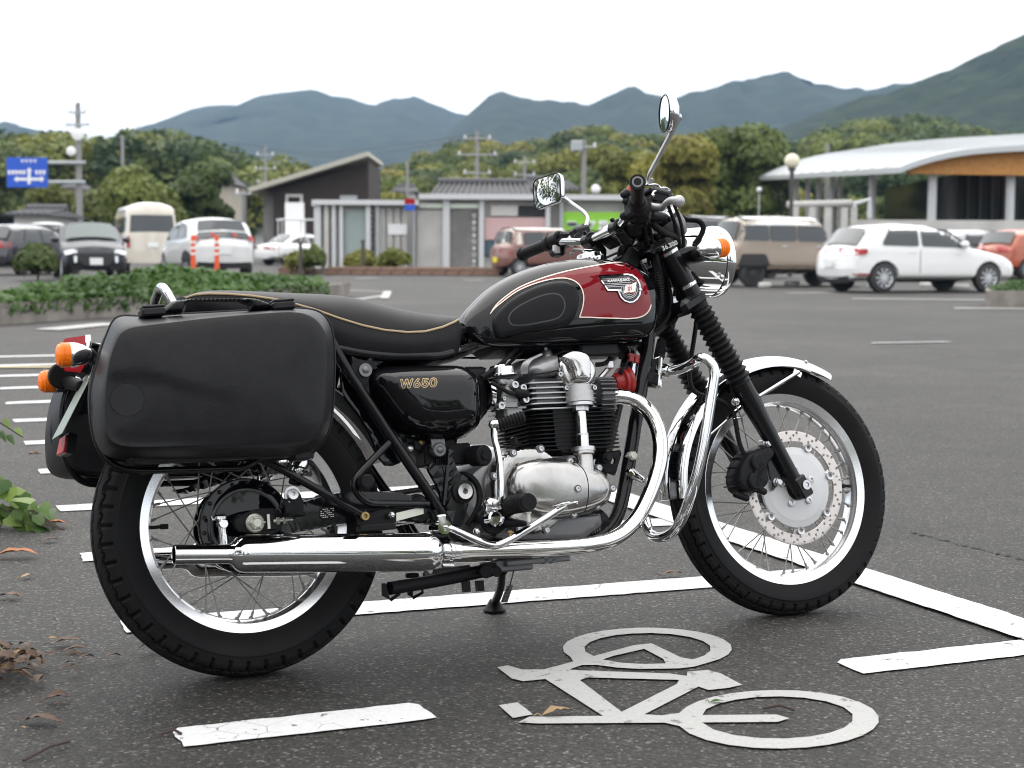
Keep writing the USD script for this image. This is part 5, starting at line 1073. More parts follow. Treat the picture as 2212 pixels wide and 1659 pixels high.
# number plate
t0, t1 = T3(475, 525, 0), T3(176, 1112, 0); vd = t1 - t0; L = np.linalg.norm(vd); vd /= L; nd = np.array([vd[2], 0, -vd[0]])
pl_ = obj('number_plate', box((t0 + t1) / 2, (L, .13, .0015), np.c_[vd, [0, 1, 0], np.cross(vd, [0, 1, 0])], .0006), 'white_plate', bike)
obj('plate_bolt', bolt((t0 * .86 + t1 * .14) + [0, -.06, 0], -np.abs(nd) * [1, 0, 0] + [0, 0, .4], .006, .004, 'hex'), 'zinc', pl_)
obj('plate_bracket', [hull(np.vstack([[T3(a, b, s * .05) for a, b in [(480, 560), (520, 640), (430, 900), (330, 1000), (300, 960)]] for s in (-1, 1)]))], 'plastic_smooth', bike)
obj('fender_tail', hull(np.vstack([[T3(a, b, s * .06) for a, b in [(450, 700), (500, 690), (470, 900), (380, 890)]] for s in (-1, 1)])), 'black_paint', bike)
obj('reflector', [box(T3(240, 1195, .06), (.012, .085, .04), rot([0, 1, 0], .25), .002)], 'red_lens', bike)
obj('reflector_bracket', box(T3(280, 1190, .06), (.02, .09, .045), rot([0, 1, 0], .25), .002), 'black_satin', bike)

# ------------------------------------------------------------------ handlebar
cl_c = hp1 + dF * .035
barR = [P(*k4(515, 300), -.385), P(*k4(515, 640), -.235), P(*k4(505, 760), -.195), P(*k4(475, 960), -.11)]
ce = cl_c + np.array([-.035, 0, .02])
barR = [barR[0], barR[1], barR[1] * .72 + np.array([ce[0], -.07, ce[2]]) * .28, np.array([ce[0], -.09, ce[2]])]
barL = [P(1127, 550, .385), P(1193, 523, .245)]
barL = [barL[0], barL[1], barL[1] * .72 + np.array([ce[0], .07, ce[2]]) * .28, np.array([ce[0], .09, ce[2]])]
bar = obj('handlebar', tube(np.vstack([barR, barL[::-1]]), .0111, 18, bend=.06), 'chrome', bike)
for nm, (a, b) in (('R', (barR[0], barR[1])), ('L', (barL[0], barL[1]))):
    d = (b - a) / np.linalg.norm(b - a); L = np.linalg.norm(b - a)
    pr = [(.0085, 0), (.0185, 0), (.0195, .004), (.0195, .010), (.0165, .014), (.0162, L - .03), (.021, L - .024), (.0225, L - .006), (.016, L)]
    obj('hand_grip', revolve(pr, a, b, 30), 'black_rubber', bike)
    obj('bar_end', [revolve([(.0092, .001), (.013, .001), (.0132, -.0008), (.0092, -.0008)], a, b, 24, close=True)], 'dark_alloy', bike); obj('bar_plug', revolve([(0, -.0006), (.0092, -.0006), (.0092, .002), (.0, .002)], a, b, 20), 'black_fins', bike)  # black disc painted in for the dark inside of the hollow bar end
dR = (barR[1] - barR[0]) / np.linalg.norm(barR[1] - barR[0])
swR = barR[1] + dR * .012
obj('switch_box', [cyl(swR - dR * .012, swR + dR * .035, .025, 24, .004), box(swR + dR * .012 + [-.012, 0, .0], (.036, .04, .05), ch=.006), bone(P(*k4(300, 500), -.21), P(*k4(350, 470), -.21), .009, .011), bone(P(*k4(330, 600), -.21), P(*k4(370, 610), -.21), .009, .012), bone(P(*k4(310, 830), -.18), P(*k4(400, 820), -.18), .012, .012)], 'black_plastic', bike)
obj('kill_switch', [bone(P(*k4(365, 440), -.215), P(*k4(395, 385), -.215), .006, .005)], 'red_plastic', bike)
obj('master_cylinder', [box(P(*k4(800, 560), -.17), (.055, .06, .045), rot([0, 1, 0], .2), .008), box(P(*k4(760, 500), -.17), (.06, .065, .012), rot([0, 1, 0], .2), .003), cyl(P(*k4(820, 680), -.21), P(*k4(820, 680), -.11), .012), bone(P(*k4(640, 640), -.19), P(*k4(720, 700), -.19), .016, .016)], 'black_satin', bike)
lv = spline([P(*k4(690, 676), -.20), P(*k4(800, 690), -.22), P(*k4(890, 696), -.245), P(*k4(935, 655), -.275), P(*k4(985, 610), -.30), P(*k4(1060, 585), -.335), P(*k4(1140, 598), -.36)], 40)
obj('brake_lever', [sweep(lv, ring(.0062, 12, .009)), sph(P(*k4(1155, 600), -.362), .0145, 2)], 'cast_alloy', bike)
lvL = spline([P(*k5(980, 470), .2), P(*k5(1000, 425), .2), P(*k5(1170, 420), .17)], 12)
obj('clutch_lever', [tube(lvL, .004, 8), sph(P(*k5(980, 470), .2), .007, 2)], 'cast_alloy', bike)
for pts in ([(640, 330, -.21), (690, 350, -.20), (790, 345, -.18), (860, 385, -.17), (890, 430, -.16)], [(770, 520, -.22), (750, 480, -.21), (850, 415, -.19), (950, 400, -.17), (1020, 450, -.15), (1035, 510, -.14)]):
    obj('cable_elbow', tube(spline([P(*k4(a, b), c) for a, b, c in pts], 26), .0036, 10), 'chrome', bike)
for pts in ([(890, 430, -.16), (950, 560, -.15), (1040, 800, -.13), (1110, 1000, -.11), (1165, 1260, -.10), (1170, 1330, -.09)], [(1035, 505, -.14), (1080, 640, -.13), (1170, 880, -.12), (1215, 1080, -.11), (1225, 1300, -.10), (1180, 1340, -.09)]):
    obj('throttle_cable', tube(spline([P(*k4(a, b), c) for a, b, c in pts], 40), .0046, 10), 'black_rubber', bike)
obj('cable_ferrule', [cyl(P(*k4(895, 440), -.16), P(*k4(955, 560), -.15), .0062, 12), cyl(P(*k4(1020, 480), -.143), P(*k4(1045, 540), -.138), .0055, 12)], 'dark_alloy', bike)
obj('wire_sleeve', hose([P(*k4(1200, 850), -.05), P(*k4(1300, 895), -.06), P(*k4(1440, 905), -.07), P(*k4(1520, 960), -.08), P(*k4(1535, 1040), -.085), P(*k4(1490, 1150), -.085), P(*k4(1400, 1270), -.08)], .0068, 60), 'black_rubber', bike)
obj('brake_hose', hose([P(*k4(700, 900), -.12), P(*k4(760, 960), -.13), P(*k4(850, 1040), -.13), P(*k4(960, 1110), -.125), P(*k4(1080, 1150), -.11), P(*k4(1150, 1300), -.09), P(1460, 640, -.06)], .0085, 40, False), 'black_rubber', bike)
# left switch, mirror stems, clamps
dL = (barL[1] - barL[0]) / np.linalg.norm(barL[1] - barL[0]); swL = barL[1] + dL * .01
obj('switch_box', [cyl(swL - dL * .01, swL + dL * .03, .023, 24, .004), box(P(*k5(770, 340), .235), (.035, .045, .062), rot([0, 1, 0], .1), .008), box(P(*k5(870, 260), .21), (.04, .05, .04), ch=.008)], 'black_satin', bike)
obj('switch_plate', plate(sg.Polygon([PX(*k5(*q), .21) for q in [(700, 335), (810, 320), (815, 460), (700, 465)]]), .212, .004), 'disc_carrier', bike)
obj('clutch_perch', [bone(P(*k5(960, 270), .18), P(*k5(1050, 220), .16), .012, .014), bone(P(*k5(990, 320), .18), P(*k5(1010, 240), .17), .008, .01)], 'steel', bike)
mb = obj('heater_switch', [box(P(*k5(1140, 190), .15), (.052, .035, .048), rot([0, 1, 0], -.25), .006)], 'black_plastic', bike)
q = P(*k5(1095, 205), .131); obj('switch_button', cyl(q + [0, .01, 0], q - [0, .003, 0], .0105, 20), 'plastic_smooth', mb)
for k in range(4): q = P(*k5(1172 + 7 * k * .6, 232 - 27 * k), .1315); obj('switch_lamp', cyl(q + [0, .004, 0], q - [0, .0012, 0], .0032, 12), 'label_print', mb)
for s in (-1, 1):
    c = np.array([ce[0], s * .075, ce[2]])
    obj('bar_clamp', [cyl(c + [0, -.018, 0], c + [0, .018, 0], .021, 24), bone(c - [0, 0, .0], c + dF * -.035 + [.01, 0, 0], .019, .019), bolt(c + [-.012, 0, .018], (-.3, 0, 1), .006, .006), bolt(c + [.014, 0, .014], (.3, 0, 1), .006, .006)], 'black_frame', bike)
obj('clamp_guard', [bone(P(*k5(1450, 290), .09), P(*k5(1560, 120), .07), .012, .016), bone(P(*k5(1650, 220), .03), P(*k5(1740, 150), .02), .010, .014)], 'chrome', bike)
obj('ignition_switch', [cyl(P(*k5(1760, 360), -.01), P(*k5(1860, 420), -.02), .02), box(P(*k5(1600, 240), .05), (.05, .06, .03), rot([0, 1, 0], .6), .005), box(P(*k5(1900, 560), -.03), (.04, .05, .05), rot([0, 1, 0], .5), .005)], 'black_satin', bike)
# instruments
for s in (-1, 1):
    g0 = (P(*k4(960, 905), -.062) + [-.033, 0, -.010]) * [1, -s, 1]; ga = np.array([.72, 0, .30]); ga /= np.linalg.norm(ga)
    gd = np.array([-.55, 0, .83])
    obj('instrument', [revolve([(0, .018), (.036, .018), (.040, .016), (.041, .004), (.041, -.030), (.038, -.045), (.028, -.058), (.012, -.064), (0, -.065)], g0 + [.03, 0, .014], g0 + [.03, 0, .014] + gd, 40)], 'black_paint', bike)
    obj('instrument_ring', revolve([(.037, .0185), (.0415, .0185), (.043, .014), (.043, .004), (.041, .003)], g0 + [.03, 0, .014], g0 + [.03, 0, .014] + gd, 40), 'chrome', bike)
    obj('instrument_cup', revolve([(.0412, -.008), (.0418, -.012), (.0418, -.028), (.039, -.044), (.029, -.0585), (.0125, -.0648), (0, -.066)], g0 + [.03, 0, .014], g0 + [.03, 0, .014] + gd, 40), 'dark_alloy', bike)
obj('instrument_bracket', [box(cl_c + [.05, 0, -.005], (.08, .2, .006), rot([0, 1, 0], -.5), .002)], 'black_satin', bike)
# mirrors
def mirror_head(c, n, side, wid, hgt, rollm):
    n = np.asarray(n, float); n /= np.linalg.norm(n); u = np.cross([0, 0, 1.], n); u /= np.linalg.norm(u); v = np.cross(n, u)
    R = np.c_[u, v, n] @ rot([0, 0, 1], rollm)
    sq = sg.Polygon([(-.46, -.42), (.40, -.5), (.5, .36), (-.38, .5)]) if side > 0 else sg.Polygon([(-.40, -.5), (.46, -.42), (.38, .5), (-.5, .36)])
    sq = affinity.scale(sq, wid, hgt, origin=(0, 0)).buffer(-.020 if side > 0 else -.044).buffer(.020 if side > 0 else .044)
    ring_ = resample(sq.exterior, .004); k = len(ring_)
    def lay(sc, z): return np.c_[ring_ * sc, np.full(k, z)] @ R.T + c
    hd = obj('mirror', loft([lay(.95, .002), lay(1.0, .001), lay(1.02, -.004), lay(.99, -.012), lay(.86, -.022), lay(.6, -.028), lay(.3, -.031)]), 'chrome', bike, smooth=60)
    gp2, gf, _, _ = fill2d(sq.buffer(-.003), .008); r2 = (gp2 ** 2).sum(1)
    obj('mirror_glass', tm(np.c_[gp2, .0034 - r2 * .9] @ R.T + c, gf), 'mirror', hd, smooth=True)
    obj('mirror_rim', sweep(lay(.985, .0022), ring(.0015, 8), closed=True), 'black_rubber', hd)
    return R
def M3(x, y, yb): return P(1097.2 + .3307 * x, 164.6 + .3307 * y, yb)
mc = M3(1028, 240, -.30); R1 = mirror_head(mc, (-.95, .27, .05), -1, .112, .100, -.22)
obj('mirror_stem', [tube([M3(918, 690, -.185), M3(925, 640, -.20), M3(1090, 330, -.285), M3(1112, 280, -.30)], .0058, 12, bend=.02), bone(M3(1110, 268, -.30), M3(1072, 262, -.30), .0105, .010), cyl(M3(922, 700, -.185), M3(930, 665, -.19), .0085)], 'steel', bike)
mc2 = M3(255, 748, .345); R2 = mirror_head(mc2, (-.95, -.28, .02), 1, .128, .094, .10)
obj('mirror_stem', [tube([M3(500, 1010, .20), M3(525, 930, .21), M3(500, 890, .22), M3(345, 780, .325), M3(300, 760, .345)], .0058, 12, bend=.02)], 'steel', bike)
# headlight
hc = P(1540, 566, 0.0); ha = np.array([1., 0, -.02]); ha /= np.linalg.norm(ha)
hl = obj('headlight', revolve([(0, -.16), (.03, -.156), (.055, -.143), (.075, -.118), (.086, -.085), (.0905, -.045), (.0915, -.016), (.089, -.014)], hc, hc + ha, 56), 'chrome', bike)
obj('headlight_rim', revolve([(.0895, -.016), (.0935, -.014), (.0955, -.008), (.0955, .004), (.093, .012), (.086, .016), (.084, .012)], hc, hc + ha, 56), 'chrome', hl)
obj('headlight_lens', revolve([(.0, .026), (.04, .024), (.07, .018), (.085, .012)], hc, hc + ha, 48), 'disc_carrier', hl)
q = P(1560, 598, -.083); obj('rim_screw', bolt(q, -Y, .0065, .004, 'dome'), 'steel', hl)
for s in (0, 1):
    f_ = (lambda m: m) if not s else mirror
    hb = sg.Polygon(spline([PX(*k4(*q), -.115) for q in [(1090, 1420), (1150, 1345), (1240, 1300), (1460, 1285), (1560, 1330), (1600, 1440), (1700, 1480), (1560, 1530), (1440, 1560), (1290, 1600), (1260, 1660), (1200, 1620), (1120, 1500)]], 60, True)).buffer(0)
    obj('headlight_stay', f_(cat([dome(hb, -.100, .012, .006, step=.01)])), 'black_paint', bike)
ib, if_ = P(*k4(1915, 1318), -.195), P(*k4(1435, 1365), -.195)
sg1 = indicator(ib, if_, .0235)
obj('signal_stalk', [cyl(P(*k4(1450, 1430), -.115), P(*k4(1455, 1425), -.155), .0165, 24, .004), bone(P(*k4(1450, 1430), -.15), P(*k4(1530, 1380), -.185), .013, .012)], 'black_rubber', bike)
i2 = indicator(ib * [1, -1, 1], if_ * [1, -1, 1], .0235)
# marking on the fork, sticker digits
fkp = np.array([P(*k4(905, 1375), -.124), P(*k4(1068, 1300), -.124)])
fdx = (fkp[1] - fkp[0]) / np.linalg.norm(fkp[1] - fkp[0])
obj('fork_marking', lettering('36.300', .0105, fkp[0] + [0, -.0005, 0], fdx, np.array([-fdx[2], 0, fdx[0]]), [0, -1, 0], .0005), 'label_print', bike)
for pts in ([(540, 680, -.2), (535, 800, -.19), (540, 920, -.18), (585, 940, -.17), (600, 850, -.17), (580, 720, -.18)], [(400, 850, -.18), (420, 920, -.16), (520, 940, -.15), (600, 900, -.14)], [(640, 900, -.15), (640, 1100, -.12), (700, 1300, -.10), (780, 1480, -.09), (820, 1640, -.08)], [(600, 1000, -.1), (620, 1150, -.08), (650, 1350, -.07), (700, 1600, -.06)]):
    obj('wire', tube(spline([P(*k4(a, b), c) for a, b, c in pts], 34), .0042, 8), 'black_rubber', bike)
obj('brake_light_switch', [box(P(*k4(560, 760), -.19), (.05, .05, .06), rot([0, 1, 0], .3), .012), bone(P(*k4(480, 1020), -.1), P(*k4(560, 1060), -.06), .026, .028), bone(P(*k4(700, 800), -.15), P(*k4(900, 850), -.12), .016, .012)], 'black_satin', bike)
# cables between tank and steering head
cabs = [([(1425, 500, -.08), (1420, 560, -.09), (1428, 640, -.09), (1415, 690, -.08), (1375, 728, -.06)], .0085, True), ([(1405, 520, -.06), (1418, 600, -.07), (1410, 660, -.07), (1395, 720, -.05)], .006, False), ([(1440, 600, -.05), (1450, 650, -.06), (1440, 690, -.06), (1405, 720, -.05), (1370, 732, -.05)], .0055, False), ([(1390, 500, -.05), (1408, 560, -.05), (1425, 620, -.05), (1420, 700, -.04)], .005, False), ([(1440, 560, -.03), (1462, 620, -.05), (1468, 660, -.05), (1450, 700, -.05)], .009, False), ([(1400, 470, -.1), (1410, 520, -.1), (1425, 580, -.1), (1430, 640, -.08), (1400, 700, -.07)], .0045, False)]
for pts, r_, rib in cabs: obj('cable', hose([P(*q) for q in pts], r_, 50, rib), 'black_rubber', bike)
obj('steering_cover', [hull([P(1405, 590, -.04), P(1440, 560, -.04), P(1450, 700, -.04), P(1415, 730, -.04), P(1405, 590, .04), P(1440, 560, .04), P(1450, 700, .04), P(1415, 730, .04)])], 'plastic_smooth', bike)
# ------------------------------------------------------------------ hills, forest, trees, planters, leaves
def leaf_mat(name, c1, c2, c3=None, trans=.25, rough=.55):
    c3 = c3 or c1
    M[name] = usdkit.material(stage, '/World/Looks/' + name, {
        'g': ('geometry', {}), 'o': ('object_info', {}), 'a': ('math', {'math_type': 'add'}), 'fr': ('math', {'math_type': 'fraction'}),
        'r': ('rgb_ramp', {'ramp': [(0, c1), (.5, c2), (1, c3)]}), 'n': ('noise_texture', {'scale': .35, 'detail': 2}), 'nr': ('rgb_ramp', {'ramp': [(.3, (.62, .62, .62)), (.7, (1.3, 1.3, 1.2))]}),
        'm': ('mix', {'mix_type': 'multiply', 'fac': 1.}),
        'p': ('principled_bsdf', {'roughness': rough, 'specular_ior_level': .3}), 't': ('translucent_bsdf', {}), 'x': ('mix_closure', {'fac': trans})},
        [('g.random_per_island', 'a.value1'), ('o.random', 'a.value2'), ('a.value', 'fr.value1'), ('fr.value', 'r.fac'), ('g.position', 'n.vector'), ('n.fac', 'nr.fac'), ('r.color', 'm.color1'), ('nr.color', 'm.color2'),
         ('m.color', 'p.base_color'), ('m.color', 't.color'), ('p.BSDF', 'x.closure1'), ('t.BSDF', 'x.closure2')], surface='x.closure')
leaf_mat('leaf_dark', (.028, .050, .019), (.048, .078, .026), (.074, .102, .034))
leaf_mat('leaf_mid', (.062, .092, .025), (.108, .142, .036), (.155, .178, .046))
leaf_mat('leaf_yellow', (.115, .132, .027), (.180, .184, .038), (.235, .205, .046))
leaf_mat('leaf_ivy', (.040, .090, .018), (.105, .185, .036), (.22, .31, .075), trans=.3, rough=.4)
leaf_mat('leaf_dry', (.07, .045, .030), (.13, .08, .05), (.20, .14, .09), trans=.1, rough=.7)
mat('hill_green', (.013, .024, .014), .95, var=(.06, (.028, .042, .020), .40, .66), bump=(.12, .6, 4.), spec=.1)
mat('hill_far', (.016, .027, .020), .95, var=(.035, (.030, .045, .030), .40, .66), spec=.1)
mat('bark', (.06, .05, .04), .9, bump=(30, .5, .01))
mat('soil', (.07, .05, .035), .9, bump=(40, .6, .01), var=(12, (.13, .10, .075), .4, .7))
# mountains: (measured ridge, distance, depth of the slope)
def ridge(name, pts, D, fall, mt, seed, n=150, rows=26, back=500, noise_=.05):
    pts = np.array(pts, float); q = np.array([W(a, b, D) for a, b in pts])
    xs = np.linspace(q[0, 0], q[-1, 0], n); hz = np.interp(xs, q[:, 0], q[:, 2])
    hz = hz + (meshkit.fbm(np.c_[xs / (D * .012), np.zeros(n), np.zeros(n)], 4, seed) - .5) * D * .006
    t = np.linspace(-1, 1, rows); V = []
    for k in t:
        y = D + (k * fall if k < 0 else k * back); prof = (1 - abs(k)) ** 1.15
        X = xs * (y / D) ** .0
        nz = meshkit.fbm(np.c_[X / (D * .03), np.full(n, y / (D * .06)), np.zeros(n)], 4, seed + 3) - .5
        V.append(np.c_[X, y + nz * fall * .25, np.maximum(hz * prof * (1 + nz * .55 * (1 - prof) * 2) , -5) + (0 if k else 0)])
    V = np.vstack(V); F = []
    for i in range(rows - 1):
        for j in range(n - 1): a = i * n + j; F += [(a, a + 1, a + n + 1), (a, a + n + 1, a + n)]
    return obj(name, tm(V, F), mt, kind='structure', smooth=True)
ridge('mountains', [(-900, 330), (-500, 250), (-200, 285), (0, 264), (40, 261), (95, 268), (200, 300), (300, 292), (345, 264), (420, 237), (490, 212), (540, 214), (600, 204), (650, 190), (690, 191), (740, 205), (800, 210), (860, 198), (900, 200), (950, 216), (1000, 240), (1100, 260), (1300, 300)], 2300, 1300, 'hill_far', 1)
ridge('mountains', [(820, 420), (900, 330), (950, 280), (990, 252), (1030, 220), (1075, 189), (1110, 187), (1150, 203), (1210, 213), (1270, 215), (1320, 195), (1360, 182), (1400, 192), (1450, 201), (1520, 190), (1580, 170), (1640, 147), (1690, 150), (1740, 170), (1800, 178), (1860, 185), (1910, 178), (1960, 168), (2100, 190), (2400, 160), (2900, 200)], 1750, 1000, 'hill_far', 2)
ridge('mountains', [(1560, 330), (1700, 262), (1800, 217), (1900, 190), (1960, 172), (2010, 152), (2080, 118), (2130, 90), (2180, 66), (2212, 52), (2350, 20), (2700, 60), (3200, 200)], 900, 520, 'hill_green', 3)
# wooded hills nearer by: ground form and one mass of trees
def crown_mesh(lobes, n, size, seed, flat_=.75):
    """leaf clumps spread through a crown made of several lobes"""
    r = np.random.default_rng(seed); V, F = [], []
    w = np.array([l[3] ** 2 for l in lobes]); w = w / w.sum(); pick = r.choice(len(lobes), n, p=w)
    d = r.normal(size=(n, 3)); d[:, 2] = np.abs(d[:, 2]) * .9 - .25 * (r.random(n) < .4); d /= np.linalg.norm(d, axis=1, keepdims=True)
    L = np.array([l[:4] for l in lobes])[pick]; rad = L[:, 3] * (.62 + .42 * r.random(n) ** .6)
    C = L[:, :3] + d * rad[:, None] * [1, 1, flat_]
    nr = d + r.normal(0, .45, (n, 3)); nr /= np.linalg.norm(nr, axis=1, keepdims=True)
    a = np.cross(nr, r.normal(size=(n, 3))); a /= np.linalg.norm(a, axis=1, keepdims=True); b = np.cross(nr, a)
    s = size * (.55 + .9 * r.random(n))[:, None]; e = (.5 + .4 * r.random(n))[:, None]
    V = np.stack([C + a * s, C + b * s * e, C - a * s * .9, C - b * s * e], 1).reshape(-1, 3); i = np.arange(n)[:, None] * 4
    return tm(V, np.vstack([i + [0, 1, 2], i + [0, 2, 3]]))
def lobes_for(h, r_, k, seed, conical=False):
    r = np.random.default_rng(seed); out = []
    for i in range(k):
        a = r.random() * 2 * np.pi; t = r.random()
        if conical: z = h * (.25 + .7 * t); rr = r_ * (1.05 - t) * .6; off = r_ * (1 - t) * .35
        else: z = h * (.30 + .54 * t); rr = r_ * (.42 + .25 * r.random()); off = r_ * .62 * (1 - .5 * abs(t - .35))
        out.append((off * math.cos(a), off * math.sin(a), z, rr))
    return out
protos = UsdGeom.Scope.Define(stage, '/World/wood_kinds') if False else None
def forest(name, label, pts, D, depth, hgt, mats, seed, density, rise=.55, tree_h=9., jitter=.35):
    """trees standing on a hill whose tree tops follow the measured outline"""
    r = np.random.default_rng(seed); q = np.array([W(a, b, D) for a, b in pts]); x0, x1 = q[0, 0], q[-1, 0]
    n = int(density * (x1 - x0)); xs = r.uniform(x0, x1, n); t = r.random(n) ** .85
    ys = D - depth + depth * t; xs = xs * (ys / D)
    top = np.interp(xs * D / ys, q[:, 0], q[:, 2]); ground_top = np.maximum(top - tree_h * 1.28, .5)
    zs = np.maximum(gz(xs, ys), ground_top * (t ** .8) + 1.0 * (1 - t)) - .5
    root = UsdGeom.PointInstancer.Define(stage, path_of(name)); rel = root.CreatePrototypesRel()
    for k, m_ in enumerate(mats):
        lb = lobes_for(1.0, .42, 9, seed * 10 + k, conical=(k == 3))
        pm = usdkit.mesh(stage, f'{root.GetPath()}/crown_kind_{k}', crown_mesh(lb, 1700, .030, seed * 20 + k), M[m_]); rel.AddTarget(pm.GetPath())
    root.CreateProtoIndicesAttr(Vt.IntArray.FromNumpy(r.choice(len(mats), n, p=None).astype(np.int32)))
    root.CreatePositionsAttr(Vt.Vec3fArray.FromNumpy(np.c_[xs, ys, zs].astype(np.float32)))
    s = tree_h * r.uniform(1 - jitter, 1 + jitter, n); root.CreateScalesAttr(Vt.Vec3fArray.FromNumpy(np.c_[s * 1.15, s * 1.15, s].astype(np.float32)))
    a = r.uniform(0, np.pi, n); root.CreateOrientationsAttr(Vt.QuathArray([Gf.Quath(float(math.cos(v)), 0, 0, float(math.sin(v))) for v in a]))
    tag(root, label, 'wood', kind='stuff')
    # the ground form under the trees
    X = np.linspace(x0, x1, 60); V = []
    for k in np.linspace(0, 1, 9):
        y = D - depth + depth * k; tp = np.interp(X, q[:, 0], q[:, 2]) - tree_h * 1.28
        V.append(np.c_[X * y / D, np.full(60, y), np.maximum(gz(X, y), tp * k ** .8) - 1.0])
    V.append(np.c_[X * 1.1, np.full(60, D + depth), np.full(60, -2.)]); V = np.vstack(V); F = []
    for i in range(9):
        for j in range(59): b = i * 60 + j; F += [(b, b + 1, b + 61), (b, b + 61, b + 60)]
    obj('hills', tm(V, F), 'hill_green', kind='structure', smooth=True)
forest('wooded_hill', 'green wooded hill rising behind the blue road sign on the left', [(-420, 260), (-60, 285), (0, 292), (60, 282), (150, 286), (230, 300), (270, 292), (300, 276), (360, 264), (400, 274), (450, 303), (490, 330), (515, 350), (528, 395), (560, 450), (640, 470)], 260, 110, 30, ['leaf_dark', 'leaf_mid', 'leaf_mid', 'leaf_dark', 'leaf_yellow'], 5, 5.)
forest('wooded_hill', 'wide wooded hill of mixed greens behind the grey concrete building', [(800, 440), (850, 350), (905, 345), (930, 320), (985, 286), (1040, 292), (1100, 302), (1200, 282), (1250, 258), (1300, 256), (1350, 282), (1400, 270), (1500, 288), (1560, 270), (1620, 300), (1700, 300)], 300, 130, 30, ['leaf_dark', 'leaf_mid', 'leaf_yellow', 'leaf_mid', 'leaf_mid', 'leaf_yellow'], 6, 8., tree_h=7.)
forest('wooded_hill', 'dark wooded slope rising behind the hall with the curved roof', [(1640, 330), (1700, 292), (1760, 268), (1800, 252), (1850, 240), (1900, 234), (1960, 228), (2000, 230), (2080, 246), (2150, 262), (2212, 275), (2500, 260), (2800, 300)], 330, 150, 30, ['leaf_dark', 'leaf_dark', 'leaf_mid', 'leaf_dark'], 7, 5.)
# single trees
def tree(name, label, px, pbase, ptop, D, rad, mt, seed, n=3200, group=None, size=.32, k=13, conical=False):
    top = W(px, ptop, D); x = top[0]; z0 = float(gz(x, D)); h = top[2] - z0
    t = thing(name, label, 'tree', (x, D, z0), group=group)
    obj('crown', crown_mesh(lobes_for(h, rad, k, seed, conical), int(n * 2.3), size * .62, seed, .8), mt, t, smooth=False)
    r = np.random.default_rng(seed); obj('trunk', tube([(0, 0, -.2), (.1, .05, h * .3), (-.05, 0, h * .6)], .13 * h / 6, 9, scale=np.array([1.2, .8, .4])), 'bark', t)
    for j in range(4):
        a = r.random() * 6.3; obj('limb', tube([(.05, 0, h * (.28 + .08 * j)), (rad * .3 * math.cos(a), rad * .3 * math.sin(a), h * (.45 + .07 * j)), (rad * .55 * math.cos(a), rad * .55 * math.sin(a), h * (.55 + .08 * j))], .05 * h / 6, 6, scale=np.array([1, .7, .3])), 'bark', t)
    return t
tree('broadleaf_tree', 'rounded dark green tree behind the beige van and the pole', 275, 470, 348, 84, 2.6, 'leaf_mid', 11, 4200, size=.26)
tree('broadleaf_tree', 'dark green tree right of the rounded one, above the white SUV', 418, 470, 345, 88, 2.1, 'leaf_dark', 12, 3800, size=.26)
tree('broadleaf_tree', 'yellowish tree growing below the blue road sign', 110, 470, 400, 95, 1.8, 'leaf_yellow', 13, 2200, size=.25)
tree('broadleaf_tree', 'dark leafy tree cut by the left edge of the picture', -75, 480, 255, 62, 1.3, 'leaf_dark', 14, 2200, size=.16)
tree('autumn_tree', 'yellow green tree left of the handlebar mirror stem', 1345, 450, 300, 100, 2.8, 'leaf_yellow', 15, 3800, size=.3)
tree('autumn_tree', 'olive tree directly behind the mirror stem', 1455, 450, 285, 92, 2.6, 'leaf_yellow', 16, 3800, size=.3)
tree('broadleaf_tree', 'large rounded yellow green tree behind the headlight and beige car', 1592, 455, 278, 96, 3.3, 'leaf_mid', 17, 5200, size=.3)
tree('autumn_tree', 'short brownish tree right above the light green poster', 1265, 450, 395, 98, 1.5, 'leaf_yellow', 18, 1500, size=.25)
for k, (a, b) in enumerate([(598, 345), (628, 352), (655, 356)]): tree('conifer_tree', ['tall pointed conifer rising left behind the brown house roof', 'middle pointed conifer behind the sloping brown roof', 'small pointed conifer nearest the brown roof ridge'][k], a, 400, b, 170, 1.7, 'leaf_dark', 20 + k, 1200, size=.35, conical=True)
tree('broadleaf_tree', 'green tree right of the brown house below the valley', 872, 420, 345, 150, 2.8, 'leaf_mid', 24, 2200, size=.4)
tree('broadleaf_tree', 'small green tree close to the right wall of the brown house', 838, 440, 390, 120, 1.6, 'leaf_yellow', 25, 1200, size=.3)
# trees on the camera's side of the car park, seen only in mirrors, chrome and paint
for k, (x, y, h, r_) in enumerate([(-5.2, 6.6, 6.0, 1.9), (-9, -6, 7, 3.2), (-3, -16, 8, 3.6), (9, -19, 7.5, 3.5), (18, -14, 8, 4), (-16, 4, 8, 3.6)]):
    t = thing('broadleaf_tree', ['street tree outside the left edge, reflected in the left mirror', 'tree behind the viewer at the left, reflected in the side cover', 'tree straight behind the viewer, reflected in the chrome', 'tree behind the viewer towards the right, reflected in the tank', 'big tree far right behind the viewer, reflected in the headlight', 'tree far left outside the frame, reflected in the tail chrome'][k], 'tree', (x, y, 0))
    lb = lobes_for(h, r_, 14, 40 + k)
    obj('crown', crown_mesh(lb, 900 if k == 0 else 2600, .075 if k == 0 else .17, 40 + k), ['leaf_mid', 'leaf_dark'][k % 2], t, smooth=False); obj('trunk', tube([(0, 0, -.2), (.1, 0, h * .3), (0, .1, h * .6)], .13, 9, scale=np.array([1.2, .9, .4])), 'bark', t)
fb_ = UsdGeom.PointInstancer.Define(stage, '/World/wooded_ridge'); rl_ = fb_.CreatePrototypesRel(); r_ = np.random.default_rng(77)
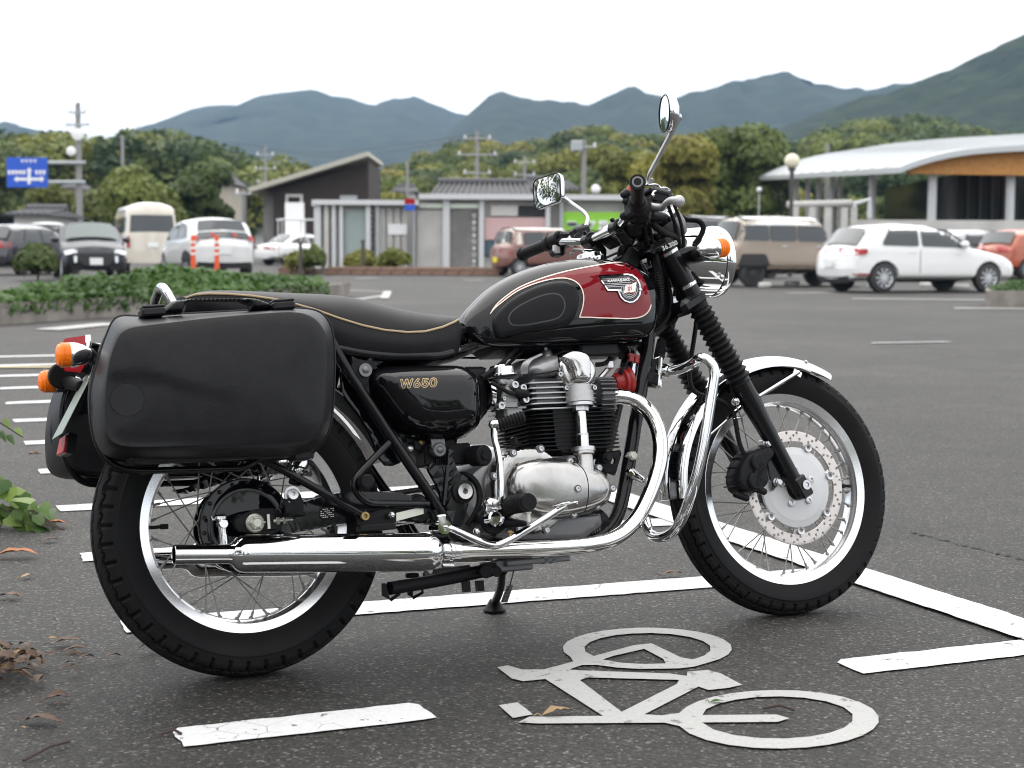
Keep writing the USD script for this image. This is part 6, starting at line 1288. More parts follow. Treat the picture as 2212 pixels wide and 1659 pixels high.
for k in range(3): rl_.AddTarget(usdkit.mesh(stage, f'/World/wooded_ridge/crown_kind_{k}', crown_mesh(lobes_for(1.0, .45, 9, 400 + k), 500, .06, 410 + k), M[['leaf_dark', 'leaf_mid', 'leaf_dark'][k]]).GetPath())
nb_ = 420; bx_ = r_.uniform(-150, 150, nb_); by_ = -62 - 60 * r_.random(nb_); hb2 = np.clip((-62 - by_) * .16, 0, 12)
fb_.CreateProtoIndicesAttr(Vt.IntArray.FromNumpy(r_.choice(3, nb_).astype(np.int32))); fb_.CreatePositionsAttr(Vt.Vec3fArray.FromNumpy(np.c_[bx_, by_, hb2 - .5].astype(np.float32)))
s_ = r_.uniform(7, 11, nb_); fb_.CreateScalesAttr(Vt.Vec3fArray.FromNumpy(np.c_[s_ * 1.2, s_ * 1.2, s_].astype(np.float32)))
tag(fb_, 'dark wooded ridge behind the viewer, seen only in paint and chrome', 'wood', kind='stuff')
# hedges and low bushes
def bush(label, pxa, pxb, ptop, D, mt, seed, dep=1.0, n=1500, size=.09):
    a, b = W(pxa, ptop, D), W(pxb, ptop, D); z0 = float(gz(0, D)); h = a[2] - z0; L = b[0] - a[0]
    r = np.random.default_rng(seed); lb = [(r.uniform(h * .4, L - h * .4) if L > h else L / 2, r.uniform(-.3, .3) * dep, h * r.uniform(.35, .62), h * r.uniform(.4, .5)) for _ in range(max(5, int(L / h * 4)))]
    t = thing('bush', label, 'bush', (a[0], D, z0)); obj('foliage', crown_mesh(lb, n, size, seed, .95), mt, t, smooth=False); obj('stem', tube([(L / 2, 0, 0), (L / 2 + .05, 0, h * .5)], .03, 6), 'bark', t)
bush('clipped round bush left of the dark hatchback', 48, 112, 524, 40, 'leaf_mid', 31)
bush('clipped low hedge in the brick bed before the frosted glass', 738, 815, 540, 52, 'leaf_yellow', 32)
bush('clipped low hedge in the brick bed nearest the red and blue sign post', 806, 897, 538, 51.5, 'leaf_yellow', 33)
bush('small bush in a bed below the white pick-up', 618, 660, 545, 48, 'leaf_yellow', 34, n=700)
bush('thin bush beside the corner of the concrete block', 660, 692, 533, 48, 'leaf_mid', 35, n=600)
# ---- planters
mat('kerb_concrete', (.26, .235, .21), .85, bump=(40, .4, .006), var=(3, (.12, .105, .09), .35, .7))
mat('brick_red', (.24, .15, .11), .85, bump=(50, .4, .005))
def planter(label, outline, hgt, th, seed, ivy, names='planter', inner=None, leafm='leaf_ivy'):
    o = sg.Polygon(outline).buffer(.3).buffer(-.3); inn = o.buffer(-th)
    p, f, _, _ = fill2d(o.difference(inn), .6); zg = gz(p[:, 0], p[:, 1])
    t = thing(names, label, 'planter')
    ring_ = o.difference(inn); m = trimesh.creation.extrude_polygon(ring_, hgt + .3, engine='earcut'); m.vertices[:, 2] += gz(m.vertices[:, 0], m.vertices[:, 1]) - .3
    obj('kerb', m, 'kerb_concrete', t)
    p, f, _, _ = fill2d(inn, 1.0); obj('soil', tm(np.c_[p, gz(p[:, 0], p[:, 1]) + hgt - .06], f), 'soil', t, smooth=False)
    return t, inn
isl = [tuple(TG(a, b)[:2]) for a, b in [(-160, 716), (0, 702), (200, 688), (400, 676), (600, 661), (700, 651), (757, 641)]]
n_ = np.array([.1, 1.0]); back = [(x + .2, y + 2.3) for x, y in isl[::-1]]; back[0] = (isl[-1][0] - .3, isl[-1][1] + 1.2)
pt, inn = planter('long low concrete planter full of ivy behind the pannier', isl + back, .26, .14, 1, True)
def ivy(inn, n, size, seed, hgt, label, mt='leaf_ivy', over=.14, name='ivy_cover'):
    r = np.random.default_rng(seed); x0, y0, x1, y1 = inn.bounds; P_ = np.c_[r.uniform(x0 - over, x1 + over, n * 6), r.uniform(y0 - over, y1 + over, n * 6)]
    ok = shapely.contains_xy(inn.buffer(over), P_[:, 0], P_[:, 1]); P_ = P_[ok][:n]; m = len(P_)
    d = shapely.distance(inn.boundary, shapely.points(P_)); ins = shapely.contains_xy(inn, P_[:, 0], P_[:, 1])
    bump_ = meshkit.fbm(np.c_[P_ * 1.6, np.zeros(m)], 3, seed)
    z = gz(P_[:, 0], P_[:, 1]) + np.where(ins, hgt + (.26 + .16 * bump_) * (1 if name == 'ivy_cover' else .5) * np.clip(d / .35 + .25, 0, 1) * r.random(m) ** .5, hgt - .22 * r.random(m) + .05)
    C = np.c_[P_, z]; nr = np.c_[r.normal(0, .5, m), r.normal(-.45, .45, m), np.abs(r.normal(.75, .3, m))]; nr /= np.linalg.norm(nr, axis=1, keepdims=True)
    a = np.cross(nr, r.normal(size=(m, 3))); a /= np.linalg.norm(a, axis=1, keepdims=True); b = np.cross(nr, a); s = (size * r.uniform(.5, 1.2, m))[:, None]
    V = np.stack([C + a * s, C + b * s * .8 + a * s * .2, C - a * s * .75, C - b * s * .8 + a * s * .2, C + nr * s * .12], 1).reshape(-1, 3); i = np.arange(m)[:, None] * 5
    F = np.vstack([i + [0, 1, 4], i + [1, 2, 4], i + [2, 3, 4], i + [3, 0, 4]])
    return obj(name, tm(V, F), mt, label=label, category='ivy', kind='stuff', smooth=False)
ivy(inn, 11000, .085, 3, .28, 'dense green ivy covering the long planter behind the motorcycle')
pr_ = [tuple(TG(a, b)[:2]) for a, b in [(2128, 664), (2260, 664)]]; pr_ = pr_ + [(pr_[1][0] * (1 + 1.6 / pr_[1][1]), pr_[1][1] + 1.6), (pr_[0][0] * (1 + 1.6 / pr_[0][1]), pr_[0][1] + 1.6)]
pt2, inn2 = planter('small concrete planter at the right edge before the white hatchback', pr_, .27, .12, 2, True)
ivy(inn2, 1100, .055, 4, .25, 'low green plants in the planter at the right edge', over=.05, name='planter_plants')
for lab_, a, b in (('brick edged bed under the clipped hedges', (700, 585), (1080, 584)), ('brick edged bed below the white pick-up', (600, 580), (690, 580))):
    q0, q1 = TG(*a), TG(*b); D_ = 49.0
    q0, q1 = W(a[0], 560, D_), W(b[0], 560, D_ + .8); t = thing('brick_bed', lab_, 'flower bed', (q0[0], D_, float(gz(0, D_))))
    Lb = q1[0] - q0[0]
    for j in range(2):
        for i in range(int(Lb / .42)):
            obj('brick', box((.21 + .42 * i + (.1 if j else 0), 0, .07 + .13 * j), (.40, .22, .12), ch=.012), 'brick_red', t)
    obj('soil', box((Lb / 2, 1.0, .1), (Lb, 1.9, .2)), 'soil', t)
# ---- ivy clump, leaf litter at the left edge
leaf_protos = {}
def leaf_shape(L, wd, curl, seed, lobed=False):
    r = np.random.default_rng(seed); n = 9; t = np.linspace(0, 1, n); half = np.sin(np.pi * t ** .8) * wd / 2
    if lobed: half = half * (1 + .35 * np.sin(t * 11))
    V, F = [], []
    for i in range(n):
        z = curl * L * (math.sin(t[i] * 2.6 + r.random() * .4) * .35); e = abs(curl) * half[i] * r.uniform(.5, 1.3)
        V += [(L * (t[i] - .5), -half[i], z + e), (L * (t[i] - .5), 0, z), (L * (t[i] - .5), half[i], z + e * r.uniform(.3, 1.2))]
    for i in range(n - 1):
        for j in range(2): a = i * 3 + j; F += [(a, a + 3, a + 4), (a, a + 4, a + 1)]
    return tm(V, F)
LP = 0
def leaf_thing(label, p, L, rz, seed, mt='leaf_dry', group=None, tilt=0., curl=.4, name='dry_leaf', lobed=False, cat_='leaf', z=.005):
    t = thing(name, label, cat_, (p[0], p[1], (p[2] if len(p) > 2 else 0) + z), rz, group=group, extra=tilt)
    obj('leaf_blade', leaf_shape(L, L * .42, curl, seed, lobed), mt, t, smooth=60); obj('leaf_stalk', tube([(-L * .5, 0, 0), (-L * .62, .003, .006), (-L * .75, .002, .003)], .0012, 5), mt, t)
    return t
mat('leaf_orange', (.34, .12, .035), .65); mat('leaf_brown', (.085, .048, .030), .7, var=(30, (.15, .085, .055), .4, .7)); mat('leaf_tan', (.32, .21, .11), .7); mat('twig', (.045, .03, .025), .85)
singles = [((120, 1140), .10, .3, 'leaf_orange', 'orange leaf lying under the ivy clump at the left edge'), ((40, 1206), .13, .1, 'leaf_orange', 'large reddish brown leaf between the ivy clump and the litter'), ((75, 985), .07, .2, 'leaf_orange', 'orange leaf on the slot line nearest the plate'), ((125, 1518), .065, .3, 'leaf_brown', 'curled brown leaf below the litter heap'), ((90, 1567), .085, -.2, 'leaf_brown', 'long brown leaf near the bottom left corner'), ((110, 1172), .06, .5, 'leaf_brown', 'brown leaf just under the ivy tips'), ((60, 1250), .05, 1., 'leaf_tan', 'small tan leaf left of the rear tyre'), ((25, 1295), .075, -.1, 'leaf_brown', 'dark leaf at the left edge above the litter heap'), ((1455, 1247), .075, .1, 'leaf_brown', 'brown leaf on the white line left of the front tyre'), ((1205, 1548), .07, .4, 'leaf_tan', 'tan leaf on the bicycle symbol frame bar'), ((165, 1410), .06, .3, 'leaf_brown', 'leaf at the right tip of the litter heap'), ((150, 1395), .08, .4, 'leaf_brown', 'curled leaf standing up on the litter heap'), ((540, 1440), .02, .4, 'leaf_tan', 'tiny tan scrap beside the rear tyre')]
for k, ((a, b), L, rz, m_, lb) in enumerate(singles): g = G(a, b); leaf_thing(lb, (g[0], g[1], 0), L, rz, 100 + k, m_, lobed=k in (1, 2))
g = G(1550, 1522); leaf_thing('small light green leaf inside the front ring of the bicycle symbol', (g[0], g[1], 0), .035, .2, 130, 'leaf_ivy', curl=.3, name='green_leaf')
for k, (a, b, lb) in enumerate([((50, 1650), (150, 1608), 'dark twig in the bottom left corner'), ((348, 1592), (392, 1592), 'short dark twig touching the left end of the nearest dash'), ((1648, 1536), (1716, 1540), 'thin twig inside the front ring of the bicycle symbol')]):
    p, q = G(*a), G(*b); obj('twig', tube([(*p, .006), (*(p * .5 + q * .5 + [.004, .008]), .012), (*q, .006)], .003, 6), 'twig', label=lb, category='twig')
# heap of dry leaves: each leaf can be picked up
r_ = np.random.default_rng(9); hc_ = G(28, 1462); kinds = [thing('dry_leaf', 'brown dry leaf among the heap of litter at the left edge', 'leaf', (hc_[0], hc_[1], .03), .5, group='dry leaves in the litter heap')]
obj('leaf_blade', leaf_shape(.058, .019, .5, 61), 'leaf_brown', kinds[0], smooth=60)
for k in range(2):
    kk_ = thing('dry_leaf', 'brown dry leaf among the heap of litter at the left edge', 'leaf', (hc_[0] - .05 * k, hc_[1] + .04, .035), 1.2 + k, group='dry leaves in the litter heap', extra=.3); obj('leaf_blade', leaf_shape(.05 + .015 * k, .018, .6, 62 + k), ['leaf_tan', 'leaf_dry'][k], kk_, smooth=60); kinds.append(kk_)
for k in range(170):
    rr = abs(r_.normal(0, .10)); a = r_.random() * 6.3; p = hc_ + np.array([rr * 1.25 * math.cos(a) - .06, rr * 1.15 * math.sin(a)]); 
    copy_of(kinds[int(r_.choice(3, p=[.65, .1, .25]))], 'dry_leaf', 'brown dry leaf among the heap of litter at the left edge', 'leaf', (p[0], p[1], .012 + .05 * max(0, 1 - rr / .22) * r_.random()), r_.random() * 6.3, 'dry leaves in the litter heap', scale=r_.uniform(.5, 1.15), tilt=r_.normal(0, .3))
for k in range(26):
    p = G(r_.uniform(0, 190), r_.uniform(1150, 1640)); copy_of(kinds[int(r_.choice(3))], 'leaf_scrap', 'small dry leaf scrap scattered on the asphalt at the left', 'leaf', (p[0], p[1], .008), r_.random() * 6.3, 'leaf scraps scattered at the left', scale=r_.uniform(.12, .4))
# dusty strip under the litter
gpos = [G(a, b) for a, b in [(-300, 1060), (60, 1120), (150, 1180), (120, 1250), (90, 1330), (165, 1400), (130, 1480), (60, 1540), (-20, 1600), (-300, 1700)]]
M['dust'] = usdkit.material(stage, '/World/Looks/dust', {'g': ('geometry', {}), 'n': ('noise_texture', {'scale': 9., 'detail': 6, 'roughness': .7}), 'r': ('rgb_ramp', {'ramp': [(.40, (.085, .080, .076)), (.62, (.17, .145, .12))]}), 'n2': ('noise_texture', {'scale': 90., 'detail': 3}), 'b': ('bump', {'strength': .6, 'distance': .005}), 'p': ('principled_bsdf', {'roughness': .9})},
    [('g.position', 'n.vector'), ('g.position', 'n2.vector'), ('n.fac', 'r.fac'), ('r.color', 'p.base_color'), ('n2.fac', 'b.height'), ('b.normal', 'p.normal')], surface='p.BSDF')
# ivy clump growing into the frame
iv = thing('ivy_clump', 'light green ivy clump growing over the asphalt at the left edge', 'plant', (*G(-20, 1130), 0))
base = np.array([*G(-20, 1130), 0]); r_ = np.random.default_rng(12)
def ivy_leaf(s, seed):
    o = np.array([(0, -.05), (.35, -.32), (.55, -.62), (.42, -.2), (.8, -.42), (1.0, 0), (.8, .42), (.42, .2), (.55, .62), (.35, .32), (0, .05)]) * [1, .72]; o = np.array([(0, -.02), (-.12, -.3), (.1, -.52), (.42, -.46), (.62, -.3), (1.0, 0), (.62, .3), (.42, .46), (.1, .52), (-.12, .3), (0, .02)])
    V = np.vstack([np.c_[o * s, -.12 * s * (o[:, 1] ** 2) * 2 - .1 * s * o[:, 0] ** 2], [[.32 * s, 0, .03 * s]]]); n = len(o); return tm(V, [(n, i, (i + 1) % n) for i in range(n)])
for k in range(70):
    px, py = r_.uniform(-60, 105), 0; py = r_.uniform(1020 + max(0, px) * .95, 1112 + max(0, px) * .28); dpt = r_.uniform(-.12, .12)
    gpt = G(max(px, -60), 1135); yw = gpt[1] + dpt + .0; q = W(px, py, yw)
    if q[2] < .015: q[2] = .02
    nr = np.array([r_.normal(.25, .35), r_.normal(-.6, .35), r_.uniform(.4, 1.)]); nr /= np.linalg.norm(nr); a = np.array([.4 * r_.normal(.6, .6), r_.normal(0, .4), -.8]); a -= nr * (a @ nr); a /= np.linalg.norm(a)
    m = ivy_leaf(r_.uniform(.045, .085), k); obj('leaf', moved(m, q - base, np.c_[a, np.cross(nr, a), nr]), 'leaf_ivy', iv, smooth=True)
for px, py in [(12, 905), (20, 940), (38, 925), (2, 932), (150, 1150), (128, 1142), (96, 1128)]:
    gpt = G(-10, 1120); q = W(px, py, gpt[1] + (.3 if py < 1000 else 0)); m = ivy_leaf(.045, 1); obj('leaf', moved(m, q - base, np.c_[[.5, 0, -.86], [.2, .95, .1], [.84, -.2, .5]]), 'leaf_ivy', iv, smooth=True)
for k in range(9):
    a, b = r_.uniform(-60, 20), r_.uniform(60, 150); q0 = W(a, 1100, G(0, 1135)[1]); q1 = W(b, 1120 + b * .2, G(0, 1150)[1]); q1[2] = max(q1[2], .01); obj('stem', tube([q0 - base, (q0 + q1) / 2 - base + [0, 0, .03], q1 - base], .0025, 5), 'twig', iv)
q0, q1 = W(-20, 900, 4.9), W(50, 945, 4.9); obj('stem', tube([q0 - base, q1 - base], .002, 5), 'twig', iv)
# ------------------------------------------------------------------ parked cars
def paintm(n, c, metal=0., rough=.12): return mat(n, c, rough, metal, coat=.8)
paintm('car_white', (.78, .78, .77)); paintm('car_pearl', (.70, .70, .69)); paintm('car_beige', (.30, .25, .20), .35, .3); paintm('car_pink', (.20, .10, .085), .3, .3); paintm('car_black', (.02, .02, .024)); paintm('car_cream', (.64, .59, .51)); paintm('car_orange', (.34, .075, .03)); paintm('car_silver', (.42, .43, .44), .5, .25); mat('car_navy', (.022, .024, .03), .22, spec=.4)
mat('car_glass', (.018, .022, .024), .03, spec=.8); mat('windscreen', (.10, .12, .12), .12, spec=.25); mat('car_trim', (.02, .02, .021), .5); mat('tail_red', (.30, .01, .015), .15); mat('lamp_clear', (.75, .77, .78), .1); mat('plate_white', (.75, .76, .74), .5); mat('plate_yellow', (.75, .62, .05), .5); mat('hub_silver', (.55, .56, .57), .3, .8)
import manifold3d as m3
def to_man(m):
    m = trimesh.Trimesh(m.vertices, m.faces, process=True)
    return m3.Manifold(m3.Mesh(np.asarray(m.vertices, np.float32), np.asarray(m.faces, np.uint32)))
class Car:
    def __init__(s, name, label, prof, W_, belt, paint, wheels, wr, tumble=.22, r=.16, taper=.16, group=None, roof=None):
        s.prof = [np.array(q) for q in prof]; s.L = max(q[0] for q in prof); s.H = max(q[1] for q in prof); s.hw = W_ / 2; s.belt = belt; s.r = r
        poly = sg.Polygon(spline(prof, 150, True)).buffer(0) if False else sg.Polygon(prof).buffer(-.06).buffer(.12).buffer(-.06)
        s.fn = lambda x, z, d: -(np.clip(d / .05, 0, 1)) * (taper * (np.abs(x - s.L / 2) / (s.L / 2)) ** 5 + tumble * np.clip(z - belt, 0, 9) ** 1.1 + .10 * np.clip(.45 - z, 0, 1))
        half = dome(poly, 0, s.hw, r, step=.10, fn=s.fn)
        s.half = half; top = half.vertices[half.vertices[:, 1] < -.02]
        s.iy = LinearNDInterpolator(top[:, [0, 2]], top[:, 1]); s.ny = NearestNDInterpolator(top[:, [0, 2]], top[:, 1])
        s.t = thing(name, label, 'van' if 'van' in name else 'truck' if 'truck' in name else 'car', group=group)
        body = cat([half, mirror(half)])
        try:
            B = to_man(half)
            for wx in wheels:
                c = m3.Manifold.cylinder(.5, wr + .045, wr + .045, 32).rotate((90, 0, 0)).translate((wx, -s.hw + .34, wr)); B = B - c
            mm = B.to_mesh(); hb = tm(mm.vert_properties[:, :3], mm.tri_verts)
            if len(hb.faces) > 50: body = cat([hb, mirror(hb)])
        except Exception: pass
        obj('body', body, paint, s.t, smooth=45)
        for wx in wheels:
            for sd in (-1, 1):
                c = np.array([wx, sd * (s.hw - .02), wr]); n = np.array([0, sd, 0])
                w_ = obj('wheel', revolve([(0, -.20), (wr * .66, -.2), (wr * .97, -.19), (wr, -.16), (wr, -.05), (wr * .95, -.02), (wr * .68, -.005), (wr * .66, -.03), (0, -.05)], c, c + n, 28), 'car_trim', s.t)
                sp = [revolve([(wr * .60, -.03), (wr * .67, -.004), (wr * .665, -.035)], c, c + n, 28), revolve([(0, -.0), (wr * .16, -.004), (wr * .2, -.03)], c, c + n, 16)]
                for k in range(10):
                    a = 2 * np.pi * k / 10; R = frame_to(n); rd = R @ [math.cos(a), math.sin(a), 0]; sp.append(box(c + rd * wr * .38 - n * .016, (wr * .5, wr * .11, .02), np.c_[rd, np.cross(n, rd), n]))
                obj('rim', sp, getattr(s, 'rimm', 'car_trim' if paint in ('car_beige', 'car_black') else 'hub_silver'), w_)
    def y(s, q):
        a = s.iy(q); b = s.ny(q); return np.where(np.isnan(a), b, a)
    def side(s, name, pts, mt, off=.018, both=True, step=.08):
        pg_ = sg.Polygon(pts).buffer(-.02).buffer(.02); pg_ = sg.Polygon(pts) if pg_.is_empty or pg_.geom_type != 'Polygon' else pg_; p, f, _, _ = fill2d(pg_, step); V = np.c_[p[:, 0], s.y(p) - off, p[:, 1]]; m = tm(V, f)
        obj(name, m, mt, s.t, smooth=True)
        if both: obj(name, mirror(m), mt, s.t, smooth=True)
    def end(s, name, a, b, w0, w1, mt, off=.032, n=9, yc=0.):
        """a patch across the car on the profile from point a to b (outside on the left of a->b as seen with x forward)"""
        a, b = np.array(a, float), np.array(b, float); d = b - a; nn = np.array([-d[1], d[0]]) / np.linalg.norm(d); nn = nn if nn @ ((a + b) / 2 - [s.L / 2, s.H * .5]) > 0 else -nn; V, F = [], []
        for t in np.linspace(0, 1, 6):
            w = w0 + (w1 - w0) * t
            for yy in np.linspace(-1, 1, n):
                y_ = yc + yy * w; q = min(.999, abs(y_) / (s.hw * .97)); dd = s.r * (1 - math.sqrt(1 - q * q)); p = a + d * t + nn * (off - dd); V.append((p[0], y_, p[1]))
        for i in range(5):
            for j in range(n - 1): k = i * n + j; F += [(k, k + 1, k + n + 1), (k, k + n + 1, k + n)]
        obj(name, tm(V, F), mt, s.t, smooth=True)
    def place(s, px, py, local, a):
        g = TG(px, py); R = rot([0, 0, 1], a); o = g - R @ np.array([local[0], local[1], 0])
        s.t.GetAttribute('xformOp:translate').Set(Gf.Vec3d(float(o[0]), float(o[1]), float(gz(o[0], o[1])))); s.t.GetAttribute('xformOp:rotateZ').Set(math.degrees(a))
    def place_at(s, x, y, a):
        s.t.GetAttribute('xformOp:translate').Set(Gf.Vec3d(float(x), float(y), float(gz(x, y)))); s.t.GetAttribute('xformOp:rotateZ').Set(math.degrees(a))
# white hatchback at the right
c = Car('parked_car', 'white five door hatchback parked at the right, rear towards the viewer', [(.06, .22), (0, .5), (.04, .86), (.16, .98), (.5, 1.34), (.72, 1.42), (1.5, 1.47), (2.1, 1.44), (2.5, 1.34), (3.1, 1.0), (3.4, .95), (3.95, .84), (4.2, .70), (4.27, .5), (4.22, .22)], 1.80, .92, 'car_white', (.80, 3.42), .315, tumble=.26)
c.side('window', [(.72, 1.0), (.95, 1.36), (1.62, 1.40), (1.62, .98)], 'car_glass'); c.side('window', [(1.70, .98), (1.70, 1.40), (2.1, 1.375), (2.85, 1.02), (2.8, .96)], 'car_glass')
c.end('rear_window', (.52, 1.35), (.20, 1.02), .58, .66, 'car_glass'); c.end('windscreen', (3.12, 1.02), (2.52, 1.34), .68, .58, 'car_glass')
c.side('tail_light', [(.06, .78), (.06, .94), (.40, .91), (.38, .80)], 'tail_red', .03); c.side('door_seam', [(1.655, .35), (1.655, .96), (1.668, .96), (1.668, .35)], 'car_trim', .004); c.side('sill', [(1.15, .21), (1.15, .27), (3.05, .27), (3.05, .21)], 'car_trim', .004)
c.end('bumper_trim', (.06, .34), (.12, .2), .62, .6, 'car_trim', .03); c.side('door_handle', [(1.35, .84), (1.35, .87), (1.55, .87), (1.55, .84)], 'car_white', .02); c.side('door_handle', [(2.5, .82), (2.5, .85), (2.68, .85), (2.68, .82)], 'car_white', .02); c.side('reflector', [(.08, .36), (.08, .40), (.5, .40), (.5, .36)], 'tail_red', .012); c.end('number_plate', (.0, .68), (.0, .54), .17, .17, 'plate_white', .03)
obj('wing_mirror', [sph((2.72, -.98, 1.02), (.08, .1, .08), 2), sph((2.72, .98, 1.02), (.08, .1, .08), 2)][0], 'car_white', c.t)
c.place(1911, 633, (.80, -.9), math.radians(20))
# two tone beige crossover
c = Car('parked_car', 'beige boxy crossover with white roof behind the headlight', [(.04, .3), (0, .6), (.05, 1.0), (.14, 1.08), (.32, 1.62), (.55, 1.68), (1.6, 1.70), (2.2, 1.66), (2.45, 1.6), (2.75, 1.15), (2.9, 1.1), (3.5, 1.04), (3.7, .9), (3.76, .6), (3.72, .3)], 1.67, 1.08, 'car_beige', (.60, 3.03), .32, tumble=.12, taper=.10)
c.side('roof_panel', [(.28, 1.46), (.36, 1.655), (1.6, 1.675), (2.3, 1.63), (2.48, 1.46)], 'car_white', .01); c.end('roof_skin', (2.3, 1.655), (.4, 1.66), .72, .70, 'car_white', .02)
c.side('window', [(.24, 1.1), (.34, 1.45), (.97, 1.46), (.99, 1.08)], 'car_glass'); c.side('window', [(1.02, 1.08), (1.0, 1.46), (1.70, 1.46), (1.72, 1.08)], 'car_glass'); c.side('window', [(1.75, 1.08), (1.73, 1.46), (2.40, 1.44), (2.64, 1.12), (2.6, 1.07)], 'car_glass')
c.side('cladding', [(.05, .3), (.05, .5), (.2, .5), (.3, .78), (.9, .78), (1.02, .5), (2.6, .5), (2.72, .78), (3.3, .78), (3.45, .5), (3.7, .5), (3.7, .3)], 'car_trim', .02); c.end('rear_window', (.31, 1.55), (.16, 1.12), .58, .64, 'car_glass'); c.side('tail_light', [(.02, .86), (.03, 1.08), (.17, 1.06), (.15, .86)], 'tail_red', .02); c.end('bumper', (-.0, .62), (.04, .32), .7, .68, 'car_trim', .03)
for x_ in (1.3, 2.2): c.side('door_handle', [(x_, .95), (x_, .985), (x_ + .17, .985), (x_ + .17, .95)], 'hub_silver', .02)
c.place(1628, 620, (.60, -.835), math.radians(17))
# pinkish small car
c = Car('parked_car', 'dusty pink small car with pale roof behind the left grip', [(.04, .25), (0, .55), (.05, .92), (.16, 1.0), (.30, 1.42), (.5, 1.5), (1.5, 1.52), (2.1, 1.48), (2.3, 1.4), (2.75, 1.0), (2.9, .97), (3.25, .88), (3.38, .6), (3.34, .25)], 1.47, .95, 'car_pink', (.48, 2.92), .27, tumble=.14, taper=.10)
c.side('roof_panel', [(.22, 1.28), (.34, 1.47), (1.5, 1.50), (2.05, 1.46), (2.36, 1.30), (2.0, 1.33), (.6, 1.34)], 'car_cream', .01); c.end('roof_skin', (2.1, 1.485), (.4, 1.48), .62, .6, 'car_cream', .02); c.side('pillar', [(.10, .98), (.24, 1.4), (.52, 1.4), (.56, .96)], 'car_cream', .004)
c.side('window', [(.62, .97), (.62, 1.34), (1.3, 1.36), (1.32, .96)], 'car_glass'); c.side('window', [(1.38, .96), (1.36, 1.36), (2.1, 1.33), (2.55, 1.0), (2.5, .95)], 'car_glass'); c.end('rear_window', (.29, 1.38), (.17, 1.04), .5, .55, 'car_glass'); c.side('tail_light', [(.02, .66), (.03, .84), (.17, .84), (.17, .66)], 'tail_red', .02); c.end('number_plate', (.0, .58), (.0, .42), .16, .16, 'plate_yellow', .03)
c.place(1124, 597, (.48, -.735), math.radians(27))
# white sport utility, rear towards the viewer
def suv(label, paint):
    c = Car('parked_car', label, [(.10, .3), (.02, .6), (.0, .92), (.12, 1.1), (.42, 1.42), (.62, 1.62), (1.2, 1.68), (2.1, 1.67), (2.6, 1.56), (3.25, 1.12), (3.5, 1.06), (4.2, .96), (4.4, .75), (4.4, .4), (4.3, .28)], 1.80, 1.04, paint, (.82, 3.49), .35, tumble=.24, taper=.15)
    c.side('window', [(.75, 1.12), (.95, 1.48), (1.6, 1.55), (1.62, 1.08)], 'car_glass'); c.side('window', [(1.70, 1.08), (1.68, 1.56), (2.3, 1.53), (3.0, 1.12), (2.95, 1.06)], 'car_glass')
    c.end('rear_window', (.60, 1.58), (.36, 1.32), .60, .66, 'car_glass'); c.end('lower_rear_window', (.30, 1.27), (.14, 1.1), .68, .70, 'car_glass'); c.side('tail_light', [(.10, 1.06), (.18, 1.25), (.36, 1.27), (.30, 1.10)], 'tail_red', .02); c.end('tail_light', (.22, 1.2), (.08, 1.06), .08, .06, 'tail_red', .035, yc=.76); c.end('tail_light', (.22, 1.2), (.08, 1.06), .08, .06, 'tail_red', .035, yc=-.76)
    c.end('number_plate', (.01, .84), (.02, .68), .17, .17, 'plate_white', .03); c.end('bumper_trim', (.07, .46), (.12, .3), .74, .7, 'car_trim', .03); c.side('arch_trim', [(.3, .32), (.42, .70), (.82, .80), (1.2, .70), (1.32, .32)], 'car_trim', .003); c.side('sill', [(1.3, .28), (1.3, .36), (3.0, .36), (3.0, .28)], 'car_trim', .004)
    return c
suv('white sport utility car seen from its rear behind the orange posts', 'car_pearl').place(400, 603, (.82, .9), math.radians(115))
# beige high roof van
c = Car('parked_van', 'beige high roof van seen from behind, left of the white SUV', [(.02, .3), (0, .7), (.03, 1.2), (.12, 2.0), (.25, 2.22), (.6, 2.28), (3.2, 2.28), (3.9, 2.1), (4.5, 1.25), (4.65, 1.0), (4.69, .6), (4.65, .3)], 1.72, 1.2, 'car_cream', (.95, 3.52), .33, tumble=.13, taper=.06, r=.2)
c.end('rear_window', (.115, 1.86), (.06, 1.32), .66, .70, 'car_glass', .02); c.end('number_plate', (.01, .98), (.0, .82), .17, .17, 'plate_white', .03); c.end('bumper', (.0, .52), (.03, .32), .8, .8, 'car_cream', .05); c.end('tail_light', (.03, 1.18), (.0, .82), .05, .05, 'tail_red', .03, yc=.76); c.end('tail_light', (.03, 1.18), (.0, .82), .05, .05, 'tail_red', .03, yc=-.76)
for x_ in (.4, 1.6, 2.9): c.side('window', [(x_, 1.3), (x_ + .05, 1.8), (x_ + .95, 1.8), (x_ + .98, 1.3)], 'car_glass')
g = W(317, 560, 50.5); c.place_at(g[0] + .2, 50.5, math.radians(110))
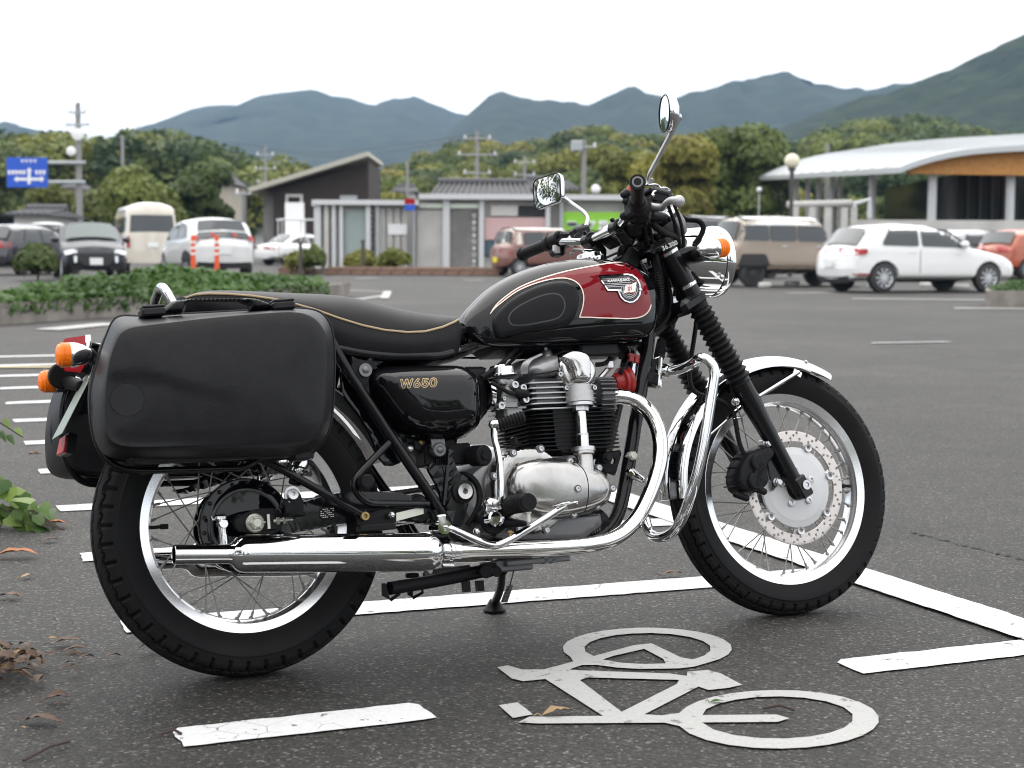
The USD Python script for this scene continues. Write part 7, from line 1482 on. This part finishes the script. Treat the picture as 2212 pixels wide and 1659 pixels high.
# dark hatchback facing the viewer
def hatch2(label, paint, name='parked_car'):
    c = Car(name, label, [(.05, .25), (0, .55), (.05, .9), (.2, 1.05), (.5, 1.42), (.8, 1.5), (1.8, 1.52), (2.3, 1.48), (3.15, 1.02), (3.4, .98), (3.85, .84), (4.02, .65), (4.05, .4), (3.98, .2)], 1.695, .96, paint, (.75, 3.33), .30, tumble=.26, taper=.2)
    c.end('windscreen', (3.12, 1.06), (2.38, 1.46), .70, .58, 'windscreen', .04); c.end('rear_window', (.5, 1.42), (.22, 1.08), .56, .62, 'car_glass'); c.side('window', [(.75, 1.0), (.95, 1.40), (1.55, 1.43), (1.56, .98)], 'car_glass'); c.side('window', [(1.64, .98), (1.62, 1.43), (2.1, 1.41), (2.85, 1.02)], 'car_glass')
    c.end('number_plate', (4.05, .36), (4.05, .54), .165, .165, 'plate_white', .035); c.end('grille', (4.03, .34), (4.03, .66), .30, .62, 'car_trim', .02)
    for s in (-1, 1): c.end('grille_blade', (4.06, .42), (3.98, .74), .03, .05, 'lamp_clear', .03, yc=s * .52); c.end('headlamp', (3.98, .66), (3.88, .77), .10, .14, 'lamp_clear', .025, yc=s * .66); c.end('lower_trim', (4.0, .22), (4.05, .34), .14, .18, 'car_trim', .03, yc=s * .5)
    c.side('tail_light', [(.03, .8), (.06, .98), (.3, .98), (.25, .82)], 'tail_red', .02); obj('wing_mirror', sph((2.75, -.93, 1.02), (.09, .11, .08), 2), paint, c.t); obj('wing_mirror', sph((2.75, .93, 1.02), (.09, .11, .08), 2), paint, c.t)
    return c
c = hatch2('dark hatchback facing the viewer at the left, pale roof and white number plate', 'car_navy')
c.side('roof_panel', [(.55, 1.40), (.75, 1.47), (1.8, 1.495), (2.25, 1.45), (2.3, 1.40)], 'car_silver', .01); c.end('roof_skin', (2.3, 1.49), (.6, 1.47), .6, .56, 'car_silver', .02)
g = W(208, 560, 41); R = rot([0, 0, 1], math.radians(-69)); o = np.array([g[0], 41, 0]) - R @ np.array([4.05, 0, 0]); c.place_at(o[0], o[1], math.radians(-69))
# far left cars
c = hatch2('black car cut by the left edge, half hidden by the round bush', 'car_black'); g = W(10, 560, 46); c.place_at(g[0] - .6, 46, math.radians(70))
c = suv('white wagon with dark rear window between the black car and the dark hatchback', 'car_white'); g = W(92, 560, 54); c.place_at(g[0], 54, math.radians(98))
c = suv('white car farthest at the left edge behind the black car', 'car_white'); g = W(20, 560, 60); c.place_at(g[0], 60, math.radians(95))
# white sedan and pick-up
c = Car('parked_car', 'white sedan in front of the white pick-up truck', [(.04, .25), (0, .55), (.05, .88), (.5, .98), (.75, 1.02), (1.3, 1.36), (1.7, 1.42), (2.3, 1.42), (2.7, 1.32), (3.3, 1.0), (3.6, .95), (4.3, .8), (4.45, .55), (4.4, .22)], 1.7, .95, 'car_white', (.9, 3.5), .30, tumble=.3)
c.side('window', [(1.05, 1.0), (1.4, 1.32), (1.9, 1.36), (1.92, .98)], 'car_glass'); c.side('window', [(2.0, .98), (1.98, 1.36), (2.5, 1.32), (3.05, 1.02)], 'car_glass'); c.end('rear_window', (1.28, 1.36), (.78, 1.04), .55, .62, 'car_glass'); c.side('tail_light', [(.02, .7), (.03, .86), (.3, .86), (.28, .72)], 'tail_red', .02)
c.place(622, 574, (.9, -.85), math.radians(40))
c = Car('pickup_truck', 'small white pick-up truck with a roof rack behind the white sedan', [(.03, .4), (0, .6), (.02, .95), (1.9, .95), (1.95, 1.6), (2.1, 1.74), (2.9, 1.74), (3.1, 1.6), (3.35, .95), (3.4, .6), (3.36, .35)], 1.48, .98, 'car_white', (.6, 2.55), .27, tumble=.1, taper=.05)
c.side('window', [(2.15, 1.05), (2.15, 1.6), (2.8, 1.58), (3.05, 1.08)], 'car_glass'); c.end('rear_window', (1.95, 1.56), (1.93, 1.12), .55, .6, 'car_glass', .03)
obj('rack', [tube([(x_, -.66, .95), (x_, -.66, 1.86), (x_, .66, 1.86), (x_, .66, .95)], .025, 8) for x_ in (.1, 1.0, 1.85)] + [tube([(0, s * .5, 1.9), (3.0, s * .5, 1.9)], .025, 8) for s in (-1, 1)], 'hub_silver', c.t)
g = W(600, 560, 62); c.place_at(g[0], 62, math.radians(15))
# black minivan behind the headlight and cars at the far right
c = Car('parked_van', 'black minivan mostly hidden behind the headlight and handlebar', [(.03, .3), (0, .7), (.05, 1.15), (.2, 1.72), (.4, 1.84), (2.6, 1.86), (3.1, 1.75), (3.9, 1.15), (4.3, 1.0), (4.6, .8), (4.65, .35)], 1.7, 1.1, 'car_black', (.85, 3.6), .31, tumble=.14, taper=.08)
c.side('window', [(.35, 1.15), (.42, 1.62), (1.3, 1.66), (1.32, 1.12)], 'car_glass'); c.side('window', [(1.4, 1.12), (1.4, 1.66), (2.5, 1.66), (2.52, 1.12)], 'car_glass'); c.side('trim', [(.2, 1.10), (.2, 1.12), (3.6, 1.10), (3.6, 1.08)], 'hub_silver', .01); c.end('roof_skin', (3.0, 1.80), (.4, 1.845), .7, .66, 'car_silver', .02)  # silver roof sheet puts the reflection on the black roof into colour
g = W(1440, 560, 46); c.place_at(g[0], 46, math.radians(38))
c = hatch2('orange compact car behind the white hatchback at the right edge', 'car_orange'); g = W(2135, 560, 47); c.place_at(g[0], 47, math.radians(30))
c = hatch2('silver car between the white hatchback and the orange car', 'car_silver'); g = W(2000, 560, 49); c.place_at(g[0], 49, math.radians(25))
c = hatch2('tan car at the right edge behind the orange car', 'car_beige'); g = W(2190, 560, 52); c.place_at(g[0], 52, math.radians(20))
# ------------------------------------------------------------------ buildings, poles, signs
mat('concrete', (.52, .51, .485), .85, bump=(30, .3, .006), var=(1.2, (.42, .41, .39), .35, .7)); mat('concrete_dark', (.22, .21, .20), .85, var=(1.5, (.15, .145, .14), .35, .7)); mat('white_metal', (.55, .56, .57), .4); mat('grey_metal', (.36, .38, .39), .45, .3); mat('frosted_glass', (.30, .36, .35), .35)
mat('brown_cladding', (.035, .026, .022), .75); mat('roof_metal', (.46, .48, .49), .45, .4); mat('roof_cream', (.42, .40, .34), .7); mat('tile_grey', (.065, .065, .07), .6); mat('wood_soffit', (.55, .26, .06), .55, var=(8, (.45, .20, .045), .4, .6)); mat('dark_glass', (.02, .022, .024), .08, spec=.7); mat('wall_white', (.62, .61, .58), .8); mat('poster_green', (.28, .62, .05), .5); mat('poster_pink', (.60, .40, .39), .6); mat('poster_dark', (.06, .10, .13), .5); mat('sign_blue', (.015, .085, .50), .45); mat('sign_white', (.80, .80, .80), .5); mat('pole_concrete', (.25, .245, .24), .85); mat('pole_dark', (.06, .055, .05), .7); mat('post_orange', (.72, .10, .025), .5); mat('globe', (.72, .68, .52), .35); mat('house_wall', (.40, .36, .30), .8); mat('poster_leaf', (.75, .82, .70), .5)
def zpx(py, D): return W(1106, py, D)[2]
def xpx(px, D): return W(px, 560, D)[0]
def slab(x0, x1, y0, y1, z0, z1, ch=.0): return box(((x0 + x1) / 2, (y0 + y1) / 2, (z0 + z1) / 2), (x1 - x0, y1 - y0, z1 - z0), ch=ch)
# concrete public block with white posts
D = 55.0; zg = float(gz(0, D)); b = thing('concrete_block', 'low grey concrete public building with white posts and posters', 'building', (0, 0, 0))
X = lambda px: xpx(px, D)
zt1, zt2 = zpx(437, D), zpx(424, D)
obj('wall', slab(X(684), X(905), D + .2, D + 5, zg - .3, zt1 - .12), 'concrete', b); obj('wall', slab(X(905), X(1362), D + .2, D + 6, zg - .3, zt2 - .12), 'concrete', b)
obj('roof', slab(X(676), X(905), D - .25, D + 5.2, zt1 - .12, zt1 + .05), 'white_metal', b); obj('roof', slab(X(905.5), X(1372), D - .3, D + 6.2, zt2 - .12, zt2 + .06), 'white_metal', b)
for px, w, m_ in [(688, 12, 'white_metal'), (706, 9, 'concrete'), (722, 8, 'white_metal'), (738, 8, 'white_metal'), (796, 10, 'white_metal'), (816, 8, 'grey_metal'), (892, 12, 'grey_metal'), (964, 15, 'white_metal'), (1040, 11, 'white_metal'), (1183, 10, 'white_metal'), (1212, 8, 'grey_metal'), (1352, 8, 'white_metal')]:
    obj('post', slab(X(px) - w / 124, X(px) + w / 124, D - .12, D + .2, zg, (zt1 if px < 900 else zt2) - .12, .01), m_, b)
obj('frosted_pane', slab(X(744), X(790), D + .06, D + .18, zg + .1, zt1 - .3), 'frosted_glass', b)
for px in (826, 842, 858, 874): obj('wall_panel', slab(X(px - 6), X(px + 6), D + .08, D + .19, zg, zt1 - .2), 'concrete', b)
for k, py in enumerate(range(458, 560, 12)): obj('wall_step', slab(X(800), X(808), D + .02, D + .19, zpx(py + 6, D), zpx(py, D)), 'concrete_dark', b)
obj('notice', slab(X(838), X(880), D + .04, D + .07, zpx(508, D), zpx(485, D)), 'sign_white', b); obj('dark_panel', slab(X(1047 - 76), X(1034), D + .05, D + .19, zg, zpx(452, D)), 'concrete_dark', b)
obj('dark_panel', slab(X(900), X(956), D + .05, D + .19, zg, zpx(455, D)), 'concrete', b); obj('banner', slab(X(905), X(956), D + .0, D + .05, zpx(450, D), zpx(440, D)), 'poster_leaf', b); obj('banner', slab(X(971), X(1033), D + .0, D + .05, zpx(450, D), zpx(441, D)), 'poster_leaf', b)
for k, py in enumerate((462, 476, 490, 504, 518, 532, 546, 560, 572)): obj('wall_letter', [slab(X(1020), X(1028), D + .0, D + .05, zpx(py + 6, D), zpx(py + 4, D)), slab(X(1022.5), X(1025.5), D + .005, D + .045, zpx(py + 9, D), zpx(py, D))] if k % 2 else [slab(X(1019.5), X(1028.5), D + .0, D + .05, zpx(py + 3, D), zpx(py + 1, D)), slab(X(1020), X(1028), D + .0, D + .05, zpx(py + 8, D), zpx(py + 6, D))], 'sign_white', b)
obj('poster', slab(X(1047), X(1178), D + .02, D + .08, zpx(518, D), zpx(470, D)), 'poster_pink', b); obj('window', slab(X(1060), X(1118), D + .05, D + .19, zpx(466, D), zpx(444, D)), 'wall_white', b); obj('window', slab(X(1120), X(1175), D + .05, D + .19, zpx(466, D), zpx(444, D)), 'dark_glass', b); obj('base_panel', slab(X(1047), X(1178), D + .05, D + .19, zpx(552, D), zpx(520, D)), 'poster_dark', b); obj('doorway', slab(X(1189), X(1208), D + .0, D + .19, zg, zpx(444, D)), 'concrete_dark', b)
pp = obj('poster', slab(X(1215), X(1340), D + .0, D + .08, zpx(497, D), zpx(457, D)), 'poster_green', b)
r_ = np.random.default_rng(3)
for k in range(9): q = X(r_.uniform(1225, 1330)); z_ = zpx(r_.uniform(478, 493), D); obj('poster_cloud', slab(q - .16, q + .16, D - .03, D - .005, z_ - .07, z_ + .07, .0), ['poster_leaf', 'sign_white', 'frosted_glass'][k % 3], pp)
s = thing('sign_post', 'red and blue sign on a dark post in front of the concrete block', 'sign', (X(889), D - .9, zg)); obj('post', slab(-.1, .1, -.06, .06, 0, zpx(458, D) - zg), 'concrete_dark', s); obj('red_panel', slab(-.18, .18, -.08, .08, zpx(444, D) - zg, zpx(432, D) - zg), 'tail_red', s); obj('blue_panel', slab(-.18, .18, -.08, .08, zpx(457, D) - zg, zpx(445, D) - zg), 'sign_blue', s)
# brown house with a single sloping roof
D = 78.0; zg = float(gz(0, D)); X = lambda px: xpx(px, D); b = thing('brown_house', 'dark brown house with one steep sloping roof', 'building')
wp = sg.Polygon([(X(592), zg - .3), (X(797), zg - .3), (X(797), zpx(352, D)), (X(592), zpx(413, D))])
m = trimesh.creation.extrude_polygon(wp, 7, engine='earcut'); m.vertices = np.c_[m.vertices[:, 0], D + 7 - m.vertices[:, 2], m.vertices[:, 1]]; m.faces = m.faces if m.volume > 0 else m.faces[:, ::-1]; obj('wall', m, 'brown_cladding', b)
obj('side_wall', slab(X(566), X(591.5), D + .5, D + 6.5, zg - .3, zpx(416, D)), 'house_wall' if False else 'concrete_dark', b)
a0, a1 = np.array([X(546), zpx(420, D)]), np.array([X(801), zpx(341, D)]); dn = (a1 - a0) / np.linalg.norm(a1 - a0); nn = np.array([-dn[1], dn[0]]) * .22
rp = sg.Polygon([a0, a1, a1 + nn, a0 + nn]); m = trimesh.creation.extrude_polygon(rp, 8.6, engine='earcut'); m.vertices = np.c_[m.vertices[:, 0], D + 7.6 - m.vertices[:, 2], m.vertices[:, 1]]; m.faces = m.faces if m.volume > 0 else m.faces[:, ::-1]; obj('roof', m, 'roof_cream', b)
wn = obj('window', slab(X(618), X(655), D - .08, D + .05, zpx(470, D), zpx(422, D)), 'wall_white', b); obj('pane', slab(X(624), X(649), D - .1, D - .07, zpx(452, D), zpx(428, D)), 'dark_glass', wn)
obj('window', slab(X(735), X(772), D - .06, D + .05, zpx(440, D), zpx(424, D)), 'grey_metal', b)
for k in range(22): obj('cladding_strip', slab(X(598 + 9.2 * k) - .03, X(598 + 9.2 * k) + .03, D - .03, D, zg, zpx(410 - 2.75 * k, D) - .1), 'brown_cladding', b)
bb = thing('notice_board', 'tall white notice board before the brown house', 'sign', (xpx(637, D - 8), D - 8, zg)); obj('board', slab(-.42, .42, -.05, .05, .8, 2.7), 'sign_white', bb); obj('leg', slab(-.5, -.4, -.05, .05, 0, .8), 'grey_metal', bb); obj('leg', slab(.4, .5, -.05, .05, 0, .8), 'grey_metal', bb)
# houses with tiled roofs
def house(label, pxa, pxb, eave, ridge_, D, hip=.18, wallm='house_wall'):
    b = thing('house', label, 'building'); x0, x1 = xpx(pxa, D), xpx(pxb, D); ze, zr = zpx(eave, D), zpx(ridge_, D); zg = float(gz(0, D)); L = x1 - x0; dp = 7
    obj('wall', slab(x0 + .4, x1 - .4, D + .5, D + dp - .5, zg - .3, ze), wallm, b)
    V = [(x0, D, ze), (x1, D, ze), (x1, D + dp, ze), (x0, D + dp, ze), (x0 + L * hip, D + dp / 2, zr), (x1 - L * hip, D + dp / 2, zr)]
    obj('roof', tm(V, [(0, 1, 5), (0, 5, 4), (1, 2, 5), (2, 3, 4), (2, 4, 5), (3, 0, 4), (0, 2, 1), (0, 3, 2)]), 'tile_grey', b, smooth=False)
    n = int(L / .3); rows = []
    for k in range(n): t = (k + .5) / n; xa = x0 + L * t; xb = x0 + L * (hip + (1 - 2 * hip) * t); obj('tile_row', tube([(xa, D - .02, ze + .05), (xb, D + dp / 2 - .05, zr + .05)], .07, 6), 'tile_grey', b)
    obj('ridge_cap', tube([(x0 + L * hip, D + dp / 2, zr + .12), (x1 - L * hip, D + dp / 2, zr + .12)], .2, 8), 'tile_grey', b)
house('house with a long dark tiled roof behind the concrete block', 925, 1152, 426, 391, 82, .06)
house('house with a grey hipped roof left of the mirror', 1108, 1256, 410, 384, 100, .2)
house('small house with a grey gable behind the left trees', 455, 505, 400, 380, 120, .25)
house('pale low house in the valley left of the brown house', 540, 605, 416, 404, 150, .1, 'wall_white')
house('small reddish house behind the pole at the left', 120, 172, 412, 398, 130, .2)
house('low cream shop with flat awning at the left edge', 6, 106, 470, 456, 72, .05, 'wall_white')
house('white house in the valley right of the brown house', 842, 900, 415, 402, 140, .15, 'wall_white')
# hall with the curved metal roof
D = 70.0; zg = float(gz(0, D)); b = thing('hall', 'long hall with a curved pale metal roof on white columns', 'building')
def bend(pts, n): return spline(np.array([(W(a, c_, d)[0], d, W(a, c_, d)[2]) for a, c_, d in pts]), n)
fe = bend([(1944, 361, 64), (1977, 348, 64), (2026, 334, 64), (2070, 325, 64), (2109, 320, 64), (2175, 315, 64), (2280, 311, 64), (2480, 308, 64)], 40)   # near curved edge of the roof
be = bend([(1637, 381, 95), (1664, 367, 95), (1696, 355, 95), (1738, 343, 95), (1780, 333, 95), (1863, 320, 95), (1944, 308, 95), (2200, 290, 95)], 40)
V, F = [], []
nt = 14
for i in range(41):
    for t in np.linspace(0, 1, nt): V.append(fe[i] * (1 - t) + be[i] * t)
top = len(V)
for i in range(41):
    for t in np.linspace(0, 1, nt): V.append(fe[i] * (1 - t) + be[i] * t - np.array([0, 0, .24]))
for i in range(40):
    for j in range(nt - 1):
        k = i * nt + j; F += [(k, k + nt, k + nt + 1), (k, k + nt + 1, k + 1)]
ftop = tm(V[:top], F); 
if ftop.face_normals[:, 2].mean() < 0: ftop.faces = ftop.faces[:, ::-1]
edge = []
idx = [j for j in range(nt)] + [i * nt + nt - 1 for i in range(1, 41)] + [40 * nt + j for j in range(nt - 2, -1, -1)] + [i * nt for i in range(39, 0, -1)]
for a_, b_ in zip(idx, idx[1:] + idx[:1]): edge += [(a_, b_, b_ + top), (a_, b_ + top, a_ + top)]
fas = tm(V, edge)
obj('roof', ftop, 'roof_metal', b, smooth=True); obj('fascia', fas, 'roof_metal', b, smooth=False)
sof = tm(np.array(V[top:]) + [0, 0, .01], F); obj('soffit', sof, 'wood_soffit', b, smooth=True)
for k in range(1, nt - 1): obj('roof_seam', tube([fe[i] * (1 - k / (nt - 1)) + be[i] * (k / (nt - 1)) + np.array([0, 0, .02]) for i in range(0, 41, 2)], .035, 5), 'roof_metal', b)
def column(px, D, r_, top_, m_='white_metal'): x = xpx(px, D); z = float(gz(0, D)); obj('column', cyl((x, D, z - .2), (x, D, zpx(top_, D)), r_), m_, b)
for px, d_, t_, r_ in [(2010, 65.3, 366, .18), (2178, 65.3, 370, .18), (1881, 74, 372, .17), (1796, 84, 376, .17), (1812, 86, 376, .13), (1766, 88, 378, .14), (1742, 90, 379, .13), (1716, 91, 380, .15)]: column(px, d_, r_, t_)
obj('glazed_wall', slab(xpx(2060, 74), xpx(2420, 74), 74, 88, zg - .3, zpx(372, 74)), 'dark_glass', b)
for k in range(9): q = xpx(2062 + 26 * k, 73.8); obj('mullion', slab(q - .06, q + .06, 73.8, 73.95, zg, zpx(372, 74)), 'pole_dark', b)
fb = sg.Polygon([(xpx(1958, 64.6), zpx(371, 64.6)), (xpx(1960, 64.6), zpx(364, 64.6)), (xpx(1990, 64.6), zpx(351, 64.6)), (xpx(2030, 64.6), zpx(340, 64.6)), (xpx(2110, 64.6), zpx(327, 64.6)), (xpx(2175, 64.6), zpx(322, 64.6)), (xpx(2470, 64.6), zpx(318, 64.6)), (xpx(2470, 64.6), zpx(376, 64.6))])
m = trimesh.creation.extrude_polygon(fb, .3, engine='earcut'); m.vertices = np.c_[m.vertices[:, 0], 64.6 + m.vertices[:, 2], m.vertices[:, 1]]; obj('timber_gable', trimesh.Trimesh(m.vertices, m.faces[:, ::-1]), 'wood_soffit', b)
# ramp railing before the hall
rl = thing('ramp_railing', 'pale metal ramp railing in front of the hall', 'railing'); D = 60.0; zz = float(gz(0, D))
for px in (1716, 1752, 1786, 1822, 1842): q = xpx(px, D); obj('post', slab(q - .12, q + .12, D - .1, D + .1, zz, zpx(444, D)), 'concrete', rl)
obj('rail', tube([W(1700, 442, D), W(1840, 438, D)], .12, 8), 'concrete', rl); obj('frame', tube([W(1846, 470, D), W(1846, 440, D), W(1878, 431, D), W(1878, 470, D)], .10, 8), 'white_metal', rl)
obj('ramp_wall', slab(xpx(1850, D), xpx(2400, D), D + .5, D + .8, zz - .2, zpx(470, D)), 'concrete', rl)
# lamps, poles, signs
def globe_lamp(label, px, py, rpx, D, m_='globe'):
    q = W(px, py, D); z = float(gz(0, D)); t = thing('globe_lamp', label, 'street lamp', (q[0], D, z)); r_ = rpx * D / FPX; h = q[2] - z
    obj('globe', sph((0, 0, h), r_), m_, t); obj('pole', cyl((0, 0, -.2), (0, 0, h - r_ * .9), r_ * .28), 'pole_dark' if m_ == 'globe' else 'white_metal', t); obj('collar', cyl((0, 0, h - r_ * 1.25), (0, 0, h - r_ * .75), r_ * .5), 'pole_dark', t)
globe_lamp('cream globe lamp on a dark pole before the curved roof', 1711, 348, 16, 50); globe_lamp('small white globe lamp above the green poster', 1287, 409, 10, 66, 'sign_white'); globe_lamp('small white globe lamp at the left end of the concrete block', 680, 440, 7, 58, 'sign_white'); globe_lamp('tiny white globe lamp right of the mirror stem at the trees', 1640, 410, 6, 90, 'sign_white')
def power_pole(label, px, pt, pb, D, arms=(), w=.16, m_='pole_concrete'):
    a = W(px, pt, D); z = float(gz(0, D)); t = thing('utility_pole', label, 'utility pole', (a[0], D, z)); h = a[2] - z
    obj('pole', revolve([(0, -.3), (w * 1.15, -.3), (w * .75, h), (0, h)], (0, 0, 0), (0, 0, 1), 12), m_, t)
    for k, (dz, L) in enumerate(arms): obj('cross_arm', box((0, -.1, h - dz), (L, .1, .1)), 'grey_metal', t); [obj('insulator', cyl((s * L * .42, -.1, h - dz), (s * L * .42, -.1, h - dz + .25), .06), 'sign_white', t) for s in (-1, 1)]
    return t, h
D = 80; t, h = power_pole('tall pole with two round traffic mirrors and the blue road sign arms', 168, 222, 470, D, ((.5, .9), (1.1, 1.2), (1.6, .7)), .17)
zz = float(gz(0, D)); xp = W(168, 300, D)[0]
for py, r_, dx in ((291, 13, 3), (327, 10, -11)):
    q = W(168 + dx, py, D); obj('traffic_mirror', revolve([(0, .06), (r_ * D / FPX * .6, .045), (r_ * D / FPX, 0), (r_ * D / FPX * .98, -.05), (0, -.05)], (q[0] - xp, -.4, q[2] - zz), (q[0] - xp, -1.4, q[2] - zz), 28), 'sign_white', t)
for py in (352, 394): q0, q1 = W(100, py, D), W(186, py, D); obj('sign_arm', tube([(q0[0] - xp, -.25, q0[2] - zz), (q1[0] - xp, -.25, q1[2] - zz)], .09, 8), 'grey_metal', t)
rs = thing('road_sign', 'blue overhead road direction sign with white arrows', 'road sign', (0, 0, 0)); D = 79.6
def sp_(a, b): q = W(a, b, D); return q[0], q[2]
(x0, z1), (x1, z0) = sp_(13.5, 340), sp_(103, 405); obj('panel', slab(x0, x1, D, D + .06, z0, z1, .01), 'sign_blue', rs)
def mark(name, pts): 
    m = trimesh.creation.extrude_polygon(sg.Polygon([sp_(a, b) for a, b in pts]), .012, engine='earcut'); m.vertices = np.c_[m.vertices[:, 0], D - .014 + m.vertices[:, 2], m.vertices[:, 1]]; obj(name, tm(m.vertices, m.faces[:, ::-1]), 'sign_white', rs)
mark('arrow', [(60, 398), (60, 370), (57, 370), (63, 361), (69, 370), (66, 370), (66, 384), (88, 384), (88, 380), (96, 387), (88, 394), (88, 390), (66, 390), (66, 398)]); mark('arrow', [(59.5, 384), (38, 384), (38, 380), (30, 387), (38, 394), (38, 390), (59.5, 390)])
for k in range(4): mark('character', [(45 + 9 * k, 345), (52 + 9 * k, 345), (52 + 9 * k, 347.5), (49.5 + 9 * k, 347.5), (49.5 + 9 * k, 352), (47.5 + 9 * k, 352), (47.5 + 9 * k, 347.5), (45 + 9 * k, 347.5)])
for k in range(5): mark('character', [(17 + 8 * k, 368), (23 + 8 * k, 368), (23 + 8 * k, 374), (20 + 8 * k, 378), (17 + 8 * k, 374)])
for k in range(3): mark('character', [(76 + 8 * k, 368), (82 + 8 * k, 368), (82 + 8 * k, 371), (80 + 8 * k, 378), (78 + 8 * k, 378), (76 + 8 * k, 371)])
for a in [('concrete pole with three cross arms above the tiled roof', 1031, 282, 392, 120, ((.6, 2.2), (1.8, 3.2), (3.2, 2.2))), ('brown pole carrying a transformer box left of the handlebar', 1262, 302, 430, 90, ((.4, 1.4),)), ('thin pole between the tiled roofs', 1133, 338, 392, 130, ((.5, 1.8), (1.5, 1.8))), ('faint pole left of the sloping brown roof', 573, 315, 420, 140, ((.8, 1.6), (2.0, 2.0), (3.2, 1.6))), ('thin grey pole above the dark tree at the left', 264, 292, 380, 120, ()), ('thin pole above the curved roof right of the globe lamp', 1788, 310, 370, 100, ()), ('slim pole above the low white house', 880, 345, 420, 140, ()), ('slim grey pole left of the brown house', 527, 410, 490, 80, ((.2, .8),))]:
    t, h = power_pole(*a[:6])
    if 'transformer' in a[0]: obj('transformer', slab(-.75, -.1, -.3, .2, h - .65, h - .05, .05), 'grey_metal', t)
wires = [tube(spline([W(-40, 262, 140), W(300, 286, 150), W(573, 318, 140)], 20), .02, 5), tube(spline([W(573, 322, 140), W(700, 330, 160), W(1031, 290, 120)], 20), .02, 5), tube(spline([W(573, 326, 140), W(720, 338, 160), W(1031, 298, 120)], 20), .02, 5)]
for k, w_ in enumerate(wires): obj('power_line', w_, 'pole_dark', label=['power line from the left edge to the faint pole', 'upper power line across the valley', 'lower power line across the valley'][k], category='power line')
# orange delineator posts
for k, px in enumerate((417, 468)):
    D = 30.5; q = W(px, 508, D); z = float(gz(0, D)); t = thing('flexible_post', ['left orange flexible post in front of the white SUV', 'right orange flexible post in front of the white SUV'][k], 'post', (q[0], D, z)); h = q[2] - z
    obj('post', revolve([(0, 0), (.10, 0), (.10, .03), (.052, .06), (.045, h * .72), (.042, h * .98), (.03, h), (0, h)], (0, 0, 0), (0, 0, 1), 18), 'post_orange', t)
    for j in range(3): obj('reflective_band', cyl((0, 0, h * (.66 + .1 * j)), (0, 0, h * (.70 + .1 * j)), .049), 'sign_white', t)
for k, (px, pt_, D) in enumerate([(784, 522, 50), (649, 525, 46.5)]):
    q = W(px, pt_, D); z = float(gz(0, D)); t = thing('bollard', ['short brown bollard among the clipped hedges', 'dark slim bollard at the corner of the concrete block'][k], 'bollard', (q[0], D, z)); h = q[2] - z; obj('post', cyl((0, 0, 0), (0, 0, h), .055), 'pole_dark', t); obj('cap', cyl((0, 0, h), (0, 0, h + .05), .075), 'pole_dark', t)
# car park markings further back and wheel stops
for k, (a, b, w, lb) in enumerate([((640, 668), (840, 638), .16, 'curved white edge line behind the seat, lower stroke'), ((700, 625), (838, 632), .16, 'white edge line at the planter tip, upper stroke'), ((1000, 606), (1046, 606), .3, 'short white mark in front of the concrete block'), ((770, 602), (815, 601), .3, 'short white mark before the clipped hedge'), ((100, 714), (245, 700), .35, 'white worn mark on the lane at the left above the pannier'), ((1700, 634), (1800, 633), .3, 'white bay line under the beige crossover'), ((1840, 646), (2130, 649), .35, 'white bay line in front of the white hatchback'), ((2060, 667), (2240, 668), .35, 'white line at the right edge below the planter'), ((1880, 743), (2060, 740), .10, 'faint white line on the asphalt right of the fork')]):
    p, q = TG(*a), TG(*b); stripe(p, q, w, 50 + k, z=.012, mat_='old_paint', label=lb, category='road marking')
pts = [TG(a, b) for a, b in [(800, 627), (838, 630), (843, 638), (830, 646), (770, 652)]]; stripe(pts[1], pts[3], .16, 71, z=.016, mat_='old_paint', label='white rounded end of the edge line at the planter tip', category='road marking')
p, q = TG(-300, 795), TG(330, 795); stripe(p, q, .12, 72, z=.010, mat_='yellow_paint', label='pale yellow line crossing behind the tail lights', category='road marking')
for k, (a, b) in enumerate([((1700, 618), (1722, 617)), ((1640, 622), (1664, 620)), ((1878, 622), (1905, 621)), ((1990, 621), (2020, 620)), ((2040, 626), (2100, 625))]):
    p, q = TG(*a), TG(*b); d = q - p; t = thing('wheel_stop', ['wheel stop', 'wheel stop', 'wheel stop', 'wheel stop', 'wheel stop'][k] + ' of concrete ' + ['under the middle of the beige crossover', 'beside the rear wheel of the beige crossover', 'left of the rear wheel of the white hatchback', 'under the doors of the white hatchback', 'before the front wheel of the white hatchback'][k], 'wheel stop', tuple((p + q) / 2), math.atan2(d[1], d[0])); obj('block', box((0, 0, .06), (.62, .16, .12), ch=.03), 'concrete', t)
# long low building and car park lines behind the viewer, seen in the paint and the chrome
b = thing('station_building', 'long low building behind the viewer reflected in the side cover', 'building', (6, -34, 0)); obj('wall', slab(-16, 16, -4, 4, -.2, 4.6), 'wall_white', b); obj('roof', slab(-17, 17, -4.8, 4.8, 4.6, 5.0), 'roof_metal', b)
for k in range(9): obj('window', slab(-14 + 3.3 * k, -12.4 + 3.3 * k, 4.0, 4.08, .6, 3.4), 'dark_glass', b)
for k in range(7): stripe((-9 + 3 * k, -4.5), (-7.2 + 3 * k, -10), .15, 90 + k, label='white bay line behind the viewer reflected in the chrome', group='bay lines behind the viewer', category='road marking')
ridge('hills', [(-2600, 400), (-1400, 330), (-400, 380), (400, 350), (1200, 300), (2200, 340), (3200, 300), (4600, 420)], -260, 60, 'hill_green', 9, back=60) if False else None
# ------------------------------------------------------------------ the air
M['haze'] = usdkit.material(stage, '/World/Looks/haze', {'v': ('principled_volume', {'color': (.46, .68, .99), 'density': .00011, 'anisotropy': .0})}, volume='v.volume')
hb_ = trimesh.creation.box((9000, 6200, 312)); hb_.apply_translation((0, 2000, 312 / 2 - 7))
obj('haze', hb_, 'haze', kind='stuff', smooth=False)
